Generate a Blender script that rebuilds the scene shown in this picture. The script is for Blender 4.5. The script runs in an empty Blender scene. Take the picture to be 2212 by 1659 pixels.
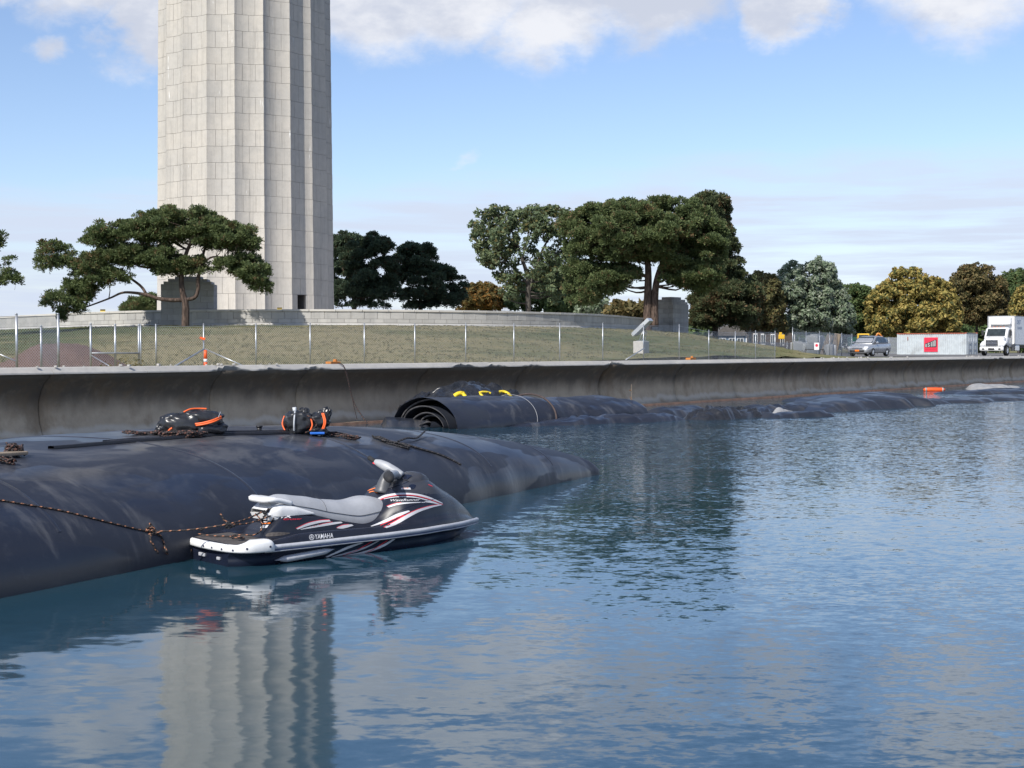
import bpy, bmesh, math, random
import numpy as np
from mathutils import Vector, Matrix, Euler
from mathutils.bvhtree import BVHTree

scene = bpy.context.scene
COL = scene.collection
random.seed(7)
R = np.random.default_rng(7)
rad = math.radians

# ------------------------------------------------------------------ camera
CAM_H = 2.2
FPX = 3000.0                 # focal length for a picture 2212 wide
PITCH = math.atan(72.5 / FPX)
cam_data = bpy.data.cameras.new('camera')
cam = bpy.data.objects.new('camera', cam_data)
COL.objects.link(cam)
cam.location = (0, 0, CAM_H)
cam.rotation_euler = (math.pi / 2 - PITCH, 0, 0)
cam_data.sensor_width = 36
cam_data.lens = 36 * FPX / 2212
cam_data.clip_start = 0.1
cam_data.clip_end = 6000
scene.camera = cam

# ------------------------------------------------------------------ sun, sky, exposure
SUN_AZ = rad(33)             # left of the direction behind the camera
SUN_EL = rad(42)
sdir = Vector((-math.sin(SUN_AZ) * math.cos(SUN_EL), -math.cos(SUN_AZ) * math.cos(SUN_EL), math.sin(SUN_EL)))
sun_data = bpy.data.lights.new('sun', 'SUN')
sun_data.energy = 3.7
sun_data.angle = rad(0.53)
sun_data.color = (1.0, 0.955, 0.88)
sun = bpy.data.objects.new('sun', sun_data)
COL.objects.link(sun)
sun.rotation_euler = sdir.to_track_quat('Z', 'Y').to_euler()
sun.location = (0, 0, 60)
vs = scene.view_settings
vs.view_transform = 'Standard'
vs.look = 'None'
vs.exposure = 0.58
vs.gamma = 1.0
vs.use_curve_mapping = False
scene.cycles.max_bounces = 6
scene.cycles.transparent_max_bounces = 24
scene.cycles.use_denoising = True


class NT:
    """small helper for node trees"""
    def __init__(self, tree):
        self.t = tree
        tree.nodes.clear()

    def n(self, typ, ins=None, **props):
        nd = self.t.nodes.new(typ)
        for k, v in props.items():
            setattr(nd, k, v)
        if ins:
            for k, v in ins.items():
                s = nd.inputs[k]
                if isinstance(v, bpy.types.NodeSocket):
                    self.t.links.new(v, s)
                elif isinstance(v, bpy.types.Node):
                    self.t.links.new(v.outputs[0], s)
                elif hasattr(s.default_value, '__len__') and not hasattr(v, '__len__'):
                    s.default_value = [v] * len(s.default_value)
                else:
                    if s.type == 'RGBA' and len(v) == 3:
                        v = (*v, 1)
                    s.default_value = v
        return nd

    def m(self, op, a, b=0.5, c=None):
        ins = {0: a, 1: b}
        if c is not None:
            ins[2] = c
        return self.n('ShaderNodeMath', ins, operation=op).outputs[0]

    def v(self, op, a, b=(0, 0, 0)):
        nd = self.n('ShaderNodeVectorMath', {0: a, 1: b}, operation=op)
        return nd.outputs['Value'] if op in ('LENGTH', 'DOT_PRODUCT', 'DISTANCE') else nd.outputs[0]

    def noise(self, vec, scale, detail=4, rough=0.55, col=False, dist=0.0):
        nd = self.n('ShaderNodeTexNoise', {'Vector': vec, 'Scale': scale, 'Detail': detail, 'Roughness': rough, 'Distortion': dist})
        return nd.outputs['Color' if col else 'Fac']

    def ramp(self, x, lo, hi, a=0.0, b=1.0):
        return self.n('ShaderNodeMapRange', {'Value': x, 'From Min': lo, 'From Max': hi, 'To Min': a, 'To Max': b},
                      interpolation_type='SMOOTHSTEP').outputs[0]

    def mix(self, f, a, b):
        nd = self.n('ShaderNodeMix', data_type='RGBA')
        for s, val in ((nd.inputs[0], f), (nd.inputs[6], a), (nd.inputs[7], b)):
            if isinstance(val, bpy.types.NodeSocket):
                self.t.links.new(val, s)
            else:
                s.default_value = (*val, 1) if hasattr(val, '__len__') and len(val) == 3 else val
        return nd.outputs[2]

    def mapping(self, vec, scale=(1, 1, 1), rot=(0, 0, 0), loc=(0, 0, 0)):
        return self.n('ShaderNodeMapping', {'Vector': vec, 'Scale': scale, 'Rotation': rot, 'Location': loc}).outputs[0]


world = bpy.data.worlds.new('World')
scene.world = world
world.use_nodes = True


def build_sky():
    w = NT(world.node_tree)
    out = w.n('ShaderNodeOutputWorld')
    sky = w.n('ShaderNodeTexSky', sky_type='NISHITA', sun_disc=False, sun_elevation=SUN_EL,
              sun_rotation=math.pi + SUN_AZ, altitude=50, air_density=1.0, dust_density=0.35, ozone_density=2.4)
    d = w.n('ShaderNodeTexCoord').outputs['Generated']
    s = w.n('ShaderNodeSeparateXYZ', {0: d})
    az = w.m('ARCTAN2', s.outputs[0], s.outputs[1])
    el = w.m('ARCSINE', s.outputs[2])
    p = w.n('ShaderNodeCombineXYZ', {0: az, 1: el, 2: 0.0}).outputs[0]
    # domain warp so that cloud edges billow
    wn = w.noise(w.v('MULTIPLY', d, (1, 1, 1.6)), 9.0, 6, 0.62, col=True)
    warp = w.v('MULTIPLY', w.v('SUBTRACT', wn, (0.5, 0.5, 0.5)), (0.11, 0.07, 0.0))
    pw = w.v('ADD', p, warp)
    blobs = [  # x, y (2212 px), rx, ry px, weight : the clouds in view
        (230, 0, 175, 130, 1.0), (310, 100, 110, 130, 1.0), (60, 40, 120, 60, .55), (158, 158, 62, 42, .55),
        (790, 40, 220, 150, 1.0), (960, 10, 260, 150, 1.0), (1180, 50, 190, 140, 1.0), (1390, 10, 260, 135, 1.0),
        (1680, 35, 115, 95, .95), (2090, -5, 340, 160, 1.0), (1400, 100, 90, 50, .5), (1000, 346, 45, 18, .30)]
    cov = None
    for (x, y, rx, ry, wt) in blobs:
        c = ((x - 1106) / FPX, (757 - y) / FPX, 0)
        q = w.v('MULTIPLY', w.v('SUBTRACT', pw, c), (FPX / rx, FPX / ry, 0))
        g = w.ramp(w.v('LENGTH', q), 1.25, 0.0, 0.0, wt)
        cov = g if cov is None else w.m('MAXIMUM', cov, g)
    # the same scattered cumulus goes on over the rest of the sky
    big = w.noise(w.v('MULTIPLY', d, (1, 1, 1.7)), 3.2, 5, 0.55)
    rest = w.m('MULTIPLY', w.ramp(big, 0.57, 0.78), w.ramp(el, 0.235, 0.33))
    behind = w.m('MULTIPLY', w.m('MULTIPLY', w.ramp(big, 0.46, 0.68), w.ramp(el, 0.1, 0.25)), w.ramp(w.m('ABSOLUTE', az), 0.42, 0.6))
    cov = w.m('MAXIMUM', cov, w.m('MAXIMUM', rest, behind))
    fine = w.noise(w.v('MULTIPLY', d, (1, 1, 1.5)), 22.0, 7, 0.62)
    dens = w.ramp(w.m('ADD', cov, w.m('MULTIPLY', w.m('SUBTRACT', fine, 0.5), 0.70)), 0.10, 0.72)
    # thin streaks low over the horizon
    st = w.noise(w.v('MULTIPLY', d, (2.2, 2.2, 34.0)), 2.6, 6, 0.6)
    edge = w.m('ADD', el, w.m('MULTIPLY', w.m('SUBTRACT', w.noise(w.v('MULTIPLY', d, (2.0, 2.0, 9.0)), 3.0, 4), 0.5), 0.075))
    low = w.m('MULTIPLY', w.ramp(w.m('SUBTRACT', edge, w.m('MULTIPLY', az, 0.035)), 0.134, 0.098), w.ramp(st, 0.30, 0.60, 0.40, 0.95))
    # cloud colour: sunlit white against grey lilac undersides
    shade = w.noise(w.v('MULTIPLY', w.v('ADD', d, (0.03, 0.0, -0.02)), (1, 1, 1.9)), 11.0, 6, 0.6)
    ccol = w.mix(w.ramp(w.m('ADD', shade, w.m('MULTIPLY', dens, -0.08)), 0.32, 0.56), (4.25, 4.5, 5.2), (6.1, 6.15, 6.4))
    skyc = w.v('MULTIPLY', sky.outputs[0], SKY_GAIN)
    base = w.mix(low, skyc, (4.5, 5.05, 6.15))
    fin = w.mix(w.m('MULTIPLY', dens, 0.93), base, ccol)
    bg = w.n('ShaderNodeBackground', {'Color': fin, 'Strength': 0.1})
    w.t.links.new(bg.outputs[0], out.inputs[0])


SKY_GAIN = (1.0, 0.975, 1.06)
build_sky()


# ------------------------------------------------------------------ view helpers: from a place in the photo (2212 wide) to a place in the world
def ray(x, y):
    u = (x - 1106) / FPX
    v = (829.5 - y) / FPX
    c, s = math.cos(PITCH), math.sin(PITCH)
    return Vector((u, c + v * s, -s + v * c))


def P(x, y, Y):
    d = ray(x, y)
    return Vector((0, 0, CAM_H)) + d * (Y / d.y)


def G(x, y, z=0.0):
    d = ray(x, y)
    return Vector((0, 0, CAM_H)) + d * ((z - CAM_H) / d.z)


# ------------------------------------------------------------------ materials
MATS = {}


def newmat(name):
    m = bpy.data.materials.new(name)
    m.use_nodes = True
    MATS[name] = m
    return m, NT(m.node_tree)


def finish(nt, col, rough=0.6, bump=None, bstr=0.3, bdist=0.02, metal=0.0, spec=0.5, **kw):
    out = nt.n('ShaderNodeOutputMaterial')
    ins = {'Base Color': col, 'Roughness': rough, 'Metallic': metal, 'Specular IOR Level': spec}
    ins.update(kw)
    b = nt.n('ShaderNodeBsdfPrincipled', ins)
    if bump is not None:
        bn = nt.n('ShaderNodeBump', {'Height': bump, 'Strength': bstr, 'Distance': bdist})
        nt.t.links.new(bn.outputs[0], b.inputs['Normal'])
    nt.t.links.new(b.outputs[0], out.inputs[0])
    return b


def plain(name, col, rough=0.5, var=0.15, scale=6.0, metal=0.0, bump=0.0, spec=0.5, dirt=0.0, **kw):
    """one colour with worn, uneven tone"""
    m, t = newmat(name)
    co = t.n('ShaderNodeTexCoord').outputs['Object']
    nz = t.noise(co, scale, 5, 0.6)
    a = tuple(c * (1 - var) for c in col)
    b = tuple(min(1, c * (1 + var)) for c in col)
    cc = t.mix(t.ramp(nz, 0.3, 0.7), a, b)
    if dirt:
        cc = t.mix(t.ramp(t.noise(co, scale * 0.37, 5), 0.5, 0.72, 0, dirt), cc, (0.12, 0.10, 0.08))
    rr = t.ramp(t.noise(co, scale * 1.7, 3), 0.2, 0.8, rough * 0.85, min(1, rough * 1.15))
    finish(t, cc, rr, nz if bump else None, bump, 0.02, metal, spec, **kw)
    return m


def concrete_mat(name, base, warm, objrand=0.12, streaks=0.0, scale=1.0, stain=0.0):
    m, t = newmat(name)
    tc = t.n('ShaderNodeTexCoord').outputs['Object']
    geo = t.n('ShaderNodeNewGeometry').outputs['Position']
    big = t.noise(geo, 0.45 * scale, 5, 0.6)
    mid = t.noise(geo, 2.6 * scale, 6, 0.65)
    finen = t.noise(geo, 28.0 * scale, 4, 0.7)
    c = t.mix(t.ramp(big, 0.3, 0.7), base, warm)
    c = t.mix(t.ramp(mid, 0.35, 0.8, 0, 0.32), c, tuple(x * 0.62 for x in base))
    c = t.mix(t.ramp(finen, 0.3, 0.75, 0, 0.22), c, tuple(x * 0.68 for x in base))
    rnd = t.n('ShaderNodeObjectInfo').outputs['Random']
    c = t.mix(t.ramp(rnd, 0, 1, 0, objrand * 2), c, tuple(x * 0.60 for x in base))
    if stain:
        sv = t.noise(t.v('MULTIPLY', geo, (1.6, 1.6, 0.10)), 1.5, 6, 0.65)
        c = t.mix(t.ramp(sv, 0.5, 0.72, 0, stain), c, tuple(x * 0.45 for x in base))
    if streaks:
        sv = t.noise(t.v('MULTIPLY', geo, (5.5, 5.5, 0.42)), 1.0, 3, 0.5)
        c = t.mix(t.m('MULTIPLY', t.ramp(sv, 0.70, 0.735), t.ramp(t.noise(geo, 0.55, 2), 0.45, 0.6)), c, (0.78, 0.78, 0.76))
    finish(t, c, t.ramp(mid, 0, 1, 0.75, 0.95), t.m('ADD', mid, t.m('MULTIPLY', finen, 0.4)), 0.35, 0.03, spec=0.25)
    return m


concrete_mat('tower_stone', (0.465, 0.44, 0.40), (0.53, 0.49, 0.43), 0.055, streaks=1.0, scale=0.8, stain=0.36)
concrete_mat('parapet_stone', (0.44, 0.43, 0.41), (0.52, 0.50, 0.46), 0.2, stain=0.3)
concrete_mat('mortar', (0.33, 0.315, 0.295), (0.37, 0.35, 0.32), 0.05)
concrete_mat('coping_concrete', (0.42, 0.405, 0.38), (0.50, 0.475, 0.43), 0.10, scale=2.5)
concrete_mat('block_concrete', (0.50, 0.48, 0.45), (0.56, 0.53, 0.48), 0.05, scale=3)


def wall_mat():
    """sea wall: weathered concrete with a ragged dark band of algae and painted overhang shade, run-off streaks and a pale lime line"""
    m, t = newmat('seawall_concrete')
    geo = t.n('ShaderNodeNewGeometry').outputs['Position']
    z = t.n('ShaderNodeSeparateXYZ', {0: geo}).outputs[2]
    big = t.noise(geo, 0.35, 5, 0.6)
    mid = t.noise(geo, 3.0, 6, 0.65)
    fn = t.noise(geo, 30, 4, 0.7)
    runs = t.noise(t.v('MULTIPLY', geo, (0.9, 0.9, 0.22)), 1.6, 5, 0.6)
    c = t.mix(t.ramp(big, 0.3, 0.7), (0.43, 0.355, 0.26), (0.51, 0.42, 0.31))
    c = t.mix(t.ramp(mid, 0.4, 0.8, 0, 0.4), c, (0.27, 0.225, 0.17))
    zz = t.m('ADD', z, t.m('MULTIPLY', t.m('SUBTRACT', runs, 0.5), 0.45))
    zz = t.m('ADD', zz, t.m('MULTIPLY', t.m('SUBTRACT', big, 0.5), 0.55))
    alg_shade = t.m('MULTIPLY', t.ramp(zz, 0.50, 1.22), t.ramp(mid, 0.2, 0.5, 0.75, 0.95))
    c = t.mix(alg_shade, c, (0.082, 0.071, 0.060))  # algae stain plus shade under the overhang, both put into the colour
    # brown iron stains
    br = t.noise(t.v('MULTIPLY', geo, (0.7, 0.7, 0.5)), 1.0, 6, 0.7)
    c = t.mix(t.ramp(br, 0.48, 0.70, 0, 0.5), c, (0.17, 0.115, 0.065))
    # pale run-off streaks through the dark band
    pr = t.noise(t.v('MULTIPLY', geo, (3.4, 3.4, 0.30)), 1.3, 5, 0.6)
    c = t.mix(t.m('MULTIPLY', t.ramp(pr, 0.66, 0.78, 0, 0.65), t.ramp(t.noise(geo, 0.22, 2), 0.46, 0.62)), c, (0.32, 0.31, 0.28))
    lime = t.m('MULTIPLY', t.ramp(zz, 0.06, 0.2), t.ramp(zz, 0.36, 0.22))
    c = t.mix(t.m('MULTIPLY', lime, 0.55), c, (0.58, 0.55, 0.48))
    rust = t.ramp(zz, 0.10, -0.02)
    c = t.mix(t.m('MULTIPLY', rust, 0.5), c, (0.22, 0.15, 0.10))
    finish(t, c, 0.85, t.m('ADD', mid, t.m('MULTIPLY', fn, 0.35)), 0.5, 0.03, spec=0.25)


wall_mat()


def grass_mat():
    m, t = newmat('dry_grass')
    geo = t.n('ShaderNodeNewGeometry').outputs['Position']
    x = t.n('ShaderNodeSeparateXYZ', {0: geo}).outputs[0]
    big = t.noise(geo, 0.06, 4, 0.6)
    mid = t.noise(t.v('MULTIPLY', geo, (0.30, 0.30, 3.4)), 0.9, 6, 0.65)
    fn = t.noise(geo, 7.0, 6, 0.75)
    dry = t.m('ADD', t.m('ADD', t.m('MULTIPLY', big, 0.9), t.m('MULTIPLY', mid, 0.8)), t.m('MULTIPLY', fn, 0.55))
    # drier on the bank in front of the monument than on the lawn left of it
    gx = t.m('MULTIPLY', t.ramp(x, -24, -14), t.ramp(x, 6, -8, 0.45, 1))
    dry = t.m('ADD', dry, t.m('MULTIPLY', gx, 0.34))
    c = t.mix(t.ramp(dry, 1.10, 1.52), (0.090, 0.108, 0.044), (0.255, 0.218, 0.118))
    c = t.mix(t.ramp(fn, 0.35, 0.75, 0, 0.28), c, (0.085, 0.08, 0.038))
    c = t.mix(t.ramp(t.noise(geo, 2.1, 6, 0.7), 0.56, 0.78, 0, 0.35), c, (0.30, 0.245, 0.15))
    finish(t, c, 0.95, fn, 0.5, 0.06, spec=0.1)


grass_mat()


def island_leaf(name, a, b, third=None, third_amt=0.0, patch=None, patch_amt=0.0, trans=0.25, rough=0.65):
    trans = max(trans, 0.4)
    """foliage: each leaf its own tint, some patches of another leaf colour"""
    m, t = newmat(name)
    g = t.n('ShaderNodeNewGeometry')
    r = g.outputs['Random Per Island']
    c = t.mix(r, a, b)
    if third:
        r2 = t.m('FRACT', t.m('MULTIPLY', r, 17.3))
        c = t.mix(t.ramp(r2, 1 - third_amt - 0.02, 1 - third_amt + 0.02), c, third)
    if patch:
        pn = t.noise(g.outputs['Position'], 0.55, 3, 0.6)
        r3 = t.m('FRACT', t.m('MULTIPLY', r, 41.7))
        c = t.mix(t.m('MULTIPLY', t.ramp(pn, 0.5, 0.68, 0, 1), t.ramp(r3, 1 - patch_amt - .1, 1 - patch_amt + .1)), c, patch)
    out = t.n('ShaderNodeOutputMaterial')
    d = t.n('ShaderNodeBsdfPrincipled', {'Base Color': c, 'Roughness': rough, 'Specular IOR Level': 0.25})
    tr = t.n('ShaderNodeBsdfTranslucent', {'Color': c})
    mx = t.n('ShaderNodeMixShader', {0: trans, 1: d.outputs[0], 2: tr.outputs[0]})
    t.t.links.new(mx.outputs[0], out.inputs[0])
    return m


island_leaf('pine_needles', (0.074, 0.108, 0.044), (0.180, 0.222, 0.090), (0.22, 0.15, 0.08), 0.04, (0.20, 0.125, 0.06), 0.22, 0.2)
island_leaf('pine_needles_dark', (0.049, 0.079, 0.053), (0.109, 0.150, 0.083), (0.07, 0.045, 0.022), 0.05, (0.07, 0.05, 0.025), 0.25, 0.06)
island_leaf('pine_needles_rusty', (0.061, 0.085, 0.043), (0.141, 0.163, 0.076), (0.18, 0.12, 0.06), 0.08, (0.17, 0.11, 0.06), 0.4, 0.15)
island_leaf('leaf_cottonwood', (0.088, 0.131, 0.068), (0.203, 0.246, 0.127), (0.17, 0.14, 0.05), 0.10, (0.17, 0.13, 0.05), 0.2)
island_leaf('leaf_olive', (0.105, 0.111, 0.046), (0.212, 0.187, 0.073), (0.16, 0.10, 0.04), 0.12, (0.15, 0.09, 0.04), 0.3)
island_leaf('leaf_silver', (0.133, 0.187, 0.109), (0.312, 0.367, 0.250), (0.34, 0.37, 0.29), 0.22, None, 0, 0.2, 0.5)
island_leaf('leaf_green', (0.066, 0.112, 0.043), (0.149, 0.201, 0.074), (0.12, 0.12, 0.04), 0.1)
island_leaf('leaf_yellow', (0.259, 0.230, 0.065), (0.575, 0.445, 0.144), (0.085, 0.105, 0.038), 0.30, (0.42, 0.29, 0.09), 0.5)
island_leaf('leaf_brown', (0.133, 0.122, 0.053), (0.265, 0.203, 0.087), (0.05, 0.055, 0.022), 0.25, (0.18, 0.095, 0.04), 0.3)
island_leaf('leaf_orange', (0.103, 0.097, 0.036), (0.193, 0.138, 0.048), (0.24, 0.12, 0.03), 0.2, (0.27, 0.13, 0.03), 0.4)
island_leaf('dry_weed', (0.28, 0.14, 0.05), (0.42, 0.22, 0.09))
island_leaf('grass_blades', (0.13, 0.13, 0.06), (0.25, 0.205, 0.115), (0.10, 0.11, 0.05), 0.3, None, 0, 0.4)


def bark_mat(name, a, b):
    m, t = newmat(name)
    geo = t.n('ShaderNodeNewGeometry').outputs['Position']
    fis = t.noise(t.v('MULTIPLY', geo, (7, 7, 1.3)), 1.6, 6, 0.7)
    finish(t, t.mix(t.ramp(fis, 0.35, 0.65), a, b), 0.9, fis, 0.9, 0.08, spec=0.1)


bark_mat('bark_pine', (0.045, 0.034, 0.028), (0.15, 0.108, 0.088))
bark_mat('bark_dark', (0.030, 0.024, 0.020), (0.085, 0.062, 0.048))
bark_mat('bark_grey', (0.045, 0.040, 0.035), (0.12, 0.108, 0.095))
bark_mat('bark_pale', (0.20, 0.19, 0.17), (0.38, 0.36, 0.32))


# ------------------------------------------------------------------ mesh helpers
def fast_mesh(name, V, F):
    """V (n,3) array, F (m,k) array with constant k, or a list of faces"""
    me = bpy.data.meshes.new(name)
    V = np.asarray(V, dtype=np.float32)
    if isinstance(F, np.ndarray):
        m, k = F.shape
        me.vertices.add(len(V))
        me.vertices.foreach_set('co', V.ravel())
        me.loops.add(m * k)
        me.loops.foreach_set('vertex_index', F.astype(np.int32).ravel())
        me.polygons.add(m)
        me.polygons.foreach_set('loop_start', np.arange(0, m * k, k, dtype=np.int32))
        me.polygons.foreach_set('loop_total', np.full(m, k, dtype=np.int32))
        me.update(calc_edges=True)
    else:
        me.from_pydata([tuple(map(float, v)) for v in V], [], [tuple(f) for f in F])
        me.update()
    return me


def link(name, me, mat=None, parent=None, smooth=False, loc=None, rotz=None):
    o = bpy.data.objects.new(name, me)
    COL.objects.link(o)
    if mat and me is not None and not me.materials:
        me.materials.append(MATS[mat])
    if smooth and me is not None:
        me.polygons.foreach_set('use_smooth', np.ones(len(me.polygons), dtype=bool))
    if parent is not None:
        o.parent = parent
    if loc is not None:
        o.location = loc
    if rotz is not None:
        o.rotation_euler = (0, 0, rotz)
    return o


def tag(o, label, cat, group=None, kind=None):
    o['label'] = label
    if cat:
        o['category'] = cat
    if group:
        o['group'] = group
    if kind:
        o['kind'] = kind
    return o


def thing(name, label, cat, loc=(0, 0, 0), rotz=0.0, group=None, scale=1.0):
    o = bpy.data.objects.new(name, None)
    COL.objects.link(o)
    o.location = loc
    o.rotation_euler = (0, 0, rotz)
    o.scale = (scale,) * 3
    o.empty_display_size = 0.3
    return tag(o, label, cat, group)


class MB:
    """collects shapes into one mesh"""
    def __init__(self):
        self.v = []
        self.f = []
        self.uv = None

    def add(self, V, F):
        n = len(self.v)
        self.v.extend([tuple(map(float, p)) for p in V])
        self.f.extend([tuple(int(i) + n for i in f) for f in F])
        return self

    def box(self, c, s, rz=0.0, bev=0.0, rot=None):
        M = rot if rot is not None else Matrix.Rotation(rz, 3, 'Z')
        hx, hy, hz = s[0] / 2, s[1] / 2, s[2] / 2
        if bev <= 0:
            pts = [(-hx, -hy, -hz), (hx, -hy, -hz), (hx, hy, -hz), (-hx, hy, -hz), (-hx, -hy, hz), (hx, -hy, hz), (hx, hy, hz), (-hx, hy, hz)]
            F = [(0, 3, 2, 1), (4, 5, 6, 7), (0, 1, 5, 4), (1, 2, 6, 5), (2, 3, 7, 6), (3, 0, 4, 7)]
        else:
            bm = bmesh.new()
            bmesh.ops.create_cube(bm, size=1.0)
            for vv in bm.verts:
                vv.co = Vector((vv.co.x * s[0], vv.co.y * s[1], vv.co.z * s[2]))
            bmesh.ops.bevel(bm, geom=bm.edges[:] + bm.verts[:], offset=bev, segments=2, profile=0.6, affect='EDGES')
            bm.verts.index_update()
            pts = [tuple(vv.co) for vv in bm.verts]
            F = [[vv.index for vv in f.verts] for f in bm.faces]
            bm.free()
        return self.add([M @ Vector(p) + Vector(c) for p in pts], F)

    def tube(self, path, r, n=8, caps=True):
        V, F = tube_data(path, r, n, caps)
        return self.add(V, F)

    def prism(self, prof, y0, y1, inset=None):
        """profile of (x,z) pushed along y"""
        k = len(prof)
        V = [(x, y0, z) for x, z in prof] + [(x, y1, z) for x, z in prof]
        F = [tuple(range(k))[::-1] if y1 > y0 else tuple(range(k)), tuple(range(k, 2 * k))]
        F += [(i, (i + 1) % k, k + (i + 1) % k, k + i) for i in range(k)]
        return self.add(V, F)

    def build(self, name, mat, parent=None, smooth=False, loc=None, rotz=None, fix=True):
        me = fast_mesh(name, self.v, self.f)
        if fix:
            bm = bmesh.new()
            bm.from_mesh(me)
            bmesh.ops.recalc_face_normals(bm, faces=bm.faces)
            bm.to_mesh(me)
            bm.free()
        return link(name, me, mat, parent, smooth, loc, rotz)


def catmull(pts, k=6):
    pts = [Vector(p) for p in pts]
    if len(pts) < 3:
        return pts
    out = []
    for i in range(len(pts) - 1):
        p0 = pts[max(i - 1, 0)]
        p1, p2 = pts[i], pts[i + 1]
        p3 = pts[min(i + 2, len(pts) - 1)]
        for j in range(k):
            t = j / k
            out.append(0.5 * ((2 * p1) + (p2 - p0) * t + (2 * p0 - 5 * p1 + 4 * p2 - p3) * t * t + (3 * p1 - p0 - 3 * p2 + p3) * t ** 3))
    out.append(pts[-1])
    return out


def tube_data(path, r, n=8, caps=True):
    path = [Vector(p) for p in path]
    m = len(path)
    rs = r if hasattr(r, '__len__') else [r] * m
    if len(rs) != m:
        rs = np.interp(np.linspace(0, 1, m), np.linspace(0, 1, len(rs)), rs)
    V, F = [], []
    up = Vector((0, 0, 1))
    side = None
    for i in range(m):
        d = (path[min(i + 1, m - 1)] - path[max(i - 1, 0)])
        d = d.normalized() if d.length > 1e-9 else Vector((0, 0, 1))
        if side is None:
            side = d.cross(up)
            if side.length < 0.05:
                side = Vector((1, 0, 0))
        side = (side - d * side.dot(d)).normalized()
        b = d.cross(side)
        for j in range(n):
            a = 2 * math.pi * j / n
            V.append(path[i] + (side * math.cos(a) + b * math.sin(a)) * float(rs[i]))
    for i in range(m - 1):
        for j in range(n):
            F.append((i * n + j, i * n + (j + 1) % n, (i + 1) * n + (j + 1) % n, (i + 1) * n + j))
    if caps:
        F.append(tuple(range(n))[::-1])
        F.append(tuple(range((m - 1) * n, m * n)))
    return V, F


def grid_mesh(name, rows, mat, parent=None, smooth=True, closed=False, uv=None):
    """rows: array (r, c, 3) -> quad sheet; uv: array (r, c, 2)"""
    A = np.asarray(rows, dtype=np.float32)
    r, c = A.shape[:2]
    idx = np.arange(r * c).reshape(r, c)
    if closed:
        idx = np.concatenate([idx, idx[:, :1]], 1)
    F = np.stack([idx[:-1, :-1], idx[:-1, 1:], idx[1:, 1:], idx[1:, :-1]], -1).reshape(-1, 4)
    me = fast_mesh(name, A.reshape(-1, 3), F)
    if uv is not None:
        U = np.asarray(uv, dtype=np.float32).reshape(-1, 2)
        lay = me.uv_layers.new(name='UVMap')
        lay.data.foreach_set('uv', U[F.ravel()].ravel())
    return link(name, me, mat, parent, smooth)


def copy_tree(o, parent=None):
    c = o.copy()
    COL.objects.link(c)
    c.parent = parent
    for ch in list(o.children):
        copy_tree(ch, c)
    return c


def vnoise(p, seed=0):
    """cheap smooth value noise for numpy arrays (n,3)"""
    p = np.asarray(p, dtype=np.float64)
    i = np.floor(p).astype(np.int64)
    f = p - i
    f = f * f * (3 - 2 * f)

    def h(a, b, c):
        n = (a * 374761393 + b * 668265263 + c * 2147483647 + seed * 144269504) & 0xffffffff
        n = ((n ^ (n >> 13)) * 1274126177) & 0xffffffff
        return ((n ^ (n >> 16)) & 0xffff) / 65535.0
    out = 0
    for dx in (0, 1):
        for dy in (0, 1):
            for dz in (0, 1):
                w = (f[..., 0] if dx else 1 - f[..., 0]) * (f[..., 1] if dy else 1 - f[..., 1]) * (f[..., 2] if dz else 1 - f[..., 2])
                out = out + w * h(i[..., 0] + dx, i[..., 1] + dy, i[..., 2] + dz)
    return out - 0.5


def fbm(p, seed=0, oct=4, gain=0.5):
    a, s, o = 1.0, 1.0, 0
    for k in range(oct):
        o = o + a * vnoise(np.asarray(p) * s, seed + k * 17)
        a *= gain
        s *= 2.03
    return o

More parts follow.
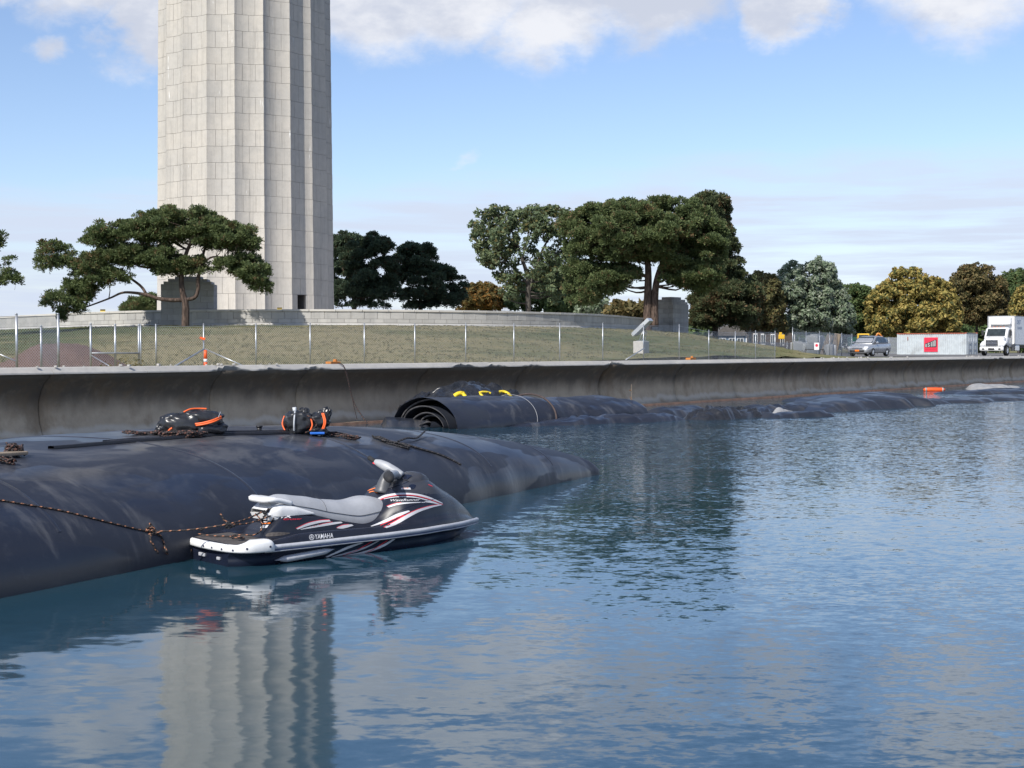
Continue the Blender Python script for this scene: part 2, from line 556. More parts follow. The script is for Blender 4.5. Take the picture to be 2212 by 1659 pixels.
# ------------------------------------------------------------------ water
def water():
    m, t = newmat('lake_water')
    geo = t.n('ShaderNodeNewGeometry')
    pos = geo.outputs['Position']
    sp = t.n('ShaderNodeSeparateXYZ', {0: pos})
    # calm in the lee of the filled tube on the left, livelier on the open side
    calm = t.m('ADD', t.m('MULTIPLY', sp.outputs[0], 0.55), t.m('MULTIPLY', sp.outputs[1], 0.045))
    calm = t.m('ADD', calm, t.m('MULTIPLY', t.m('SUBTRACT', t.noise(pos, 0.35, 3), 0.5), 2.2))
    live = t.ramp(calm, -0.9, 2.4, 0.18, 1.0)
    live = t.m('MULTIPLY', live, t.ramp(t.noise(t.v('MULTIPLY', pos, (0.10, 0.22, 1)), 1.0, 4, 0.6), 0.36, 0.64, 0.55, 1.1))
    live = t.m('MULTIPLY', live, t.ramp(sp.outputs[1], 14, 40, 1.0, 3.0))

    def layer(scale, rot, stretch, ax, ay, detail=2):
        v = t.mapping(pos, (scale, scale * stretch, 1.0), (0, 0, rot))
        c = t.noise(v, 1.0, detail, 0.5, col=True)
        c = t.v('SUBTRACT', c, (0.5, 0.5, 0.5))
        return t.v('MULTIPLY', c, (ax, ay, 0.0))
    # crests lie across the line of sight: slopes are steeper along it
    a = layer(0.8, 0.30, 1.7, 0.022, 0.040)
    b = layer(3.2, -0.22, 1.9, 0.034, 0.070)
    c = layer(8.5, 0.14, 1.8, 0.050, 0.160)
    e = layer(22.0, -0.1, 1.6, 0.034, 0.085)
    swell = t.v('ADD', a, b)
    chop = t.v('MULTIPLY', t.v('ADD', c, e), t.n('ShaderNodeCombineXYZ', {0: live, 1: live, 2: live}).outputs[0])
    tot = t.v('ADD', swell, chop)
    nrm = t.v('NORMALIZE', t.v('ADD', tot, (0, 0, 1)))
    deep = t.mix(t.ramp(t.noise(pos, 0.12, 3), 0.35, 0.65), (0.012, 0.042, 0.060), (0.016, 0.052, 0.082))
    out = t.n('ShaderNodeOutputMaterial')
    bs = t.n('ShaderNodeBsdfPrincipled', {'Base Color': deep, 'Roughness': 0.06, 'IOR': 1.75, 'Specular IOR Level': 0.5, 'Normal': nrm})
    t.t.links.new(bs.outputs[0], out.inputs[0])
    xs = np.array([-2500, -300, -60, -20, 0, 20, 60, 300, 2500.])
    ys = np.array([-2500, -200, -20, 0, 10, 20, 30, 40, 60, 100, 200, 600.])
    X, Y = np.meshgrid(xs, ys)
    o = grid_mesh('water', np.stack([X, Y, np.zeros_like(X)], -1), 'lake_water', smooth=False)
    o['kind'] = 'structure'


water()

# ------------------------------------------------------------------ sea wall frame: t runs along the wall (away to the right), w runs inland
WA = Vector((-11.8, 32.0, 0))
WT = Vector((0.585, 0.811, 0)).normalized()
WN = Vector((WT.y, -WT.x, 0))        # towards the water


def W(t, w, z):
    p = WA + WT * t - WN * w
    return Vector((p.x, p.y, z))


def tw(p):
    d = Vector((p.x, p.y, 0)) - WA
    return d.dot(WT), -d.dot(WN)


LAWN_Z = 1.70
# ---- the parapet curve of the raised terrace
PAR = [(-52, 118), (-43, 105), (-35.6, 96.0), (-29.5, 88.6), (-24.6, 83.4), (-19.5, 79.9), (-14, 78.6), (-9, 78.7), (-4.5, 80.0), (-0.5, 82.3), (3.9, 86.8), (6.8, 92.2), (8.6, 97.5), (10.8, 102.5)]
PARC = np.array([tuple(v)[:2] for v in catmull([(x, y, 0) for x, y in PAR], 10)])
PARL = np.concatenate([[0], np.cumsum(np.linalg.norm(np.diff(PARC, axis=0), axis=1))])
PAR_TOP = 4.52
PAR_BASE = 3.62


def par_at(s):
    x = np.interp(s, PARL, PARC[:, 0])
    y = np.interp(s, PARL, PARC[:, 1])
    e = 0.2
    dx = np.interp(s + e, PARL, PARC[:, 0]) - np.interp(s - e, PARL, PARC[:, 0])
    dy = np.interp(s + e, PARL, PARC[:, 1]) - np.interp(s - e, PARL, PARC[:, 1])
    return Vector((x, y, 0)), math.atan2(dy, dx)


def ground_z(X, Y):
    X = np.asarray(X, float)
    Y = np.asarray(Y, float)
    pts = PARC[::3]
    dx = X[..., None] - pts[:, 0]
    dy = Y[..., None] - pts[:, 1]
    d2 = dx ** 2 + dy ** 2
    k = d2.argmin(-1)
    d = np.sqrt(np.take_along_axis(d2, k[..., None], -1)[..., 0])
    vx = np.take_along_axis(dx, k[..., None], -1)[..., 0]
    vy = np.take_along_axis(dy, k[..., None], -1)[..., 0]
    # inside the terrace: right of the left wing, left of the right wing, behind the curve
    yc = np.interp(X, PARC[:, 0], PARC[:, 1], left=400, right=400)
    inside = Y > yc - 0.05
    far = (Y > 102.5) & (X < 11.5 - (Y - 102.5) * 0.2) & (X > -52 - (Y - 118))
    inside = inside | far
    ny = np.clip(-vy / np.maximum(d, 1e-6), 0, 1)
    D = 11 + 21 * ny ** 2
    f = np.clip(1 - d / D, 0, 1)
    f = f * 0.55 + 0.45 * f * f * (3 - 2 * f)
    z = LAWN_Z + (PAR_BASE + 0.03 - LAWN_Z) * f
    bumps = fbm(np.stack([X * .35, Y * .35, 0 * X], -1), 3, 3) * 0.10
    z = np.where(inside, PAR_BASE + 0.02, z + bumps * np.clip(f * 5, 0, 1) * np.clip(d / 4, 0, 1))
    # behind everything the land lies flat
    return z


def ground():
    ts = np.concatenate([[-2500, -800, -300, -120], np.arange(-70, 150, 1.25), [170, 220, 320, 600, 1200, 2500]])
    ws = np.concatenate([np.arange(0.55, 20, 0.8), np.arange(20, 110, 1.25), [120, 140, 180, 260, 420, 900, 2500]])
    T, Wd = np.meshgrid(ts, ws)
    X = WA.x + WT.x * T - WN.x * Wd
    Y = WA.y + WT.y * T - WN.y * Wd
    Z = ground_z(X, Y)
    o = grid_mesh('ground', np.stack([X, Y, Z], -1), 'dry_grass')
    o['kind'] = 'structure'
    # lot of worn asphalt right of the bank
    plain('asphalt', (0.135, 0.13, 0.125), 0.9, 0.2, 0.8, bump=0.3)
    ts = np.linspace(78, 260, 30)
    ws = np.linspace(2.2, 120, 30)
    T, Wd = np.meshgrid(ts, ws)
    T = T + np.clip(Wd - 10, 0, None) * -0.1 + 4
    X = WA.x + WT.x * T - WN.x * Wd
    Y = WA.y + WT.y * T - WN.y * Wd
    o = grid_mesh('parking_lot', np.stack([X, Y, np.full_like(X, LAWN_Z + 0.03)], -1), 'asphalt')
    o['kind'] = 'structure'
    # terrace paving behind the parapet
    plain('terrace_paving_mat', (0.40, 0.38, 0.35), 0.9, 0.12, 1.0, bump=0.1)
    c = PARC[::4]
    V = [(x, y, PAR_BASE + 0.06) for x, y in c] + [(10, 140, PAR_BASE + 0.06), (-52, 140, PAR_BASE + 0.06)]
    me = fast_mesh('terrace_paving', V, [tuple(range(len(V)))])
    o = link('terrace_paving', me, 'terrace_paving_mat')
    o['kind'] = 'structure'


ground()


def grass_tufts():
    n = 46000
    t = R.uniform(-25, 95, n)
    w = R.uniform(1.2, 46, n) ** 1.0
    X = WA.x + WT.x * t - WN.x * w
    Y = WA.y + WT.y * t - WN.y * w
    yc = np.interp(X, PARC[:, 0], PARC[:, 1], left=400, right=400)
    cl = fbm(np.stack([X * .5, Y * .5, 0 * X], -1), 9, 3)
    ok = (Y < yc - 0.3) & (cl > -0.9) & ~((t > 76) & (w > 1.8)) & (X / Y < 0.21)
    X, Y = X[ok], Y[ok]
    Z = ground_z(X, Y)
    n = len(X)
    k = 3
    base = np.repeat(np.stack([X, Y, Z], -1), k, 0) + R.normal(0, 0.05, (n * k, 3)) * (1, 1, 0)
    hgt = R.uniform(0.025, 0.07, n * k)
    a = R.uniform(0, 2 * np.pi, n * k)
    side = np.stack([np.cos(a), np.sin(a), 0 * a], -1) * R.uniform(0.012, 0.03, n * k)[:, None]
    tip = base + np.stack([R.normal(0, .03, n * k), R.normal(0, .03, n * k), hgt], -1)
    V = np.stack([base - side, base + side, tip], 1).reshape(-1, 3)
    F = np.arange(len(V)).reshape(-1, 3)
    o = link('grass', fast_mesh('grass', V, F), 'grass_blades')
    tag(o, 'short dry grass tufts growing over the bank behind the sea wall', 'grass', kind='stuff')


grass_tufts()


# ------------------------------------------------------------------ sea wall
def seawall():
    root = thing('seawall', 'long curved concrete sea wall with stained face and chipped pale coping', 'sea wall', W(0, 0, 0))
    ox = Vector(root.location)
    prof = [(0.42, -1.6), (0.42, -0.035), (0.36, 0.0), (-0.02, 0.045), (-0.26, 0.06), (-0.36, 0.22), (-0.45, 0.45), (-0.49, 0.68), (-0.50, 0.88),
            (-0.46, 1.06), (-0.37, 1.25), (-0.25, 1.39), (-0.12, 1.49), (-0.03, 1.55), (0.0, 1.61), (0.0, 1.655)]
    prof = [(o - 0.0, z) for o, z in prof]
    joints = [-46, -40, -34, -28, -22, -16, -10, -4.0, 1.4, 6.8, 10.1, 15.6, 21.1, 26.7]
    while joints[-1] < 150:
        joints.append(joints[-1] + R.uniform(4.9, 6.0))
    for i in range(len(joints) - 1):
        t0, t1 = joints[i] + 0.02, joints[i + 1] - 0.02
        if abs(joints[i] - 26.7) < .01:
            t0 += 0.10
        if abs(joints[i + 1] - 26.7) < .01:
            t1 -= 0.10
        n = max(6, int((t1 - t0) / 0.45))
        tt = np.linspace(t0, t1, n)
        off = R.normal(0, 0.012)
        rows = []
        for o, z in prof:
            rr = []
            for k, t in enumerate(tt):
                nz = float(fbm(np.array([t * .8, z * 2.0, 3.1]), 5, 3)) * 0.025
                e = 0.03 if (k in (0, n - 1)) else 0.0      # worn joint edges
                rr.append(W(t, -(o + nz - e + off), z) - ox)
            rows.append(rr)
        # return into the joint at both ends
        rows = [[W(t0 + .005, -(p[0] - 0.35), p[1]) - ox] + r + [W(t1 - .005, -(p[0] - 0.35), p[1]) - ox] for p, r in zip(prof, rows)]
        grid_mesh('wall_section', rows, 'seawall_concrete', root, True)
    # dark backing inside the joints
    rows = [[W(t, -(o - 0.30), z) - ox for t in (-46, 150)] for o, z in prof]
    grid_mesh('backing', rows, 'joint_dark', root, True)
    # rusty sheet pile strip along the toe
    rows = [[W(t, -0.425, z) - ox for t in np.arange(8, 150, 1.0)] for z in (-0.6, 0.07)] + [[W(t, -0.36, 0.075) - ox for t in np.arange(8, 150, 1.0)]]
    grid_mesh('toe_strip', rows, 'rust_strip', root, False)
    # coping: pieces with chipped lower edges
    cj = [-46, -38, -30, -22.5, -15, -9.5, -4.0, 1.4, 4.2, 6.8, 8.4, 10.1, 12.6, 15.6, 17.2, 18.9, 21.1, 23.6, 26.7]
    while cj[-1] < 150:
        cj.append(cj[-1] + R.uniform(2.4, 5.6))
    broken = {6.8: 1.0, 8.4: .45, 10.1: .5, 17.2: .9, 18.9: .5, 21.1: .4, 26.7: 1.0}
    far_broken = [(72, 84), (95, 101)]
    for i in range(len(cj) - 1):
        t0, t1 = cj[i] + 0.008, cj[i + 1] - 0.008
        n = max(8, int((t1 - t0) / 0.10))
        tt = np.linspace(t0, t1, n)
        P4 = []
        for t in tt:
            chip = 0.012 * abs(float(fbm(np.array([t * 3, 1.7, 0.3]), 11, 3)))
            for tb, amt in broken.items():
                q = abs(t - tb - 0.25)
                if q < 0.75:
                    chip += amt * (0.75 - q) * 0.22 * (0.5 + abs(float(fbm(np.array([t * 6, 0.2, tb]), 12, 3))) * 2)
            for a, b in far_broken:
                if a < t < b:
                    chip += max(0, float(fbm(np.array([t * 1.3, 0.4, 2.2]), 14, 4))) * 0.22
            chip = min(chip, 0.14)
            jz = 0.006 * float(fbm(np.array([t * 2, 7.7, 0.3]), 15, 2))
            prof2 = [(-0.2, 1.625), (0.05 - chip * 1.3, 1.628 + chip * .2), (0.08 - chip, 1.635 + chip), (0.07 - chip * .9, 1.668 + chip * .8), (-0.055 - chip * .4, 1.785 + jz), (-0.085, 1.793 + jz),
                     (-0.62, 1.795 + jz), (-0.64, 1.78), (-0.64, 1.62)]
            P4.append([W(t, -o, z) - ox for o, z in prof2])
        A = np.array([[tuple(v) for v in r] for r in P4])
        idx = np.arange(A.shape[0] * A.shape[1]).reshape(A.shape[:2])
        idx2 = np.concatenate([idx, idx[:, :1]], 1)
        F = [tuple(q) for q in np.stack([idx2[:-1, :-1], idx2[:-1, 1:], idx2[1:, 1:], idx2[1:, :-1]], -1).reshape(-1, 4)]
        F += [tuple(idx[0]), tuple(idx[-1][::-1])]
        link('coping', fast_mesh('coping', A.reshape(-1, 3), F), 'coping_concrete', root)


plain('joint_dark', (0.022, 0.02, 0.018), 0.95, 0.3, 3)
plain('rust_strip', (0.115, 0.07, 0.052), 0.9, 0.35, 2.5, bump=0.3)
seawall()

# crumbs of broken concrete on the coping
mb = MB()
for k in range(70):
    t = random.choice([random.uniform(-2, 12), random.uniform(45, 60), random.uniform(70, 92)])
    p = W(t, random.uniform(-0.02, 0.35), 1.80)
    s = random.uniform(0.03, 0.09)
    mb.box(p + Vector((0, 0, s * .3)), (s, s * random.uniform(.6, 1.3), s * .7), random.uniform(0, 3), s * .2)
o = mb.build('rubble', 'coping_concrete')
tag(o, 'loose crumbs of broken concrete lying on the sea wall coping', 'rubble', kind='stuff')


# ------------------------------------------------------------------ terrace parapet, block by block
def parapet():
    root = thing('parapet_wall', 'curved low wall of pale stone blocks around the monument terrace', 'parapet wall', (0, 0, 0))
    total = PARL[-1]
    z0 = PAR_BASE
    mb = MB().box((0, 0, 0), (0.725, 0.30, 0.405), 0, 0.012)
    me_hi = fast_mesh('stone_block', mb.v, mb.f)
    me_hi.materials.append(MATS['parapet_stone'])
    mb = MB().box((0, 0, 0), (0.725, 0.30, 0.215), 0, 0.012)
    me_lo = fast_mesh('stone_block', mb.v, mb.f)
    me_lo.materials.append(MATS['parapet_stone'])
    s0 = 14.0
    rows = [(me_hi, PAR_TOP - 0.13 - 0.205, 0.0, 0.74), (me_lo, PAR_TOP - 0.13 - 0.415 - 0.11, 0.37, 0.74)]
    for me, zc, st, L in rows:
        s = s0 + st
        while s < total - 0.4:
            p, a = par_at(s)
            nrm = Vector((math.sin(a), -math.cos(a), 0))
            o = link('stone_block', me, None, root, False, p + nrm * (random.uniform(-.008, .008)) + Vector((0, 0, zc)), a)
            s += L
    # footing course (half buried)
    sec = [(0.16, z0 - 0.5), (0.16, PAR_TOP - 0.13 - 0.655), (-0.1, PAR_TOP - 0.13 - 0.655)]
    ss = np.arange(0, total, 0.74)
    rws = []
    for o, z in sec:
        r = []
        for s in ss:
            p, a = par_at(s)
            r.append(p + Vector((math.sin(a), -math.cos(a), 0)) * o + Vector((0, 0, z)))
        rws.append(r)
    grid_mesh('footing', rws, 'parapet_stone', root, False)
    # core recessed behind the joints
    sec = [(0.125, z0 - 0.4), (0.125, PAR_TOP - 0.12), (-0.125, PAR_TOP - 0.12), (-0.125, z0 - 0.4)]
    rws = []
    for o, z in sec:
        r = []
        for s in np.arange(0, total, 0.37):
            p, a = par_at(s)
            r.append(p + Vector((math.sin(a), -math.cos(a), 0)) * o + Vector((0, 0, z)))
        rws.append(r)
    grid_mesh('core', rws, 'mortar', root, False)
    # coping slabs
    s = 0.0
    mb = MB().box((0, 0, 0), (1.475, 0.40, 0.125), 0, 0.015)
    me_c = fast_mesh('coping_slab', mb.v, mb.f)
    me_c.materials.append(MATS['coping_pale'])
    while s < total - 0.5:
        p, a = par_at(s)
        link('coping_slab', me_c, None, root, False, p + Vector((0, 0, PAR_TOP - 0.062)), a)
        s += 1.485
    return root


concrete_mat('coping_pale', (0.52, 0.50, 0.46), (0.58, 0.55, 0.50), 0.1)
parapet()


def pier(label, base, rz, wx, wy, ztop_shoulder, ztop):
    """stepped pier of stone blocks"""
    root = thing('stone_pier', label, 'stone pier', base, rz)
    h = 0.345
    zs = base[2]
    rows = int(round((ztop_shoulder - zs) / h))
    mb = MB().box((0, 0, rows * h / 2 - 0.2), (wx - 0.05, wy - 0.05, rows * h + 0.36))
    steps = [(0.90, 0.16), (0.74, 0.30), (0.5, 0.42)]
    hs = (ztop - ztop_shoulder) / 3
    for k, (f, _) in enumerate(steps):
        mb.box((0, 0, rows * h + hs * (k + .5) - 0.03), (wx * f - 0.05, wy * min(1, f + .15) - 0.05, hs))
    mb.build('core', 'mortar', root)
    cache = {}

    def blk(L, D, H):
        key = (round(L, 3), round(D, 3), round(H, 3))
        if key not in cache:
            b = MB().box((0, 0, 0), (L - 0.016, D, H - 0.014), 0, 0.012)
            cache[key] = fast_mesh('stone_block', b.v, b.f)
            cache[key].materials.append(MATS['pier_stone'])
        return cache[key]

    def course(zc, H, w, d, odd):
        dep = 0.2
        for sgn in (-1, 1):           # long faces
            n = max(1, int(round(w / 0.78)))
            L = w / n
            edges = [i * L for i in range(n + 1)] if not odd else [0] + [(i + .5) * L for i in range(n)] + [w]
            for a, b in zip(edges[:-1], edges[1:]):
                link('stone_block', blk(b - a, dep, H), None, root, False, (-w / 2 + (a + b) / 2, sgn * (d / 2 - dep / 2) + random.uniform(-.006, .006), zc))
        for sgn in (-1, 1):           # end faces
            w2 = d - 2 * dep
            if w2 < 0.2:
                continue
            n = max(1, int(round(w2 / 0.7)))
            L = w2 / n
            for i in range(n):
                link('stone_block', blk(L, dep, H), None, root, False, (sgn * (w / 2 - dep / 2) + random.uniform(-.006, .006), -w2 / 2 + (i + .5) * L, zc), math.pi / 2)
    for r in range(rows):
        course(r * h + h / 2, h, wx, wy, r % 2)
    for k, (f, _) in enumerate(steps):
        course(rows * h + hs * (k + .5), hs, wx * f, wy * min(1, f + .15), k % 2)
    return root


concrete_mat('pier_stone', (0.38, 0.375, 0.365), (0.44, 0.43, 0.41), 0.2, stain=0.35)
pc = P(410, 680, 80.0)
pier('broad stepped pier of grey stone blocks behind the spreading pine trunk', (pc.x, 79.9, PAR_BASE - 0.05), 0.06, 3.0, 1.3, 5.95, 6.40)
pc = P(1452, 690, 102.0)
pier('stepped pier of grey stone blocks at the right end of the parapet', (pc.x + 0.1, 103.4, 3.55), rad(-42), 1.75, 1.95, 5.78, 6.32)


# ------------------------------------------------------------------ the monument column
TX, TY = P(532, 700, 109.0).x, 109.0
TZ = PAR_BASE + 0.36
CH = 1.205                    # course height
TAPER = 0.0098


def tower_r(z):
    return 6.86 - TAPER * (z - TZ)


def flute(u):
    """radius factor across one flute, u in 0..1"""
    return 1.0 - 0.054 * (1 - (2 * u - 1) ** 2) ** 0.9


def tower():
    root = thing('monument_column', 'tall fluted monument column of pale granite blocks on the terrace', 'monument', (TX, TY, TZ))
    face = math.atan2(-TY, -TX)          # towards the camera
    a_off = face + rad(11.5)             # an arris (counted towards the right of the picture: +angle is anticlockwise seen from above)
    NFL = 20
    da = 2 * math.pi / NFL
    ncourse = 22
    zvis = ncourse * CH
    # core with recessed joints: full height, tapering to the top
    zs = list(np.linspace(0, zvis, 12)) + list(np.linspace(zvis + 4, 97, 22))
    sub = 12
    rows = []
    for z in zs:
        r0 = tower_r(TZ + z) * (1.0 if z <= zvis else 1.0)
        ring = []
        for k in range(NFL):
            for j in range(sub):
                u = j / sub
                a = a_off + (k + u) * da
                inset = 0.05 if z <= zvis else 0.0
                r = r0 * flute(u) - inset
                ring.append((r * math.cos(a), r * math.sin(a), z))
        rows.append(ring)
    A = np.array(rows)
    r, c = A.shape[:2]
    idx = np.arange(r * c).reshape(r, c)
    idx = np.concatenate([idx, idx[:, :1]], 1)
    F = np.stack([idx[:-1, :-1], idx[:-1, 1:], idx[1:, 1:], idx[1:, :-1]], -1)
    # doorway: which flute lies at the doorway seen right of centre
    door_ang = face + math.asin((651 - 532) / 188.0) * 1.0
    kd = ((door_ang - a_off) % (2 * math.pi)) / da
    kfl, ku = int(kd), kd - int(kd)
    j0 = int(kfl * sub + max(1, round(ku * sub) - 3))
    j1 = j0 + 6
    keep = np.ones(F.shape[:2], bool)
    keep[0, j0:j1] = False               # the doorway is a real opening
    F = F[keep.nonzero()]
    link('core', fast_mesh('core', A.reshape(-1, 3), F), 'mortar', root, False)
    # blocks
    variants = {}

    def block_mesh(u0, u1, kind):
        gap = 0.011 / (2 * math.pi * 6.86 / NFL)
        us = np.linspace(u0 + gap, u1 - gap, 7)
        us = np.unique(np.concatenate([us, [1.0]])) if u0 < 1.0 < u1 else us
        V, Fc = [], []
        n = len(us)
        zlo, zhi = 0.010, CH - 0.010
        r_b, r_t = 1.0, 1.0 - TAPER * CH / 6.86
        for z, rr in ((zlo, r_b), (zhi, r_t)):
            for u in us:
                fr = flute(u % 1.0)
                a = u * da
                V.append((rr * fr * math.cos(a), rr * fr * math.sin(a), z))
        for z, rr in ((zlo, r_b), (zhi, r_t)):
            for u in us:
                fr = flute(u % 1.0) - 0.012
                a = u * da
                V.append((rr * fr * math.cos(a), rr * fr * math.sin(a), z))
        for i in range(n - 1):
            Fc.append((i, i + 1, n + i + 1, n + i))
            Fc.append((2 * n + i, 2 * n + i + 1, i + 1, i))
            Fc.append((n + i, n + i + 1, 3 * n + i + 1, 3 * n + i))
        Fc.append((0, n, 3 * n, 2 * n))
        Fc.append((n - 1, 3 * n - 1, 4 * n - 1, 2 * n - 1))
        m_ = fast_mesh('stone_block', V, Fc)
        m_.materials.append(MATS['tower_stone'])
        return m_
    variants['a0'] = block_mesh(0.0, 0.5, 'a')
    variants['a1'] = block_mesh(0.5, 1.0, 'a')
    variants['b0'] = block_mesh(0.27, 0.73, 'b')
    variants['b1'] = block_mesh(0.73, 1.27, 'b')
    items = []
    for ci in range(ncourse):
        for k in range(NFL):
            for vname, uc in ((('a0', .25), ('a1', .75)) if ci % 2 == 0 else (('b0', .5), ('b1', 1.0))):
                a = a_off + (k + uc) * da
                vis = math.cos(a - face)
                items.append((vis, ci, k, vname, a))
    front = [it for it in items if it[0] > -0.08 and it[1] < 21]
    front.sort(key=lambda t: -t[0])
    singles = front[:300]
    sset = {(t[1], t[2], t[3]) for t in singles}
    for vis, ci, k, vname, a in items:
        if (ci, k, vname) not in sset:
            continue
        if ci in (0, 1) and k == kfl % NFL and vname != 'b1':
            continue
        o = link('stone_block', variants[vname], None, root, False, (0, 0, ci * CH), a_off + k * da)
        rr = tower_r(TZ + ci * CH)
        o.scale = (rr, rr, 1)
    mb = MB()
    for vis, ci, k, vname, a in items:
        if (ci, k, vname) in sset:
            continue
        m_ = variants[vname]
        rr = tower_r(TZ + ci * CH)
        ang = a_off + k * da
        c_, s_ = math.cos(ang), math.sin(ang)
        V = [((v.co.x * c_ - v.co.y * s_) * rr, (v.co.x * s_ + v.co.y * c_) * rr, v.co.z + ci * CH) for v in m_.vertices]
        mb.add(V, [tuple(p.vertices) for p in m_.polygons])
    o = mb.build('far_blocks', 'tower_stone', root, False, fix=False)
    o['kind'] = 'stuff'
    # upper shaft above the picture, and the capital and lookout it carries
    up = []
    for z in np.linspace(zvis, 97, 24):
        r0 = tower_r(TZ + z)
        up.append([(r0 * flute(j / sub) * math.cos(a_off + (k + j / sub) * da), r0 * flute(j / sub) * math.sin(a_off + (k + j / sub) * da), z) for k in range(NFL) for j in range(sub)])
    grid_mesh('upper_shaft', up, 'tower_shaft', root, False, closed=True)
    lat = [(5.95, 96), (6.1, 97.5), (7.0, 99.3), (7.6, 100), (7.6, 101.6), (6.8, 101.6), (6.8, 100.6), (3.2, 100.6), (3.2, 103.5), (2.2, 104.5), (2.2, 107), (0.1, 107.6)]
    rows = [[(rr * math.cos(2 * math.pi * j / 40), rr * math.sin(2 * math.pi * j / 40), z) for j in range(40)] for rr, z in lat]
    grid_mesh('capital', rows, 'tower_shaft', root, False, closed=True)
    mbp = MB().tube([(0, 0, -0.5), (0, 0, 0.0)], 7.1, 40)
    mbp.build('plinth', 'tower_shaft', root)
    # doorway parts: jambs either side of the opening and the passage behind it
    d = bpy.data.objects.new('doorway', None)
    COL.objects.link(d)
    d.parent = root
    H = 2 * CH
    R0 = tower_r(TZ)

    def ring(u, inset):
        a = a_off + (kfl + u) * da
        r = R0 * flute(u) - inset
        return (r * math.cos(a), r * math.sin(a))
    u0, u1 = (j0 - kfl * sub) / sub, (j1 - kfl * sub) / sub
    for (ua, ub) in ((0.004, u0), (u1, 0.996)):
        us = np.linspace(ua, ub, 4)
        V = []
        for z in (0.0, H - 0.012):
            for ins in (0.0, 0.5):
                V += [(*ring(u, ins), z) for u in us]
        n = 4
        Fj = []
        for i in range(n - 1):
            Fj += [(i, i + 1, 2 * n + i + 1, 2 * n + i), (2 * n + i, 2 * n + i + 1, 3 * n + i + 1, 3 * n + i)]
        Fj += [(0, 2 * n, 3 * n, n), (n - 1, 2 * n - 1, 4 * n - 1, 3 * n - 1)]
        link('door_jamb', fast_mesh('door_jamb', V, Fj), 'tower_stone', d)
    q0, q1 = ring(u0, 0.04), ring(u1, 0.04)
    dx, dy = -math.cos(a_off + (kfl + .5) * da) * 2.2, -math.sin(a_off + (kfl + .5) * da) * 2.2
    p = [(*q0, 0), (*q1, 0), (q1[0] + dx, q1[1] + dy, 0), (q0[0] + dx, q0[1] + dy, 0)]
    p += [(x, y, H) for x, y, _ in p]
    link('passage', fast_mesh('passage', p, [(0, 1, 2, 3), (4, 7, 6, 5), (1, 5, 6, 2), (2, 6, 7, 3), (3, 7, 4, 0)]), 'grey_paint', d)
    return root


plain('grey_paint', (0.13, 0.13, 0.135), 0.7, 0.2, 3)
concrete_mat('tower_shaft', (0.50, 0.475, 0.44), (0.55, 0.51, 0.46), 0.0, stain=0.25, scale=0.5)
plain('dark_void', (0.012, 0.012, 0.014), 0.9, 0.2, 3)
troot = tower()


# ------------------------------------------------------------------ trees
def in_poly(x, y, poly):
    x = np.asarray(x)
    y = np.asarray(y)
    c = np.zeros(x.shape, bool)
    n = len(poly)
    j = n - 1
    for i in range(n):
        xi, yi = poly[i]
        xj, yj = poly[j]
        cond = ((yi > y) != (yj > y)) & (x < (xj - xi) * (y - yi) / (yj - yi + 1e-12) + xi)
        c ^= cond
        j = i
    return c


def edge_dist(x, y, poly):
    best = np.full(np.shape(x), 1e9)
    n = len(poly)
    for i in range(n):
        ax, ay = poly[i]
        bx, by = poly[(i + 1) % n]
        dx, dy = bx - ax, by - ay
        t = np.clip(((x - ax) * dx + (y - ay) * dy) / (dx * dx + dy * dy + 1e-9), 0, 1)
        best = np.minimum(best, np.hypot(x - ax - t * dx, y - ay - t * dy))
    return best


def sample_poly(poly, n, inset):
    xs = [p[0] for p in poly]
    ys = [p[1] for p in poly]
    out = []
    tries = 0
    while len(out) < n and tries < 60:
        x = R.uniform(min(xs), max(xs), 800)
        y = R.uniform(min(ys), max(ys), 800)
        ok = in_poly(x, y, poly)
        d = edge_dist(x, y, poly)
        ok &= d > inset
        for a, b, e in zip(x[ok], y[ok], d[ok]):
            if all((a - q[0]) ** 2 + (b - q[1]) ** 2 > (inset * 1.1) ** 2 for q in out[-40:]):
                out.append((a, b, e))
            if len(out) >= n:
                break
        tries += 1
    return out


def needle_tufts(centers, radii, per, L, k=8, wid=0.26, flat=0.6):
    """pine foliage: each tuft a brush of needles that share their base"""
    C, O = [], []
    for c, r in zip(centers, radii):
        m = max(4, int(per * (r / 0.6) ** 2))
        d = R.normal(0, 1, (m, 3))
        d /= np.linalg.norm(d, axis=1)[:, None]
        d[:, 2] = np.where(d[:, 2] < -0.35, -d[:, 2] * 0.6, d[:, 2])
        rr = r * R.uniform(0.25, 1.0, m)[:, None] ** 0.5
        C.append(np.array(c) + d * rr * (1, 1, flat))
        o = d * (1, 1, 0.8) + (0, 0, 0.45)
        O.append(o / np.linalg.norm(o, axis=1)[:, None])
    C = np.concatenate(C)
    O = np.concatenate(O)
    n = len(C)
    nd = np.repeat(O, k, 0) * 0.75 + R.normal(0, 0.55, (n * k, 3))
    nd /= np.linalg.norm(nd, axis=1)[:, None]
    ln = L * R.uniform(0.65, 1.2, n * k)[:, None]
    base = np.repeat(C, k, 0)
    sd = np.cross(nd, R.normal(0, 1, (n * k, 3)))
    sd /= np.linalg.norm(sd, axis=1)[:, None]
    a = base + nd * ln - sd * ln * wid * 0.5
    b = base + nd * ln + sd * ln * wid * 0.5
    V = np.concatenate([C, np.stack([a, b], 1).reshape(-1, 3)])
    ci = np.repeat(np.arange(n), k)
    ai = n + 2 * np.arange(n * k)
    return V, np.stack([ci, ai, ai + 1], 1)


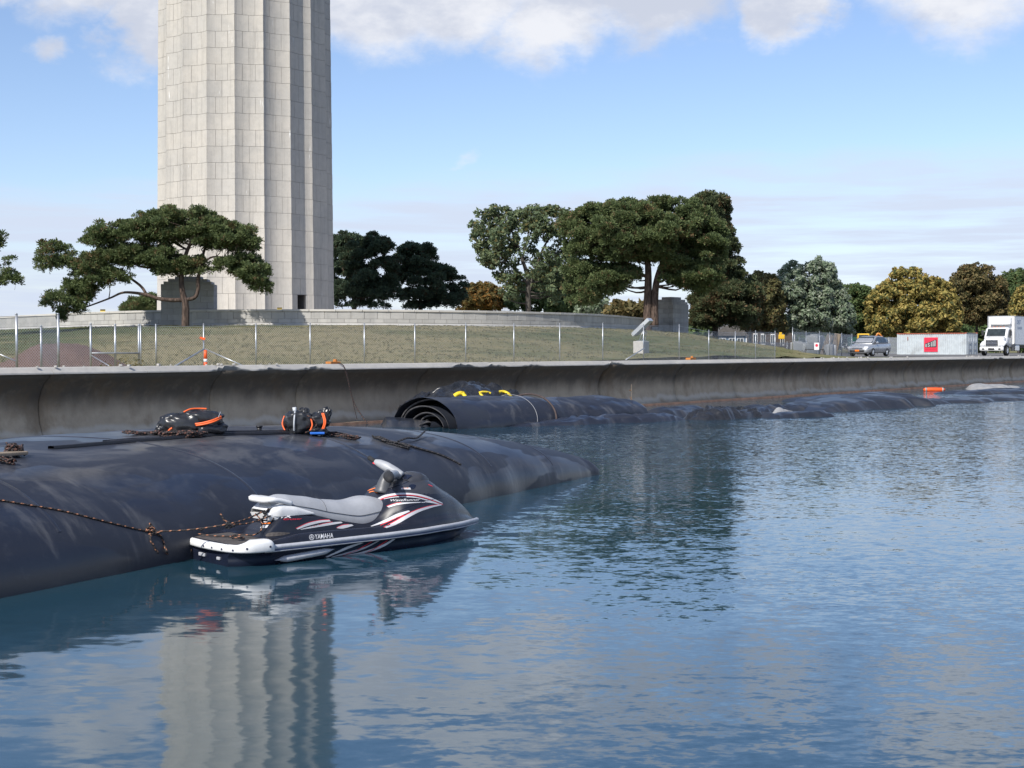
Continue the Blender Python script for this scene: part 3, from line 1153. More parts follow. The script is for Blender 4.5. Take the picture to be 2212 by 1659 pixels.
def leaf_cards(centers, radii, per, size, flat=0.8, droop=0.0):
    C, N = [], []
    for c, r in zip(centers, radii):
        m = max(5, int(per * (r / 0.8) ** 2))
        d = R.normal(0, 1, (m, 3))
        d /= np.linalg.norm(d, axis=1)[:, None]
        rr = r * R.uniform(0.15, 1.0, m)[:, None] ** 0.45
        C.append(np.array(c) + d * rr * (1, 1, flat))
        N.append(d * 0.8 + (0, 0, 0.35))
    C = np.concatenate(C)
    N = np.concatenate(N) + R.normal(0, 0.55, C.shape)
    N /= np.linalg.norm(N, axis=1)[:, None]
    n = len(C)
    t = np.cross(N, R.normal(0, 1, (n, 3)))
    t /= np.linalg.norm(t, axis=1)[:, None]
    b = np.cross(N, t)
    s = size * R.uniform(0.6, 1.25, n)[:, None]
    tip = C + t * s
    V = np.stack([C - t * s * 0.55, C + b * s * 0.42 + N * s * .08, tip, C - b * s * 0.42 + N * s * .08], 1).reshape(-1, 3)
    return V, np.arange(4 * n).reshape(-1, 4)


def tree(name, label, Y, depth, lobes, trunks, kind, leafmat, bark, group=None, limb_r=0.06, per=70, size=0.3, base=None, limbs=True, flat=None, twigs=2):
    """lobes: (outline in photo pixels, clumps, clump radius m); trunks: list of (pixel path with relative depth, radii)"""
    if base is None:
        b0 = trunks[0][0][0]
        base = P(b0[0], b0[1], Y)
        gz = float(ground_z(np.array(base.x), np.array(base.y)))
        base.z = gz
    root = thing(name, label, 'tree', base, 0, group)
    org = Vector(base)
    tm = MB()
    nodes = []
    for path, rs in trunks:
        pts = [P(p[0], p[1], Y + (p[2] if len(p) > 2 else 0)) for p in path]
        if path is trunks[0][0]:
            pts[0].z = org.z - 0.3
        cm = catmull(pts, 5)
        rs = [q * 0.64 for q in rs]
        tm.tube([p - org for p in cm], rs, 10)
        for i, p in enumerate(cm):
            nodes.append((p, float(np.interp(i / max(1, len(cm) - 1), np.linspace(0, 1, len(rs)), rs)), i / max(1, len(cm) - 1)))
    cen, rr = [], []
    pxm = Y / FPX
    zmin_n = min(p.z for p, _, _ in nodes)
    NP = np.array([tuple(p) for p, _, _ in nodes])
    for poly, n, cr in lobes:
        for (x, y, e) in sample_poly(poly, int(n * 2.1), 0.22 * cr / pxm):
            D = depth * min(1.0, e * pxm / 2.2 + 0.15)
            dy = R.uniform(-D, D)
            c = P(x, y, Y + dy)
            r = cr * (R.uniform(0.45, 0.95) if e * pxm > cr * .7 else R.uniform(0.3, 0.6))
            cen.append(tuple(c))
            rr.append(r)
            if limbs and random.random() < 0.30:
                w = np.linalg.norm(NP - np.array(c), axis=1) + np.clip(NP[:, 2] - c.z + 0.15, 0, None) * 0.8
                k = int(w.argmin())
                q, qr, _ = nodes[k]
                if (q - c).length > 3.2 or c.z < org.z + 3.0:
                    continue
                mid = (q + c) / 2 + Vector((R.normal(0, .15), R.normal(0, .15), -0.10 * (c - q).length + R.normal(0, .1)))
                r0 = min(qr * 0.6, limb_r * (0.5 + (c - q).length * 0.22))
                tm.tube([v - org for v in catmull([q, mid, c], 3)], [r0, r0 * 0.3], 5)
                for _ in range(twigs):
                    e2 = c + Vector(R.normal(0, r * .6, 3))
                    tm.tube([mid * 0.35 + c * 0.65 - org, e2 - org], [r0 * 0.35, 0.008], 3, False)
    tm.build('trunk', bark, root, True, fix=False)
    cen = np.array(cen) - np.array(org)
    if kind == 'pine':
        V, F = needle_tufts(cen, rr, per * 1.7, size * .82, flat=flat or 0.6)
    else:
        V, F = leaf_cards(cen, rr, per * 2.1, size * .70, flat=flat or 0.85)
    o = link('crown', fast_mesh('crown', V, F), leafmat, root)
    return root


def zx(pts):     # outline read from an enlarged crop of the left part of the photo
    return [(x * 0.3418, 405 + y * 0.3418) for x, y in pts]


A_ = zx([(500, 350), (560, 250), (600, 205), (670, 235), (760, 215), (840, 200), (835, 140), (900, 165), (1020, 122), (1130, 135), (1295, 115), (1370, 170), (1430, 205), (1590, 230), (1605, 290), (1645, 320), (1640, 420), (1560, 430), (1450, 420), (1340, 400), (1200, 380), (1100, 360), (950, 380), (850, 360), (700, 380), (580, 400)])
B_ = zx([(235, 440), (260, 340), (330, 335), (400, 365), (460, 375), (485, 455), (560, 415), (640, 455), (720, 500), (860, 540), (850, 590), (740, 620), (640, 650), (560, 690), (480, 640), (440, 560), (420, 505), (330, 525), (215, 545)])
C_ = zx([(258, 690), (300, 655), (400, 640), (520, 650), (600, 640), (575, 730), (545, 800), (440, 800), (405, 850), (360, 835), (345, 780), (262, 775)])
D_ = zx([(1450, 420), (1640, 425), (1705, 490), (1695, 600), (1740, 640), (1685, 685), (1600, 660), (1540, 610), (1450, 550), (1330, 525), (1350, 465)])
E_ = zx([(700, 400), (1000, 385), (1150, 440), (1300, 420), (1340, 540), (1200, 560), (1000, 570), (900, 490), (760, 480)])
F_ = zx([(480, 470), (560, 400), (720, 360), (900, 350), (1080, 360), (1120, 420), (1020, 470), (900, 500), (760, 520), (640, 480)])
G_ = zx([(430, 560), (520, 620), (650, 650), (600, 710), (520, 700), (400, 670), (390, 600)])
T1 = [([(400, 704), (401, 660), (396, 640), (392, 610), (395, 575), (405, 540), (420, 510), (428, 480)], [0.36, 0.30, 0.26, 0.22, 0.2, 0.16, 0.12, 0.05]),
      ([(396, 648), (370, 648), (342, 645), (318, 637), (285, 632), (262, 633), (235, 645), (180, 665), (140, 675)], [0.2, 0.18, 0.17, 0.15, 0.12, 0.10, 0.08, 0.06, 0.03]),
      ([(318, 640), (306, 620, 0.2), (280, 600, 0.5), (240, 575, 1), (160, 570, 1.0), (110, 545, 1.0)], [0.14, 0.12, 0.1, 0.08, 0.05, 0.03]),
      ([(398, 648), (420, 643), (428, 625), (428, 600), (436, 575), (440, 545, 0.5), (455, 510, 1), (480, 480, 1)], [0.17, 0.16, 0.15, 0.15, 0.14, 0.12, 0.09, 0.04]),
      ([(437, 570), (460, 555), (500, 560), (530, 580), (560, 610)], [0.1, 0.08, 0.06, 0.05, 0.03]),
      ([(392, 600), (360, 580), (300, 575), (250, 540), (220, 500)], [0.12, 0.1, 0.08, 0.06, 0.03]),
      ([(405, 540), (370, 520, 1), (330, 490, 1.5), (290, 470, 1.5)], [0.1, 0.08, 0.06, 0.03])]
tree('pine_tree', 'wide spreading pine with a low crooked limb in front of the monument', 76.5, 2.6,
     [(A_, 165, 0.46), (B_, 70, 0.42), (C_, 34, 0.36), (D_, 50, 0.40), (E_, 62, 0.40), (F_, 64, 0.44), (G_, 20, 0.40)], T1, 'pine', 'pine_needles', 'bark_pine', 'pines around the monument', 0.07, 62, 0.26)
tree('pine_tree', 'pine branches reaching in at the left edge of the picture', 72, 2.2,
     [([(-130, 470), (15, 482), (20, 510), (8, 535), (-12, 560), (-130, 565)], 26, .45), ([(-130, 560), (-10, 555), (30, 540), (36, 560), (20, 575), (54, 600), (50, 615), (20, 622), (-130, 640)], 24, .42)],
     [([(-130, 704), (-128, 640), (-120, 560), (-100, 500)], [.3, .25, .18, .06]), ([(-125, 600), (-60, 600), (0, 602), (30, 605)], [.12, .08, .05, .02]), ([(-122, 540), (-60, 530), (0, 520)], [.12, .08, .03])],
     'pine', 'pine_needles', 'bark_pine', 'pines around the monument', 0.05, 62, 0.26)
tree('pine_tree', 'dark pine just right of the monument column', 132, 4,
     [([(700, 520), (722, 508), (752, 500), (790, 507), (803, 500), (842, 516), (850, 532), (862, 560), (850, 640), (840, 655), (800, 650), (700, 655)], 72, 0.8), ([(700, 600), (860, 600), (880, 668), (700, 668)], 22, .75)],
     [([(766, 680), (765, 640), (768, 580), (775, 530)], [.4, .35, .25, .08]), ([(766, 630), (800, 590), (835, 560)], [.18, .14, .05]), ([(766, 620), (740, 580), (730, 540)], [.18, .12, .05])],
     'pine', 'pine_needles_dark', 'bark_dark', 'dark pines behind the terrace', 0.1, 48, 0.42)
tree('pine_tree', 'dark pine with a stepped outline left of the tall cottonwood', 136, 4,
     [([(855, 540), (880, 524), (935, 527), (942, 560), (976, 574), (980, 592), (1008, 600), (1005, 645), (990, 668), (870, 668), (850, 600)], 62, 0.8)],
     [([(910, 680), (908, 640), (905, 590), (905, 545)], [.35, .3, .2, .08]), ([(908, 640), (940, 615), (975, 605)], [.16, .12, .05])],
     'pine', 'pine_needles_dark', 'bark_dark', 'dark pines behind the terrace', 0.1, 48, 0.42)
tree('pine_tree', 'small pine top showing over the parapet left of the column', 118, 2,
     [([(262, 668), (270, 650), (300, 640), (335, 630), (352, 640), (352, 676), (262, 676)], 26, .6)],
     [([(315, 690), (315, 665), (316, 645)], [.2, .15, .05])], 'pine', 'pine_needles', 'bark_dark', 'pines around the monument', 0.06, 55, 0.36)
tree('cottonwood_tree', 'tall loose cottonwood between the two groups of pines', 122, 3.5,
     [([(1006, 492), (1018, 470), (1040, 445), (1080, 438), (1110, 452), (1130, 470), (1120, 520), (1100, 560), (1080, 600), (1040, 575), (1022, 535)], 62, .75),
      ([(1110, 455), (1140, 440), (1180, 440), (1236, 448), (1244, 500), (1200, 520), (1150, 520), (1130, 500)], 40, .7),
      ([(1090, 470), (1200, 480), (1245, 540), (1190, 600), (1130, 640), (1085, 600)], 44, .62), ([(1060, 590), (1120, 560), (1130, 620), (1120, 665), (1075, 640)], 18, .7), ([(1160, 560), (1240, 540), (1250, 640), (1200, 665), (1160, 640)], 26, .7)],
     [([(1142, 690), (1141, 640), (1140, 600), (1128, 560), (1110, 510), (1090, 470)], [.42, .36, .3, .22, .14, .05]), ([(1142, 630), (1155, 590), (1172, 540), (1195, 500), (1215, 470)], [.28, .22, .16, .1, .04]),
      ([(1138, 610), (1110, 580), (1075, 540), (1050, 500)], [.2, .15, .1, .04]), ([(1160, 575), (1195, 550), (1230, 535)], [.14, .1, .04]), ([(1128, 560), (1140, 510), (1150, 470)], [.16, .1, .04])],
     'leaf', 'leaf_cottonwood', 'bark_grey', 'broadleaf trees behind the terrace', 0.09, 56, 0.34)
tree('pine_tree', 'large domed pine with a double trunk beside the right stone pier', 99, 4,
     [([(1205, 480), (1240, 458), (1270, 440), (1320, 430), (1400, 424), (1490, 430), (1520, 442), (1560, 480), (1575, 520), (1565, 570), (1500, 590), (1400, 570), (1330, 590), (1270, 560), (1230, 560), (1215, 520)], 190, .72),
      ([(1225, 560), (1300, 570), (1400, 580), (1390, 600), (1350, 628), (1310, 650), (1275, 640), (1235, 625)], 56, .62), ([(1215, 560), (1290, 580), (1300, 640), (1285, 668), (1225, 660)], 26, .6), ([(1420, 570), (1560, 560), (1562, 600), (1540, 640), (1480, 630), (1432, 612)], 56, .62)],
     [([(1399, 706), (1399, 660), (1400, 620), (1400, 580), (1395, 530), (1380, 470)], [.52, .46, .42, .36, .24, .06]), ([(1414, 706), (1414, 655), (1418, 610), (1430, 570), (1455, 520), (1480, 470)], [.46, .42, .36, .28, .18, .05]),
      ([(1400, 600), (1360, 580), (1310, 570), (1260, 565)], [.2, .15, .1, .04]), ([(1398, 560), (1340, 530), (1290, 500)], [.18, .12, .05]), ([(1424, 590), (1480, 580), (1540, 570)], [.2, .14, .05])],
     'pine', 'pine_needles', 'bark_pine', 'pines around the monument', 0.09, 62, 0.36)
tree('pine_tree', 'rusty pine leaning out behind the large domed pine', 112, 3.5,
     [([(1485, 428), (1520, 416), (1556, 413), (1578, 438), (1572, 482), (1592, 520), (1606, 578), (1590, 600), (1550, 600), (1520, 520), (1500, 470)], 60, .72),
      ([(1500, 590), (1600, 590), (1645, 600), (1640, 705), (1495, 712), (1490, 650)], 70, .85)],
     [([(1545, 714), (1545, 650), (1540, 580), (1545, 500), (1550, 440)], [.38, .32, .24, .14, .04]), ([(1543, 600), (1575, 585), (1600, 575)], [.15, .1, .04]), ([(1544, 640), (1590, 625), (1630, 620)], [.15, .1, .04])],
     'pine', 'pine_needles_rusty', 'bark_dark', 'pines around the monument', 0.09, 54, 0.4)
BG = 'trees beyond the parking lot'


def broad(label, Y, poly, tp, n, cr, mat, per=60, size=0.45, bark='bark_grey', dep=4.0, name='broadleaf_tree', extra=(), group=BG):
    lim = group == BG
    tr = [(tp, [.35, .3, .2, .08])]
    x0, y0 = tp[0]
    x1, y1 = tp[-1]
    ym = (tp[1][1] + tp[2][1]) / 2
    w = (max(p[0] for p in poly) - min(p[0] for p in poly)) * .3
    tr.append(([tp[1], ((tp[1][0] + x1 + w) / 2, ym), (x1 + w, y1 + 10)], [.2, .14, .04]))
    tr.append(([tp[1], ((tp[1][0] + x1 - w) / 2, ym), (x1 - w, y1 + 12)], [.2, .14, .04]))
    return tree(name, label, Y, dep, [(poly, n, cr)] + list(extra), tr, 'leaf', mat, bark, group, 0.09, per, size, limbs=lim)


broad('orange tinged tree low behind the dark pines', 165, [(985, 640), (1002, 618), (1030, 604), (1068, 612), (1100, 640), (1105, 676), (985, 676)], [(1045, 690), (1045, 665), (1043, 645), (1042, 620)], 60, .95, 'leaf_orange', group='broadleaf trees behind the terrace')
broad('green bush left of the large pine trunk, behind the parapet', 130, [(1175, 672), (1185, 640), (1240, 630), (1262, 640), (1262, 676), (1175, 678)], [(1220, 690), (1220, 665), (1220, 655), (1220, 645)], 34, .75, 'leaf_green', group='broadleaf trees behind the terrace')
broad('dark green tree filling the gap between cottonwood and large pine', 145, [(1085, 640), (1120, 610), (1165, 575), (1240, 545), (1300, 565), (1325, 625), (1300, 668), (1090, 680)], [(1200, 700), (1200, 660), (1205, 630), (1210, 590)], 85, .9, 'leaf_green', group='broadleaf trees behind the terrace')
broad('pale grey green shrub behind the parapet near the double trunk', 118, [(1240, 662), (1262, 646), (1290, 640), (1315, 652), (1318, 682), (1240, 682)], [(1280, 695), (1280, 670), (1280, 660), (1280, 650)], 34, .6, 'leaf_silver', group='broadleaf trees behind the terrace')
broad('dark shrubs hanging over the parapet left of the double trunk', 112, [(1305, 660), (1330, 648), (1400, 650), (1410, 690), (1330, 690), (1300, 680)], [(1360, 700), (1360, 680), (1360, 670), (1360, 660)], 40, .6, 'leaf_brown', group='broadleaf trees behind the terrace')
broad('olive tree with a pale slender trunk right of the rusty pine', 185, [(1592, 625), (1615, 600), (1640, 583), (1678, 594), (1695, 640), (1700, 718), (1596, 718)], [(1620, 745), (1622, 700), (1630, 660), (1642, 615)], 95, 1.05, 'leaf_olive', bark='bark_pale')
broad('silvery green windblown poplar behind the fence', 190, [(1650, 660), (1662, 620), (1690, 575), (1713, 560), (1735, 572), (1762, 549), (1783, 562), (1803, 563), (1808, 600), (1835, 640), (1850, 690), (1850, 722), (1665, 722)], [(1750, 750), (1748, 700), (1745, 640), (1750, 580)], 190, 1.0, 'leaf_silver', 55, .5)
broad('dark green tree between the silver poplar and the yellow tree', 205, [(1785, 650), (1815, 615), (1850, 608), (1892, 625), (1905, 660), (1900, 724), (1790, 724)], [(1845, 750), (1845, 700), (1845, 670), (1845, 630)], 100, 1.1, 'leaf_green')
broad('yellow autumn tree behind the shipping container', 200, [(1862, 690), (1872, 645), (1895, 612), (1920, 602), (1960, 596), (2000, 592), (2045, 602), (2068, 632), (2085, 690), (2068, 735), (1880, 735)], [(1975, 755), (1975, 710), (1975, 660), (1975, 620)], 210, 1.05, 'leaf_yellow', 55, .5,
      extra=[([(1915, 606), (1925, 580), (1960, 572), (1990, 578), (1998, 600)], 18, .7)])
broad('large brown turning tree behind the box truck', 215, [(2040, 640), (2050, 595), (2080, 572), (2118, 563), (2150, 580), (2178, 612), (2185, 700), (2060, 705)], [(2110, 750), (2110, 700), (2110, 650), (2112, 595)], 140, 1.15, 'leaf_brown')
broad('dark green tree top at the right edge behind the truck', 235, [(2150, 600), (2172, 583), (2200, 578), (2260, 592), (2260, 705), (2150, 705)], [(2200, 750), (2200, 700), (2200, 650), (2200, 600)], 100, 1.2, 'leaf_green')
broad('bright green tree at the right edge above the truck box', 205, [(2178, 660), (2195, 622), (2215, 608), (2280, 610), (2280, 725), (2180, 725)], [(2230, 750), (2230, 700), (2230, 670), (2230, 625)], 80, 1.05, 'leaf_yellow')


def far_woods():
    # a mass of wood far behind that closes the horizon
    cen, rr = [], []
    for k in range(520):
        x = R.uniform(960, 2500)
        top = 690 + 14 * math.sin(x * .021) + 9 * math.sin(x * .057)
        y = R.uniform(top, 752)
        c = P(x, y, R.uniform(255, 290))
        cen.append(tuple(c))
        rr.append(R.uniform(1.2, 2.2))
    V, F = leaf_cards(np.array(cen), rr, 22, 0.75)
    o = link('distant_wood', fast_mesh('distant_wood', V, F), 'leaf_green')
    tag(o, 'low dark mass of distant wood closing the horizon on the right', 'wood', kind='stuff')


far_woods()


# ------------------------------------------------------------------ fence along the sea wall
plain('galvanised', (0.46, 0.48, 0.50), 0.42, 0.15, 8, metal=0.75)
plain('fence_wire', (0.42, 0.44, 0.46), 0.5, 0.1, 8, metal=0.5)


def fence_pt(x, Y):
    p = P(x, 760, Y)
    return Vector((p.x, p.y, 0))


def wall_Y(x):
    u = (x - 1106) / FPX
    t = (WA.y * u - WA.x) / (WT.x - WT.y * u)
    return WA.y + WT.y * t


def chain_link(pts, h0, tops, pitch=0.075, th=0.0058):
    """two layers of slanting wires between ground points"""
    V, F = [], []
    for i in range(len(pts) - 1):
        a, b = pts[i], pts[i + 1]
        L = (b - a).length
        ha, hb = tops[i], tops[i + 1]
        H = min(ha, hb) - h0
        n = int((L + H) / pitch)
        d = (b - a) / L
        nn = Vector((-d.y, d.x, 0)) * th
        for sgn in (1, -1):
            for k in range(n):
                s0 = -H + k * pitch
                e0, e1 = max(0, s0), min(L, s0 + H)
                if e1 <= e0:
                    continue
                z0, z1 = h0 + (e0 - s0), h0 + (e1 - s0)
                if sgn < 0:
                    q0, q1 = L - e0, L - e1
                else:
                    q0, q1 = e0, e1
                p0 = a + d * q0 + Vector((0, 0, z0)) + nn * sgn * .5
                p1 = a + d * q1 + Vector((0, 0, z1)) + nn * sgn * .5
                wv = (p1 - p0).normalized()
                sd = wv.cross(Vector((-d.y, d.x, 0))).normalized() * th * 0.62
                m = len(V)
                V += [p0 - sd, p0 + sd, p1 + sd, p1 - sd]
                F.append((m, m + 1, m + 2, m + 3))
    return np.array([tuple(v) for v in V]), np.array(F)


def fence(label, xs, Yf, tops_px, post_r=0.020, rail=True, group='chain link fences', th=0.0058):
    pts = [fence_pt(x, Yf(x)) for x in xs]
    base = [float(ground_z(np.array(p.x), np.array(p.y))) for p in pts]
    tops = [CAM_H + (757 - ty) * p.y / FPX for p, ty in zip(pts, tops_px)]
    root = thing('chain_link_fence', label, 'fence', (pts[0].x, pts[0].y, base[0]), 0, group)
    org = Vector(root.location)
    for p, b, tp in zip(pts, base, tops):
        mb = MB().tube([Vector((p.x, p.y, b - 0.1)) - org, Vector((p.x, p.y, tp)) - org], post_r, 8)
        mb.tube([Vector((p.x, p.y, tp)) - org, Vector((p.x, p.y, tp + 0.03)) - org], [post_r * 1.3, post_r * .6], 8)
        mb.build('post', 'galvanised', root, True)
    V, F = chain_link(pts, min(base) + 0.05, [t_ - 0.06 for t_ in tops], 0.075, th)
    link('wire_mesh', fast_mesh('wire_mesh', V - np.array(org), F), 'fence_wire', root)
    if rail:
        mb = MB()
        mb.tube([Vector((p.x, p.y, t_ - 0.05)) - org for p, t_ in zip(pts, tops)], 0.006, 5)
        mb.build('tension_wire', 'galvanised', root, True)
    return root


def YF(x):
    return wall_Y(x) + 1.1 + 2.4 * max(0, min(1, (1300 - x) / 1300))


xs = [304, 337, 440, 553, 670, 787, 896, 1006, 1110, 1209, 1302, 1390, 1467, 1531, 1588, 1632, 1674]
fence('long low chain link fence running along the grass bank behind the sea wall', xs, YF, [702, 702, 701, 700, 699, 699, 699, 699, 700, 700, 699, 701, 702, 714, 717, 715, 716])
fence('taller chain link fence at the left end with a wire along its top', [-60, 36, 126], lambda x: wall_Y(x) + 2.0, [680, 679, 679], 0.032)
fence('short chain link fence panel in front of the gravel heap', [89, 196, 249, 300], lambda x: wall_Y(x) + 3.6, [705, 700, 702, 702], 0.03)
fence('far chain link enclosure panel beside the grey car', [1712, 1741, 1770, 1792, 1818, 1840], lambda x: 96 + (x - 1700) * .12, [708, 716, 716, 718, 720, 722], 0.03, th=0.016)
fence('second far chain link panel behind the enclosure', [1560, 1640, 1700, 1726, 1750, 1780, 1808], lambda x: 112 + (x - 1700) * .10, [738, 738, 738, 728, 727, 727, 728], 0.03, th=0.016)
fence('distant chain link fence between the yard and the container', [1846, 1870, 1895, 1920, 1940], lambda x: 176, [728, 728, 728, 728, 728], 0.035, th=0.02)

# gate frame rail and the loose stays
def stay(label, a, b, r=0.02, mat='galvanised', name='fence_stay'):
    org = Vector(a)
    o = MB().tube([Vector((0, 0, 0)), Vector(b) - org], r, 7).build(name, mat, None, True)
    o.location = org
    tag(o, label, 'stay', 'fence stays')
    return o


def fp(x, y, f=YF):
    return P(x, y, f(x))


stay('horizontal gate rail between two posts before the gravel heap', P(198, 763, wall_Y(198) + 3.58), P(300, 763, wall_Y(300) + 3.58), 0.022)
stay('slanting stay from the post over the gravel heap to the ground', P(198, 768, wall_Y(198) + 3.5), P(245, 796, wall_Y(245) + 1.2), 0.014)
stay('slanting stay at the far left edge of the fence', P(-20, 757, wall_Y(0) + 2), P(36, 781, wall_Y(36) + 1.6), 0.016)
stay('slanting stay left of the orange delineator post', P(441, 754, YF(441) - .1), P(368, 797, wall_Y(368) + .7), 0.024)
stay('slanting stay right of the orange delineator post', P(443, 754, YF(441) - .1), P(527, 791, wall_Y(527) + .7), 0.018)
stay('slanting stay at the foot of the solar panel block', P(1392, 752, YF(1390) - .1), P(1352, 777, wall_Y(1352) + .7), 0.022)

# delineator
plain('orange_plastic', (0.78, 0.10, 0.018), 0.45, 0.12, 6)
plain('white_plastic', (0.80, 0.79, 0.76), 0.4, 0.08, 6, dirt=0.25)
plain('black_rubber', (0.02, 0.02, 0.021), 0.8, 0.2, 6)
b = P(444, 797, wall_Y(444) + 1.0)
b.z = LAWN_Z
dl = thing('delineator_post', 'orange and white striped delineator post standing behind the coping', 'delineator', b)
zt = [0.0, 0.12, 0.24, 0.36, 0.80]
hh = P(444, 756, b.y).z - LAWN_Z
MB().tube([(0, 0, 0), (0, 0, 0.05)], 0.16, 14).build('base', 'black_rubber', dl, True)
MB().tube([(0, 0, 0.05), (0, 0, hh * .35)], [0.052, 0.05], 12).build('tube', 'orange_plastic', dl, True)
MB().tube([(0, 0, hh * .35), (0, 0, hh * .52)], 0.051, 12).build('white_band', 'white_plastic', dl, True)
MB().tube([(0, 0, hh * .52), (0, 0, hh)], [0.05, 0.042], 12).build('tube', 'orange_plastic', dl, True)
o = MB().add([tuple(P(432, 727, YF(440) - .08)), tuple(P(444, 730, YF(440) - .05)), tuple(P(441, 735, YF(440) - .1)), tuple(P(431, 731, YF(440) - .15))], [(0, 1, 2, 3)]).build('marker_ribbon', 'orange_plastic')
tag(o, 'scrap of pink orange ribbon tied to the fence above the delineator', 'ribbon')

# orange cable reel stubs on the coping
plain('rust_orange', (0.42, 0.16, 0.035), 0.8, 0.25, 8)
for lab, x, y, s in (('rusty orange mooring plate on the coping where the rope is tied', 722, 785, (0.42, .22, .07)), ('small rusty orange plate on the coping right of the solar panel', 1497, 774, (0.5, .24, .09))):
    p = W(*tw(P(x, y, wall_Y(x))), 0)
    t_, _ = tw(P(x, y, wall_Y(x) + .3))
    p = W(t_, 0.25, 1.80)
    mb = MB().box((0, 0, s[2] / 2), s, 0, 0.015).box((s[0] * .2, 0, s[2] + .03), (.1, .1, .08), .4, .01)
    o = mb.build('mooring_plate', 'rust_orange')
    o.location = p
    o.rotation_euler = (0, 0, math.atan2(WT.y, WT.x))
    tag(o, lab, 'mooring plate', 'rusty plates on the coping')

# gravel heap
def heap():
    m, t = newmat('red_gravel')
    geo = t.n('ShaderNodeNewGeometry').outputs['Position']
    n1 = t.noise(geo, 18, 6, 0.8)
    c = t.mix(t.ramp(n1, 0.3, 0.7), (0.155, 0.098, 0.080), (0.29, 0.20, 0.17))
    finish(t, c, 0.95, n1, 1.0, 0.08, spec=0.1)
    ctr = P(135, 790, wall_Y(150) + 7.5)
    n = 70
    g = np.linspace(-1, 1, n)
    X, Y = np.meshgrid(g, g)
    r = np.hypot(X, Y)
    prof = np.clip(1 - r, 0, 1)
    z = 0.74 * np.minimum(prof * 1.45, 0.85 + 0.15 * prof) * (prof > 0)
    z += fbm(np.stack([X * 3, Y * 3, X * 0], -1), 21, 4) * 0.09 * np.clip(prof * 4, 0, 1)
    z += fbm(np.stack([X * 22, Y * 22, X * 0], -1), 22, 2) * 0.05 * np.clip(prof * 6, 0, 1)
    o = grid_mesh('gravel_heap', np.stack([X * 2.0, Y * 2.2, z - 0.05], -1), 'red_gravel')
    o.location = (ctr.x, ctr.y, LAWN_Z)
    tag(o, 'heap of reddish gravel behind the fence at the left', 'gravel heap')
    # weeds in front
    V, F = leaf_cards(np.array([tuple(P(x, y, wall_Y(x) + 1.0) + Vector((0, 0, .05))) for x, y in ((262, 788), (272, 782), (300, 786), (292, 790), (232, 792), (228, 795))]), [.16] * 6, 380, .05)
    o = link('weed', fast_mesh('weed', V, F), 'leaf_brown')
    tag(o, 'dry brown weeds growing behind the coping near the gravel heap', 'weeds', kind='stuff')


heap()


# ------------------------------------------------------------------ solar panel on its concrete block
def solar():
    Yb = 61.0
    b = P(1385, 768, Yb)
    gz = float(ground_z(np.array(b.x), np.array(b.y)))
    sc = Yb / FPX
    bw = 26 * sc
    bh = 0.62
    b.z = gz
    ztop = P(1385, 737, Yb).z
    bh = ztop - gz + 0.25
    o = MB().box((0, 0, bh / 2 - 0.25), (0.52, 0.52, bh), 0, 0.02).build('concrete_block', 'block_concrete', None, False, (b.x, b.y, gz), rad(-33))
    tag(o, 'square concrete ballast block under the solar panel', 'concrete block')
    plain('panel_alu', (0.55, 0.56, 0.57), 0.35, 0.08, 5, metal=0.6)
    plain('panel_cells', (0.015, 0.02, 0.05), 0.15, 0.2, 4)
    plain('panel_back', (0.42, 0.43, 0.44), 0.6, 0.08, 4)
    r = thing('solar_panel', 'tilted solar panel on struts standing on the concrete block', 'solar panel', (b.x, b.y, ztop), rad(-24))
    M = Matrix.Rotation(rad(-42), 3, 'Y')

    def rb(c, s):
        mb = MB()
        mb.box((0, 0, 0), s)
        V = [M @ (Vector(v) + Vector(c)) + Vector((0.05, 0, 0.62)) for v in mb.v]
        m2 = MB()
        m2.add(V, mb.f)
        return m2
    # panel: tilted box frame (deep rim) with cells on the upper side
    rb((0, 0, 0.0), (0.98, 0.56, 0.16)).build('panel_case', 'panel_alu', r)
    rb((0, 0, 0.083), (0.9, 0.48, 0.004)).build('cell_face', 'panel_cells', r)
    rb((0, 0, -0.083), (0.88, 0.46, 0.004)).build('back_sheet', 'panel_back', r)
    rb((-0.50, -0.05, 0.0), (0.09, 0.3, 0.1)).build('battery_box', 'white_plastic', r)
    for y in (-.16, .16):
        MB().tube([(-0.06, y, -0.01), (0.16, y, 0.48)], 0.017, 6).build('strut', 'galvanised', r, True)
        MB().tube([(0.12, y, -0.01), (0.20, y, 0.44)], 0.014, 6).build('strut', 'galvanised', r, True)
    MB().box((0.02, 0, .012), (.36, .42, .02)).build('foot_plate', 'galvanised', r)


solar()

# warning placards on the terrace, seen just over the parapet
plain('sign_yellow', (0.75, 0.52, 0.03), 0.5, 0.05, 5)
plain('sign_black', (0.02, 0.02, 0.02), 0.5, 0.05, 5)
for lab, x, Y in (('small yellow and black notice at the foot of the monument column', 604, 96.0), ('small yellow and black notice over the parapet left of the pine', 222, 92.0)):
    tpz = P(x, 664 if x > 500 else 668, Y)
    r = thing('notice_board', lab, 'notice', (tpz.x, tpz.y, PAR_BASE + .06), 0, 'notices on the terrace')
    h = tpz.z - PAR_BASE - .06
    MB().box((0, 0, h - 0.14), (0.34, 0.03, 0.28), 0, .005).build('board', 'sign_yellow', r)
    MB().box((0, -0.017, h - 0.05), (0.33, 0.006, 0.09)).build('header', 'sign_black', r)
    MB().box((0, -0.017, h - 0.2), (0.2, 0.006, 0.05)).build('symbol', 'orange_plastic', r)
    MB().tube([(0, 0.03, 0), (0, 0.03, h - .05)], .02, 6).build('post', 'galvanised', r)
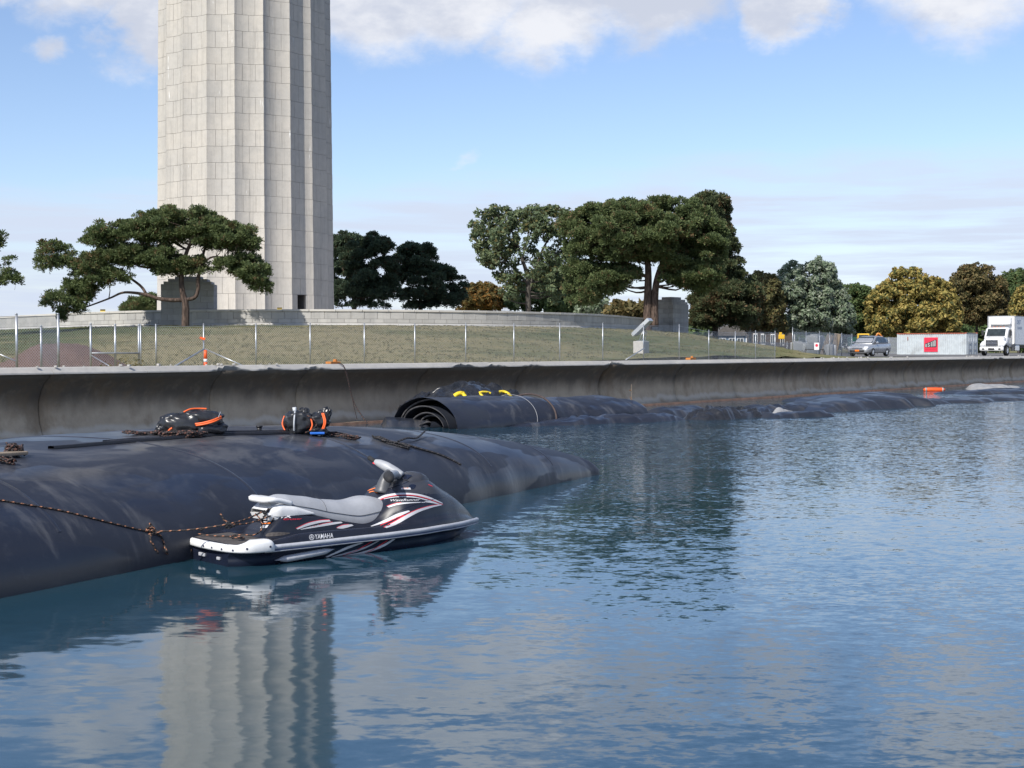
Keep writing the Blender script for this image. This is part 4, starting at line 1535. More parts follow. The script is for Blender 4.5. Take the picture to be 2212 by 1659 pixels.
# steel lid box on the parapet
p = P(1092, 669, 83.0)
o = MB().box((0, 0, .06), (.5, .3, .12), 0, .02).box((0, 0, .16), (.3, .2, .1), 0, .02).build('metal_box', 'galvanised', None, False, (p.x, 82.75, PAR_TOP + .0))
tag(o, 'small metal box standing on top of the parapet', 'metal box')


# ------------------------------------------------------------------ yard on the right: container, vehicles, houses
plain('white_paint', (0.80, 0.80, 0.79), 0.28, 0.04, 2, dirt=0.12)
plain('truck_grey', (0.30, 0.31, 0.32), 0.5, 0.1, 4)
plain('chrome', (0.62, 0.63, 0.65), 0.18, 0.05, 6, metal=0.9)
plain('black_plastic', (0.022, 0.022, 0.024), 0.5, 0.2, 8)
plain('glass_dark', (0.035, 0.045, 0.05), 0.06, 0.3, 3)
plain('silver_paint', (0.46, 0.47, 0.48), 0.28, 0.05, 3, metal=0.55)
plain('lamp_glass', (0.75, 0.77, 0.80), 0.12, 0.1, 20)
plain('container_grey', (0.46, 0.50, 0.52), 0.55, 0.08, 2.0, dirt=0.3)
plain('rust_red', (0.30, 0.085, 0.05), 0.8, 0.3, 5)
plain('sign_red', (0.70, 0.035, 0.07), 0.45, 0.05, 3)
plain('red_deep', (0.30, 0.01, 0.03), 0.5, 0.05, 3)
plain('tyre', (0.018, 0.018, 0.018), 0.85, 0.2, 10)
plain('amber', (0.75, 0.20, 0.02), 0.35, 0.05, 5)


def text_mesh(txt, size, mat, extrude=0.004, bold=0.0, shear=0.0, spacing=1.0):
    cu = bpy.data.curves.new('lettering', 'FONT')
    cu.body = txt
    cu.size = size
    cu.extrude = extrude
    cu.offset = bold
    cu.shear = shear
    cu.space_character = spacing
    cu.align_x = 'CENTER'
    cu.align_y = 'CENTER'
    cu.resolution_u = 3
    ob = bpy.data.objects.new('lettering', cu)
    COL.objects.link(ob)
    dg = bpy.context.evaluated_depsgraph_get()
    me = bpy.data.meshes.new_from_object(ob.evaluated_get(dg))
    bpy.data.objects.remove(ob)
    bpy.data.curves.remove(cu)
    me.materials.clear()
    me.materials.append(MATS[mat])
    return me


def wheel(parent, c, r, w):
    """axle along y"""
    e = MB()
    ring = []
    for (rr, y) in ((r * .62, -w / 2), (r * .95, -w / 2), (r, -w * .3), (r, w * .3), (r * .95, w / 2), (r * .62, w / 2)):
        ring.append([(rr * math.cos(2 * math.pi * j / 20), y, rr * math.sin(2 * math.pi * j / 20)) for j in range(20)])
    wh = bpy.data.objects.new('wheel', None)
    COL.objects.link(wh)
    wh.parent = parent
    wh.location = c
    grid_mesh('tyre', ring, 'tyre', wh, True, closed=True)
    rm = MB().tube([(0, -w * .42, 0), (0, w * .42, 0)], r * .63, 16)
    for k in range(5):
        a = 2 * math.pi * k / 5
        rm.box((r * .33 * math.cos(a), -w * .45, r * .33 * math.sin(a)), (r * .5, .03, .07), rot=Matrix.Rotation(-a, 3, 'Y'))
        rm.box((r * .33 * math.cos(a), w * .45, r * .33 * math.sin(a)), (r * .5, .03, .07), rot=Matrix.Rotation(-a, 3, 'Y'))
    rm.build('rim', 'chrome', wh)
    return wh


def loft(secs, mat, name, parent, smooth=True, cap=True):
    """secs: list of closed rings of equal length"""
    A = np.array(secs, float)
    r, c = A.shape[:2]
    idx = np.arange(r * c).reshape(r, c)
    i2 = np.concatenate([idx, idx[:, :1]], 1)
    F = [tuple(q) for q in np.stack([i2[:-1, :-1], i2[:-1, 1:], i2[1:, 1:], i2[1:, :-1]], -1).reshape(-1, 4)]
    if cap:
        F += [tuple(idx[0][::-1]), tuple(idx[-1])]
    mb = MB().add(A.reshape(-1, 3), F)
    return mb.build(name, mat, parent, smooth)


def rrect(x, y0, y1, z0, z1, b):
    """ring in the yz plane with cut corners"""
    return [(x, y0 + b, z0), (x, y1 - b, z0), (x, y1, z0 + b), (x, y1, z1 - b), (x, y1 - b, z1), (x, y0 + b, z1), (x, y0, z1 - b), (x, y0, z0 + b)]


def box_truck():
    Yt = 124.0
    c = P(2142, 770, Yt)
    hd = math.atan2(-0.80, -0.60)
    t = thing('box_truck', 'white box truck with lettering facing the water at the right edge', 'truck', (c.x, c.y, LAWN_Z + .03), hd)
    # x forward, y left; front bumper at x = 0
    loft([rrect(-0.02, -1.08, 1.08, .42, .80, .06), rrect(.12, -1.02, 1.02, .45, .78, .08)], 'white_paint', 'bumper', t)
    MB().box((.13, 0, .60), (.03, .55, .18), 0, .01).build('plate_recess', 'black_plastic', t)
    for y in (-.72, .72):
        MB().box((.12, y, .60), (.04, .2, .14), 0, .02).build('fog_lamp', 'black_plastic', t)
    # hood, falling to the front
    loft([rrect(-.05, -.72, .72, .74, 1.42, .12), rrect(-.5, -.86, .86, .72, 1.58, .14), rrect(-1.05, -.98, .98, .72, 1.74, .16)], 'white_paint', 'hood', t)
    for y in (-1, 1):
        loft([rrect(-.02, min(y * .62, y * 1.04), max(y * .62, y * 1.04), .72, 1.12, .1), rrect(-.6, min(y * .7, y * 1.1), max(y * .7, y * 1.1), .95, 1.32, .12), rrect(-1.2, min(y * .8, y * 1.1), max(y * .8, y * 1.1), 1.0, 1.3, .1)], 'white_paint', 'fender', t)
        hl = MB().box((0.0, y * .82, 1.0), (.14, .36, .22), y * .3, .05)
        hl.build('headlight', 'lamp_glass', t)
    gr = MB()
    gr.box((-.02, 0, 1.13), (.06, 1.06, .56), 0, .05)
    go = gr.build('grille', 'black_plastic', t)
    for k in range(4):
        MB().box((.03, 0, .93 + k * .13), (.05, 1.0 - .04 * k, .055), 0, .015).build('grille_bar', 'chrome', go)
    MB().tube([(.06, 0, 1.36), (.075, 0, 1.36)], .085, 14).build('badge', 'chrome', go)
    # cab
    loft([rrect(-1.0, -.98, .98, .72, 1.72, .06), rrect(-1.06, -1.0, 1.0, .72, 1.76, .08), rrect(-1.5, -1.0, 1.0, .72, 2.52, .14), rrect(-2.45, -1.0, 1.0, .72, 2.56, .14)], 'white_paint', 'cab', t)
    ws = MB().add([(-1.03, -.84, 1.76), (-1.03, .84, 1.76), (-1.44, .80, 2.42), (-1.44, -.80, 2.42)], [(0, 1, 2, 3)])
    ws.build('windscreen', 'glass_dark', t)
    for y in (-1, 1):
        d = MB().add([(-1.42, y * 1.006, 1.62), (-1.3, y * 1.006, 1.72), (-1.62, y * 1.006, 2.36), (-2.25, y * 1.006, 2.36), (-2.25, y * 1.006, 1.62)], [(0, 1, 2, 3, 4)]).build('side_window', 'glass_dark', t)
        MB().box((-1.3, y * 1.24, 2.05), (.12, .2, .5), 0, .04).build('mirror', 'black_plastic', t)
        MB().tube([(-1.35, y * 1.0, 2.2), (-1.3, y * 1.2, 2.2)], .02, 6).build('mirror_arm', 'chrome', t)
    for y in (-.6, -.3, 0, .3, .6):
        MB().box((-1.52, y, 2.585), (.1, .12, .05), 0, .01).build('marker_lamp', 'amber', t)
    # cargo box
    bx = bpy.data.objects.new('cargo_box', None)
    COL.objects.link(bx)
    bx.parent = t
    MB().box((-6.0, 0, 2.28), (6.6, 2.44, 2.55), 0, .03).build('box_shell', 'white_paint', bx)
    MB().box((-6.0, 0, 3.575), (6.64, 2.48, .06)).build('top_rail', 'truck_grey', bx)
    MB().box((-6.0, 0, 1.0), (6.64, 2.48, .08)).build('bottom_rail', 'truck_grey', bx)
    for y in (-1.0, 1.0):
        MB().box((-2.69, y * 1.19, 2.28), (.05, .1, 2.5)).build('corner_post', 'truck_grey', bx)
    MB().box((-2.5, 0, 3.15), (.5, 1.9, .7), 0, .12).build('wind_fairing', 'white_paint', t)
    # lettering on the sides
    for y, rz in ((1.2235, math.pi), (-1.2235, 0)):
        me = text_mesh('DIRT', .52, 'letter_blue', .002, .01)
        o = link('lettering', me, None, bx)
        o.location = (-3.75, y, 3.02)
        o.rotation_euler = (math.pi / 2, 0, rz)
        me = text_mesh('CARRIER', .34, 'letter_blue', .002, .006)
        o = link('lettering', me, None, bx)
        o.location = (-4.0, y, 2.5)
        o.rotation_euler = (math.pi / 2, 0, rz)
    MB().box((-5.2, 0, .82), (8.0, .8, .22)).build('chassis', 'black_plastic', t)
    MB().box((-3.4, 1.0, .68), (1.1, .5, .5), 0, .05).build('fuel_tank', 'chrome', t)
    for x in (-1.0, -7.2):
        for y in (-.98, .98):
            wheel(t, (x, y, .48), .48, .28)
    return t


plain('letter_blue', (0.26, 0.32, 0.42), 0.5, 0.08, 4)
box_truck()


def suv():
    c = P(1852, 770, 112.0)
    hd = math.atan2(-0.78, -0.62)
    t = thing('grey_car', 'silver grey estate car with roof rails parked beside the enclosure', 'car', (c.x, c.y, LAWN_Z + .03), hd)
    t.name = 'parked_car'
    prof = [(0.02, .32), (0.0, .55), (-.05, .72), (-.35, .86), (-.95, .98), (-1.15, 1.02)]

    def ring(x, hw, z0, z1, b=.12):
        return rrect(x, -hw, hw, z0, z1, b)
    loft([ring(.03, .72, .30, .62, .1), ring(-.08, .86, .26, .76, .12), ring(-.4, .92, .24, .90, .14), ring(-1.1, .94, .24, 1.02, .14), ring(-2.2, .95, .24, 1.06, .12), ring(-3.6, .95, .24, 1.08, .12), ring(-4.4, .92, .28, 1.06, .14), ring(-4.62, .84, .36, .98, .14)], 'silver_paint', 'body', t)
    # greenhouse
    def gh(x, hb, ht, zt):
        return [(x, -hb, .98), (x, hb, .98), (x, ht, zt - .06), (x, ht - .1, zt), (x, -ht + .1, zt), (x, -ht, zt - .06)]
    loft([gh(-1.0, .86, .80, 1.04), gh(-1.35, .88, .74, 1.34), gh(-1.85, .89, .70, 1.60), gh(-2.6, .89, .70, 1.66), gh(-3.5, .89, .70, 1.62), gh(-4.15, .87, .68, 1.48), gh(-4.5, .84, .72, 1.08)], 'silver_paint', 'greenhouse', t)
    MB().add([(-1.02, -.78, 1.07), (-1.02, .78, 1.07), (-1.80, .66, 1.60), (-1.80, -.66, 1.60)], [(0, 1, 2, 3)]).build('windscreen', 'glass_dark', t)
    for y in (-1, 1):
        MB().add([(-1.42, y * .905, 1.09), (-1.95, y * .745, 1.54), (-2.62, y * .735, 1.585), (-2.62, y * .905, 1.09)], [(0, 1, 2, 3)]).build('front_window', 'glass_dark', t)
        MB().add([(-2.68, y * .905, 1.09), (-2.68, y * .735, 1.585), (-3.55, y * .735, 1.55), (-3.75, y * .905, 1.12)], [(0, 1, 2, 3)]).build('rear_window', 'glass_dark', t)
        MB().add([(-3.83, y * .9, 1.12), (-3.63, y * .735, 1.54), (-4.1, y * .715, 1.42), (-4.3, y * .87, 1.13)], [(0, 1, 2, 3)]).build('quarter_window', 'glass_dark', t)
        MB().box((-.12, y * .70, .70), (.26, .34, .17), y * .42, .05).build('headlight', 'lamp_glass', t)
        MB().box((-1.5, y * 1.02, 1.12), (.14, .2, .15), 0, .05).build('mirror', 'chrome', t)
        MB().tube([(-2.0, y * .62, 1.68), (-2.2, y * .62, 1.73), (-3.6, y * .62, 1.70), (-3.8, y * .62, 1.64)], .022, 6).build('roof_rail', 'black_plastic', t)
        for x in (-.95, -3.65):
            wheel(t, (x, y * .84, .34), .34, .23)
    MB().box((.02, 0, .62), (.06, .95, .13), 0, .03).build('grille', 'chrome', t)
    MB().box((.035, 0, .42), (.05, 1.2, .16), 0, .04).build('air_intake', 'black_plastic', t)
    MB().box((.065, 0, .46), (.02, .36, .13)).build('number_plate', 'amber', t)
    return t


suv()


def container():
    Yc = 158.0
    # long side towards the water, door end turned to the right
    rz = rad(-20)
    a = P(1938, 760, 165)
    L, Wd, H = 9.0, 2.44, 2.62
    c = thing('shipping_container', 'pale grey corrugated shipping container with a red square sign', 'container', (a.x, a.y, LAWN_Z - 0.1), rad(-48))
    gz = 0.0
    # local: x along the length, y = 0 is the side seen, y > 0 away
    n = int(L / 0.24)
    V, F = [], []
    xs = []
    for k in range(n):
        x0 = .1 + k * (L - .2) / n
        w = (L - .2) / n
        xs += [(x0, 0), (x0 + w * .3, 0), (x0 + w * .45, .06), (x0 + w * .85, .06)]
    xs.append((L - .1, 0))
    for x, y in xs:
        V += [(x, y, .16), (x, y, H - .12)]
    F = [(2 * i, 2 * i + 2, 2 * i + 3, 2 * i + 1) for i in range(len(xs) - 1)]
    link('side_panel', fast_mesh('side_panel', V, F), 'container_grey', c)
    o = link('side_panel', fast_mesh('side_panel', [(x, Wd - y, z) for x, y, z in V], F), 'container_grey', c)
    MB().box((L / 2, Wd / 2, H - .05), (L - .1, Wd - .02, .05)).build('roof_sheet', 'container_grey', c)
    for y in (0.03, Wd - .03):
        MB().box((L / 2, y, H - .06), (L, .09, .12)).build('top_rail', 'rust_red', c)
        MB().box((L / 2, y, .08), (L, .09, .16)).build('bottom_rail', 'container_grey', c)
    for x in (.06, L - .06):
        for y in (.05, Wd - .05):
            p = MB().box((x, y, H / 2), (.15, .13, H + .02)).build('corner_post', 'container_grey', c)
            MB().box((x, y - .003, H - .03), (.18, .17, .13)).build('corner_casting', 'rust_red', p)
    MB().box((0.02, Wd / 2, H / 2), (.05, Wd - .1, H - .2)).build('end_panel', 'container_grey', c)
    for k in (0, 1):
        d = MB().box((L - .0, .14 + (k + .5) * (Wd - .28) / 2, H / 2), (.06, (Wd - .30) / 2, H - .3)).build('door', 'container_grey', c)
        for q in (.3, .75):
            MB().tube([(L + .07, .14 + (k + q) * (Wd - .28) / 2, .2), (L + .07, .14 + (k + q) * (Wd - .28) / 2, H - .2)], .022, 6).build('lock_rod', 'galvanised', d, True)
        for zz in (.75, 1.45):
            MB().box((L + .09, .14 + (k + .5) * (Wd - .28) / 2, zz), (.04, .5, .07)).build('handle', 'truck_grey', d)
    MB().box((1.42, -.012, H - .62), (.10, .01, .42), .0).build('paint_mark', 'rust_red', c)
    # the red sign
    s = bpy.data.objects.new('sign', None)
    COL.objects.link(s)
    s.parent = c
    s.location = (4.5, -.03, 1.28)
    MB().box((0, 0, 0), (1.78, .03, 1.66)).build('board', 'sign_red', s)
    mb = MB()
    # lettering that grows towards the right under a slanting edge, and its dark shadow
    mb.add([(-.78, -.02, -.32), (.74, -.02, -.32), (.74, -.02, .62), (-.78, -.02, .10)], [(0, 1, 2, 3)])
    mb.build('shadow_block', 'sign_black', s)
    for k, (ch, x, h) in enumerate((('E', -.6, .36), ('S', -.27, .50), ('I', .06, .60), ('I', .30, .70), ('I', .54, .80))):
        me = text_mesh(ch, h * 1.25, 'letter_grey', .002, .012)
        o = link('letter', me, None, s)
        o.location = (x, -.026, -.32 + h / 2 + .02)
        o.rotation_euler = (math.pi / 2, 0, 0)
    for k in range(11):
        MB().box((-.7 + k * .14, -.018, -.52), (.085, .006, .10)).build('letter', 'red_deep', s)
    return c


plain('letter_grey', (0.50, 0.50, 0.49), 0.5, 0.05, 4)
container()

# pile of pale planks on the container roof, drums and yard clutter
plain('yellow_paint', (0.66, 0.40, 0.02), 0.45, 0.1, 4)
plain('excavator_orange', (0.60, 0.22, 0.03), 0.5, 0.15, 4)
plain('dumpster_green', (0.02, 0.075, 0.06), 0.55, 0.15, 3)
plain('pallet_wood', (0.24, 0.19, 0.14), 0.85, 0.25, 3)
plain('blue_grey_siding', (0.13, 0.19, 0.25), 0.7, 0.08, 2)
plain('brown_siding', (0.075, 0.06, 0.05), 0.8, 0.12, 2)
plain('roof_shingle', (0.10, 0.092, 0.085), 0.9, 0.2, 3)
plain('bag_white', (0.34, 0.35, 0.36), 0.8, 0.12, 3)


def house(label, x0, x1, ytop, ybot, Y, siding, wins, rz=0.0):
    a, b = P(x0, ybot, Y), P(x1, ybot, Y)
    Wd = (b - a).length
    h = P(x0, ytop, Y).z - LAWN_Z
    r = thing('house', label, 'house', ((a.x + b.x) / 2, Y, LAWN_Z), rz, 'houses behind the bank')
    MB().box((0, 3, h / 2), (Wd, 6, h)).build('wall', siding, r)
    rf = MB().prism([(-Wd / 2 - .4, h - .1), (Wd / 2 + .4, h - .1), (Wd / 2 - 1.2, h + 1.5), (-Wd / 2 + 1.2, h + 1.5)], -.4, 6.4).build('roof', 'roof_shingle', r)
    for (wx, wz, ww, wh) in wins:
        w = bpy.data.objects.new('window', None)
        COL.objects.link(w)
        w.parent = r
        w.location = (wx * Wd, -.02, wz * h)
        MB().box((0, 0, 0), (ww, .06, wh)).build('frame', 'white_paint', w)
        for sx in (-1, 1):
            MB().box((sx * ww * .23, -.035, 0), (ww * .36, .02, wh * .8)).build('pane', 'glass_dark', w)
    for sx in (-1, 1):
        MB().box((sx * Wd / 2, -.01, h / 2), (.16, .1, h)).build('corner_board', 'white_paint', r)
    return r


house('blue grey house with white windows beyond the grass bank', 1548, 1612, 724, 748, 214, 'blue_grey_siding', [(-.30, .62, 1.0, 1.4), (.02, .62, 1.0, 1.4), (.3, .62, 1.0, 1.4)])
house('dark brown house behind the fence right of the blue house', 1622, 1716, 712, 748, 226, 'brown_siding', [(-.4, .62, .7, 1.7), (-.22, .6, .75, 1.8), (.0, .6, .7, 1.7), (.22, .58, .65, 1.9)])

p = P(1857, 770, 150)
d = thing('dumpster', 'dark green dumpster behind the silver grey car', 'dumpster', (p.x, p.y, LAWN_Z), rad(20))
MB().prism([(-.9, .15), (.9, .15), (1.05, 2.0), (-1.05, 2.0)], -.8, .8).build('bin', 'dumpster_green', d)
MB().box((0, 0, 2.06), (2.2, 1.75, .1), 0, .03).build('lid', 'black_plastic', d)
for k in range(4):
    MB().box((-.7 + k * .46, -.84, 1.05), (.08, .08, 1.7)).build('rib', 'dumpster_green', d)
p = P(1874, 770, 140)
e = thing('mini_excavator', 'yellow and orange mini excavator half hidden behind the silver grey car', 'excavator', (p.x - .2, p.y, LAWN_Z), rad(-10))
for y in (-.55, .55):
    MB().prism([(-.8, .1), (.8, .1), (.95, .3), (.8, .5), (-.8, .5), (-.95, .3)], y - .17, y + .17).build('track', 'black_rubber', e)
MB().box((-.15, 0, .85), (1.5, 1.2, .6), 0, .1).build('body', 'yellow_paint', e)
MB().box((-.25, .1, 1.66), (1.15, 1.0, 1.08), 0, .08).build('cab', 'yellow_paint', e)
MB().box((-.25, -.405, 1.72), (.9, .02, .7)).build('cab_window', 'glass_dark', e)
bm_ = MB().tube(catmull([(.55, -.2, .9), (1.0, -.2, 1.9), (1.25, -.2, 2.2), (1.7, -.2, 1.7)], 4), [.13, .12, .1, .09], 6)
bm_.build('boom', 'excavator_orange', e)
MB().tube([(1.7, -.2, 1.75), (1.95, -.2, .8)], [.09, .07], 6).build('dipper', 'excavator_orange', e)
MB().prism([(1.75, .45), (2.2, .4), (2.15, .85), (1.85, .9)], -.45, .05).build('bucket', 'black_plastic', e)
for k, (x, Y, w, h, mt, lab) in enumerate(((1722, 104, .9, 1.1, 'bag_white', 'pale bulk bag standing in the enclosure beside its corner post'), (1745, 104, 1.1, 1.0, 'bag_white', 'wide pale bulk bag in the middle of the enclosure'),
                                          (1793, 108, .8, .9, 'bag_white', 'pale bulk bag at the right end of the enclosure'), (1760, 112, 1.3, 1.7, 'truck_grey', 'grey covered stack behind the bulk bags in the enclosure'))):
    p = P(x, 770, Y)
    o = MB().box((0, 0, h / 2), (w, w * .8, h), 0, .12).box((0, 0, h + .03), (w * .7, w * .5, .1), .2, .04).build('bulk_bag', mt, None, True, (p.x, p.y, LAWN_Z + .02), random.uniform(0, 1))
    tag(o, lab, 'bulk bag', 'bulk bags in the enclosure')
for k, (x0, y0, x1, y1, lab) in enumerate(((1776, 772, 1790, 726, 'rusty brown board leaning in the enclosure'), (1800, 772, 1806, 724, 'narrow brown board leaning by the end of the enclosure'))):
    a, b = P(x0, y0, 109), P(x1, y1, 109.5)
    o = MB().box((0, 0, (b - a).length / 2), (.5, .06, (b - a).length), 0, .01).build('board', 'pallet_wood', None, False, (a.x, a.y, LAWN_Z))
    o.rotation_euler = (0, math.atan2(b.x - a.x, b.z - a.z), 0)
    tag(o, lab, 'board', 'boards in the enclosure')
p = P(1688, 727, 140)
o = MB().box((0, 0, .0), (.6, .4, .45), 0, .06).box((-.1, -.05, .33), (.25, .3, .25), 0, .04).build('yellow_machine', 'yellow_paint', None, False, (p.x, p.y, p.z))
o.location.z = P(1688, 734, 140).z + .3
MBs = MB().tube([(0, 0, -2.5), (0, 0, 0)], .08, 8).build('post', 'black_plastic', o)
tag(o, 'small yellow machine box on a post in front of the brown house', 'machine box')
p = P(1764, 748, 97)
plain('sign_white', (0.75, 0.72, 0.72), 0.5, 0.05, 4)
sg = thing('fence_sign', 'small white sign with a red mark on the enclosure fence', 'sign', (p.x, p.y, p.z))
MB().box((0, 0, 0), (.34, .02, .5)).build('board', 'sign_white', sg)
MB().tube([(0, -.012, .06), (0, -.018, .06)], .10, 12).build('red_mark', 'sign_red', sg)
# tipped steel frame at the foot of the enclosure
p = P(1755, 770, 98)
fr = thing('steel_trestle', 'low dark steel trestle at the foot of the enclosure fence', 'trestle', (p.x, p.y, LAWN_Z + .02))
for y in (-.2, .2):
    MB().tube([(-.75, y, 0), (-.45, y, .55), (.75, y, .55), (.95, y, 0)], .03, 6).build('frame_rail', 'black_plastic', fr)
MB().tube([(-.45, -.2, .55), (-.45, .2, .55)], .03, 6).build('cross_bar', 'black_plastic', fr)
MB().tube([(.75, -.2, .55), (.75, .2, .55)], .03, 6).build('cross_bar', 'black_plastic', fr)


# ------------------------------------------------------------------ the water filled dam tube in the foreground
def tube_mat(name, base, dusty, wet=0.5, rough=0.42):
    m, t = newmat(name)
    uv = t.n('ShaderNodeTexCoord').outputs['UV']
    geo = t.n('ShaderNodeNewGeometry').outputs['Position']
    s = t.n('ShaderNodeSeparateXYZ', {0: uv})
    # dried silt runs down the flanks in curved streaks; rain film stays on the crown
    run = t.noise(t.mapping(uv, (1.35, 0.75, 1), (0, 0, 0.12)), 1.0, 5, 0.6, dist=0.4)
    run2 = t.noise(t.mapping(uv, (5.0, 0.9, 1), (0, 0, 0.1)), 1.0, 5, 0.62, dist=0.3)
    fn = t.noise(geo, 40, 3, 0.6)
    big = t.noise(geo, 0.8, 5, 0.6)
    dust = t.m('MULTIPLY', t.ramp(run, 0.52, 0.66), t.ramp(run2, 0.42, 0.62))
    c = t.mix(t.ramp(big, 0.3, 0.7), base, tuple(x * 1.35 for x in base))
    c = t.mix(t.m('MULTIPLY', dust, 0.36), c, dusty)
    c = t.mix(t.m('MULTIPLY', t.ramp(t.noise(geo, 5.0, 5, 0.7), 0.55, 0.75), 0.12), c, dusty)
    zc = t.n('ShaderNodeSeparateXYZ', {0: geo}).outputs[2]
    crown = t.m('MULTIPLY', t.ramp(zc, 0.55, 0.95), t.ramp(t.noise(t.mapping(uv, (0.7, 1.4, 1)), 1.0, 6, 0.65, dist=0.6), 0.46, 0.60))
    c = t.mix(t.m('MULTIPLY', crown, 0.34), c, dusty)
    pool = t.noise(t.mapping(uv, (0.42, 1.1, 1), (0, 0, -0.2)), 1.0, 3, 0.5)
    film = t.ramp(pool, 0.50, 0.54)
    r = t.ramp(film, 0, 1, rough, rough * (1 - wet))
    finish(t, c, r, t.m('ADD', t.m('MULTIPLY', t.noise(geo, 2.2, 4, 0.5), 1.0), t.m('MULTIPLY', fn, 0.05)), 0.25, 0.03, spec=0.5)
    return m


tube_mat('dam_fabric', (0.015, 0.018, 0.028), (0.16, 0.158, 0.158), 0.42, 0.52)
tube_mat('dam_fabric_dull', (0.016, 0.019, 0.027), (0.12, 0.11, 0.10), 0.3, 0.5)
plain('strap_black', (0.012, 0.012, 0.015), 0.5, 0.2, 12)

BA = Vector((-3.42, 14.5, 0))
BT = Vector((0.4515, 0.8923, 0)).normalized()
BL = Vector((-BT.y, BT.x, 0))


def bag_dims(s):
    Wd = np.interp(s, [-12, 4, 5.6, 7.9, 9.1, 10.3, 11.2, 11.75], [2.95, 2.95, 2.75, 2.0, 1.55, 1.12, 0.76, 0.10])
    H = np.interp(s, [-12, 0, 3.5, 6.0, 7.9, 9.1, 10.3, 11.1, 11.7], [1.06, 1.10, 1.14, 1.06, 0.92, 0.76, 0.55, 0.36, 0.02])
    c = np.interp(s, [-12, 4, 5.6, 7.9, 9.1, 10.3, 11.1, 11.7], [2.95, 2.95, 2.75, 2.05, 1.62, 1.22, 0.92, 0.55])
    return Wd, H, c


def bag():
    ss = np.concatenate([np.linspace(-12, 4, 90), np.linspace(4.1, 11.75, 90)])
    ph = np.linspace(-0.30, math.pi + 0.30, 72)
    rows, uv = [], []
    for s in ss:
        Wd, H, c = bag_dims(s)
        # smooth the interpolated dimensions
        d3 = [bag_dims(s + k) for k in (-.5, -.25, 0, .25, .5)]
        if s < 11.0:
            Wd, H, c = (sum(x[i] for x in d3) / 5 for i in range(3))
        r, u = [], []
        for k, p in enumerate(ph):
            cx, sx = math.cos(p), math.sin(p)
            off = c - Wd * math.copysign(abs(cx) ** 0.80, cx)
            z = H * math.copysign(abs(sx) ** 0.86, sx) if sx >= 0 else H * 1.3 * sx
            if sx < 0:
                off = c - Wd * math.copysign(abs(cx) ** 0.80, cx)
            # hoop wrinkles where the fabric is drawn in, and slack waves
            edge = abs(cx) ** 3
            wr = 0.020 * math.sin(s * 5.2 + 1.2 * math.sin(p * 2)) * edge * (0.5 + float(vnoise(np.array([s * .9, p * 1.1, 0.3]), 31)))
            slack = 0.035 * float(fbm(np.array([s * .55, p * 1.6, 1.7]), 33, 3))
            pos = BA + BT * s + BL * off
            n = BL * -cx
            r.append((pos.x + n.x * wr, pos.y + n.y * wr, z + (slack + wr * .4) * (1 if sx > 0 else 0) * min(1, (11.7 - s) / 2)))
            u.append((s, off * 0.6 + abs(z)))
        rows.append(r)
        uv.append(u)
    o = grid_mesh('dam_tube', rows, 'dam_fabric', None, True, uv=uv)
    tag(o, 'huge dark water filled dam tube lying along the shore behind the watercraft', 'dam tube')
    return o


bag_o = bag()
_m = bag_o.data
BAG = BVHTree.FromPolygons([v.co.copy() for v in _m.vertices], [tuple(p.vertices) for p in _m.polygons])


for s0 in (-1.6, 1.5, 4.4, 7.2, 9.4):
    # welded seams running over the tube
    rows = []
    for w_ in (-.035, -.02, .02, .035):
        r_ = []
        for q in np.linspace(0.03, 0.985, 60):
            Wd, H, c = bag_dims(s0)
            off = c - Wd * (1 - 2 * q)
            pp_ = BA + BT * (s0 + w_ + 0.10 * math.sin(q * 3.1)) + BL * off
            hit = BAG.ray_cast(Vector((pp_.x, pp_.y, 5)), Vector((0, 0, -1)))[0]
            z_ = hit.z if hit is not None else -0.2
            r_.append((pp_.x, pp_.y, z_ + (0.007 if abs(w_) < .03 else -0.004)))
        rows.append(r_)
    grid_mesh('seam', rows, 'dam_fabric', bag_o, True, uv=[[(s0 + 3 * k, j * .05) for j in range(60)] for k in range(4)])


def on_bag(x, y, lift=0.0):
    d = ray(x, y).normalized()
    h, n, i, dd = BAG.ray_cast(Vector((0, 0, CAM_H)), d)
    if h is None:
        h = G(x, y, 0.9)
    return h + Vector((0, 0, lift))


def bag_top(x, y):
    """height of the tube at a ground place"""
    h, n, i, dd = BAG.ray_cast(Vector((x, y, 5)), Vector((0, 0, -1)))
    return h.z if h is not None else 0.0


# ------------------------------------------------------------------ ropes
def rope_mat(name, dark, fleck, amount):
    m, t = newmat(name)
    uv = t.n('ShaderNodeTexCoord').outputs['UV']
    s = t.n('ShaderNodeSeparateXYZ', {0: uv})
    hel = t.m('FRACT', t.m('ADD', s.outputs[0], t.m('MULTIPLY', s.outputs[1], 11.0)))
    f = t.m('LESS_THAN', hel, amount)
    br = t.m('GREATER_THAN', t.m('FRACT', t.m('ADD', t.m('MULTIPLY', s.outputs[0], 2.0), t.m('MULTIPLY', s.outputs[1], -11.0))), 0.35)
    strand = t.m('SINE', t.m('MULTIPLY', t.m('ADD', s.outputs[0], t.m('MULTIPLY', s.outputs[1], 30.0)), 6.28))
    finish(t, t.mix(t.m('MULTIPLY', f, br), dark, fleck), 0.75, strand, 0.5, 0.004)


rope_mat('rope_orange', (0.022, 0.018, 0.018), (0.34, 0.15, 0.08), 0.30)
rope_mat('rope_brown', (0.022, 0.017, 0.017), (0.12, 0.055, 0.04), 0.35)
rope_mat('rope_black', (0.018, 0.018, 0.020), (0.06, 0.05, 0.05), 0.3)


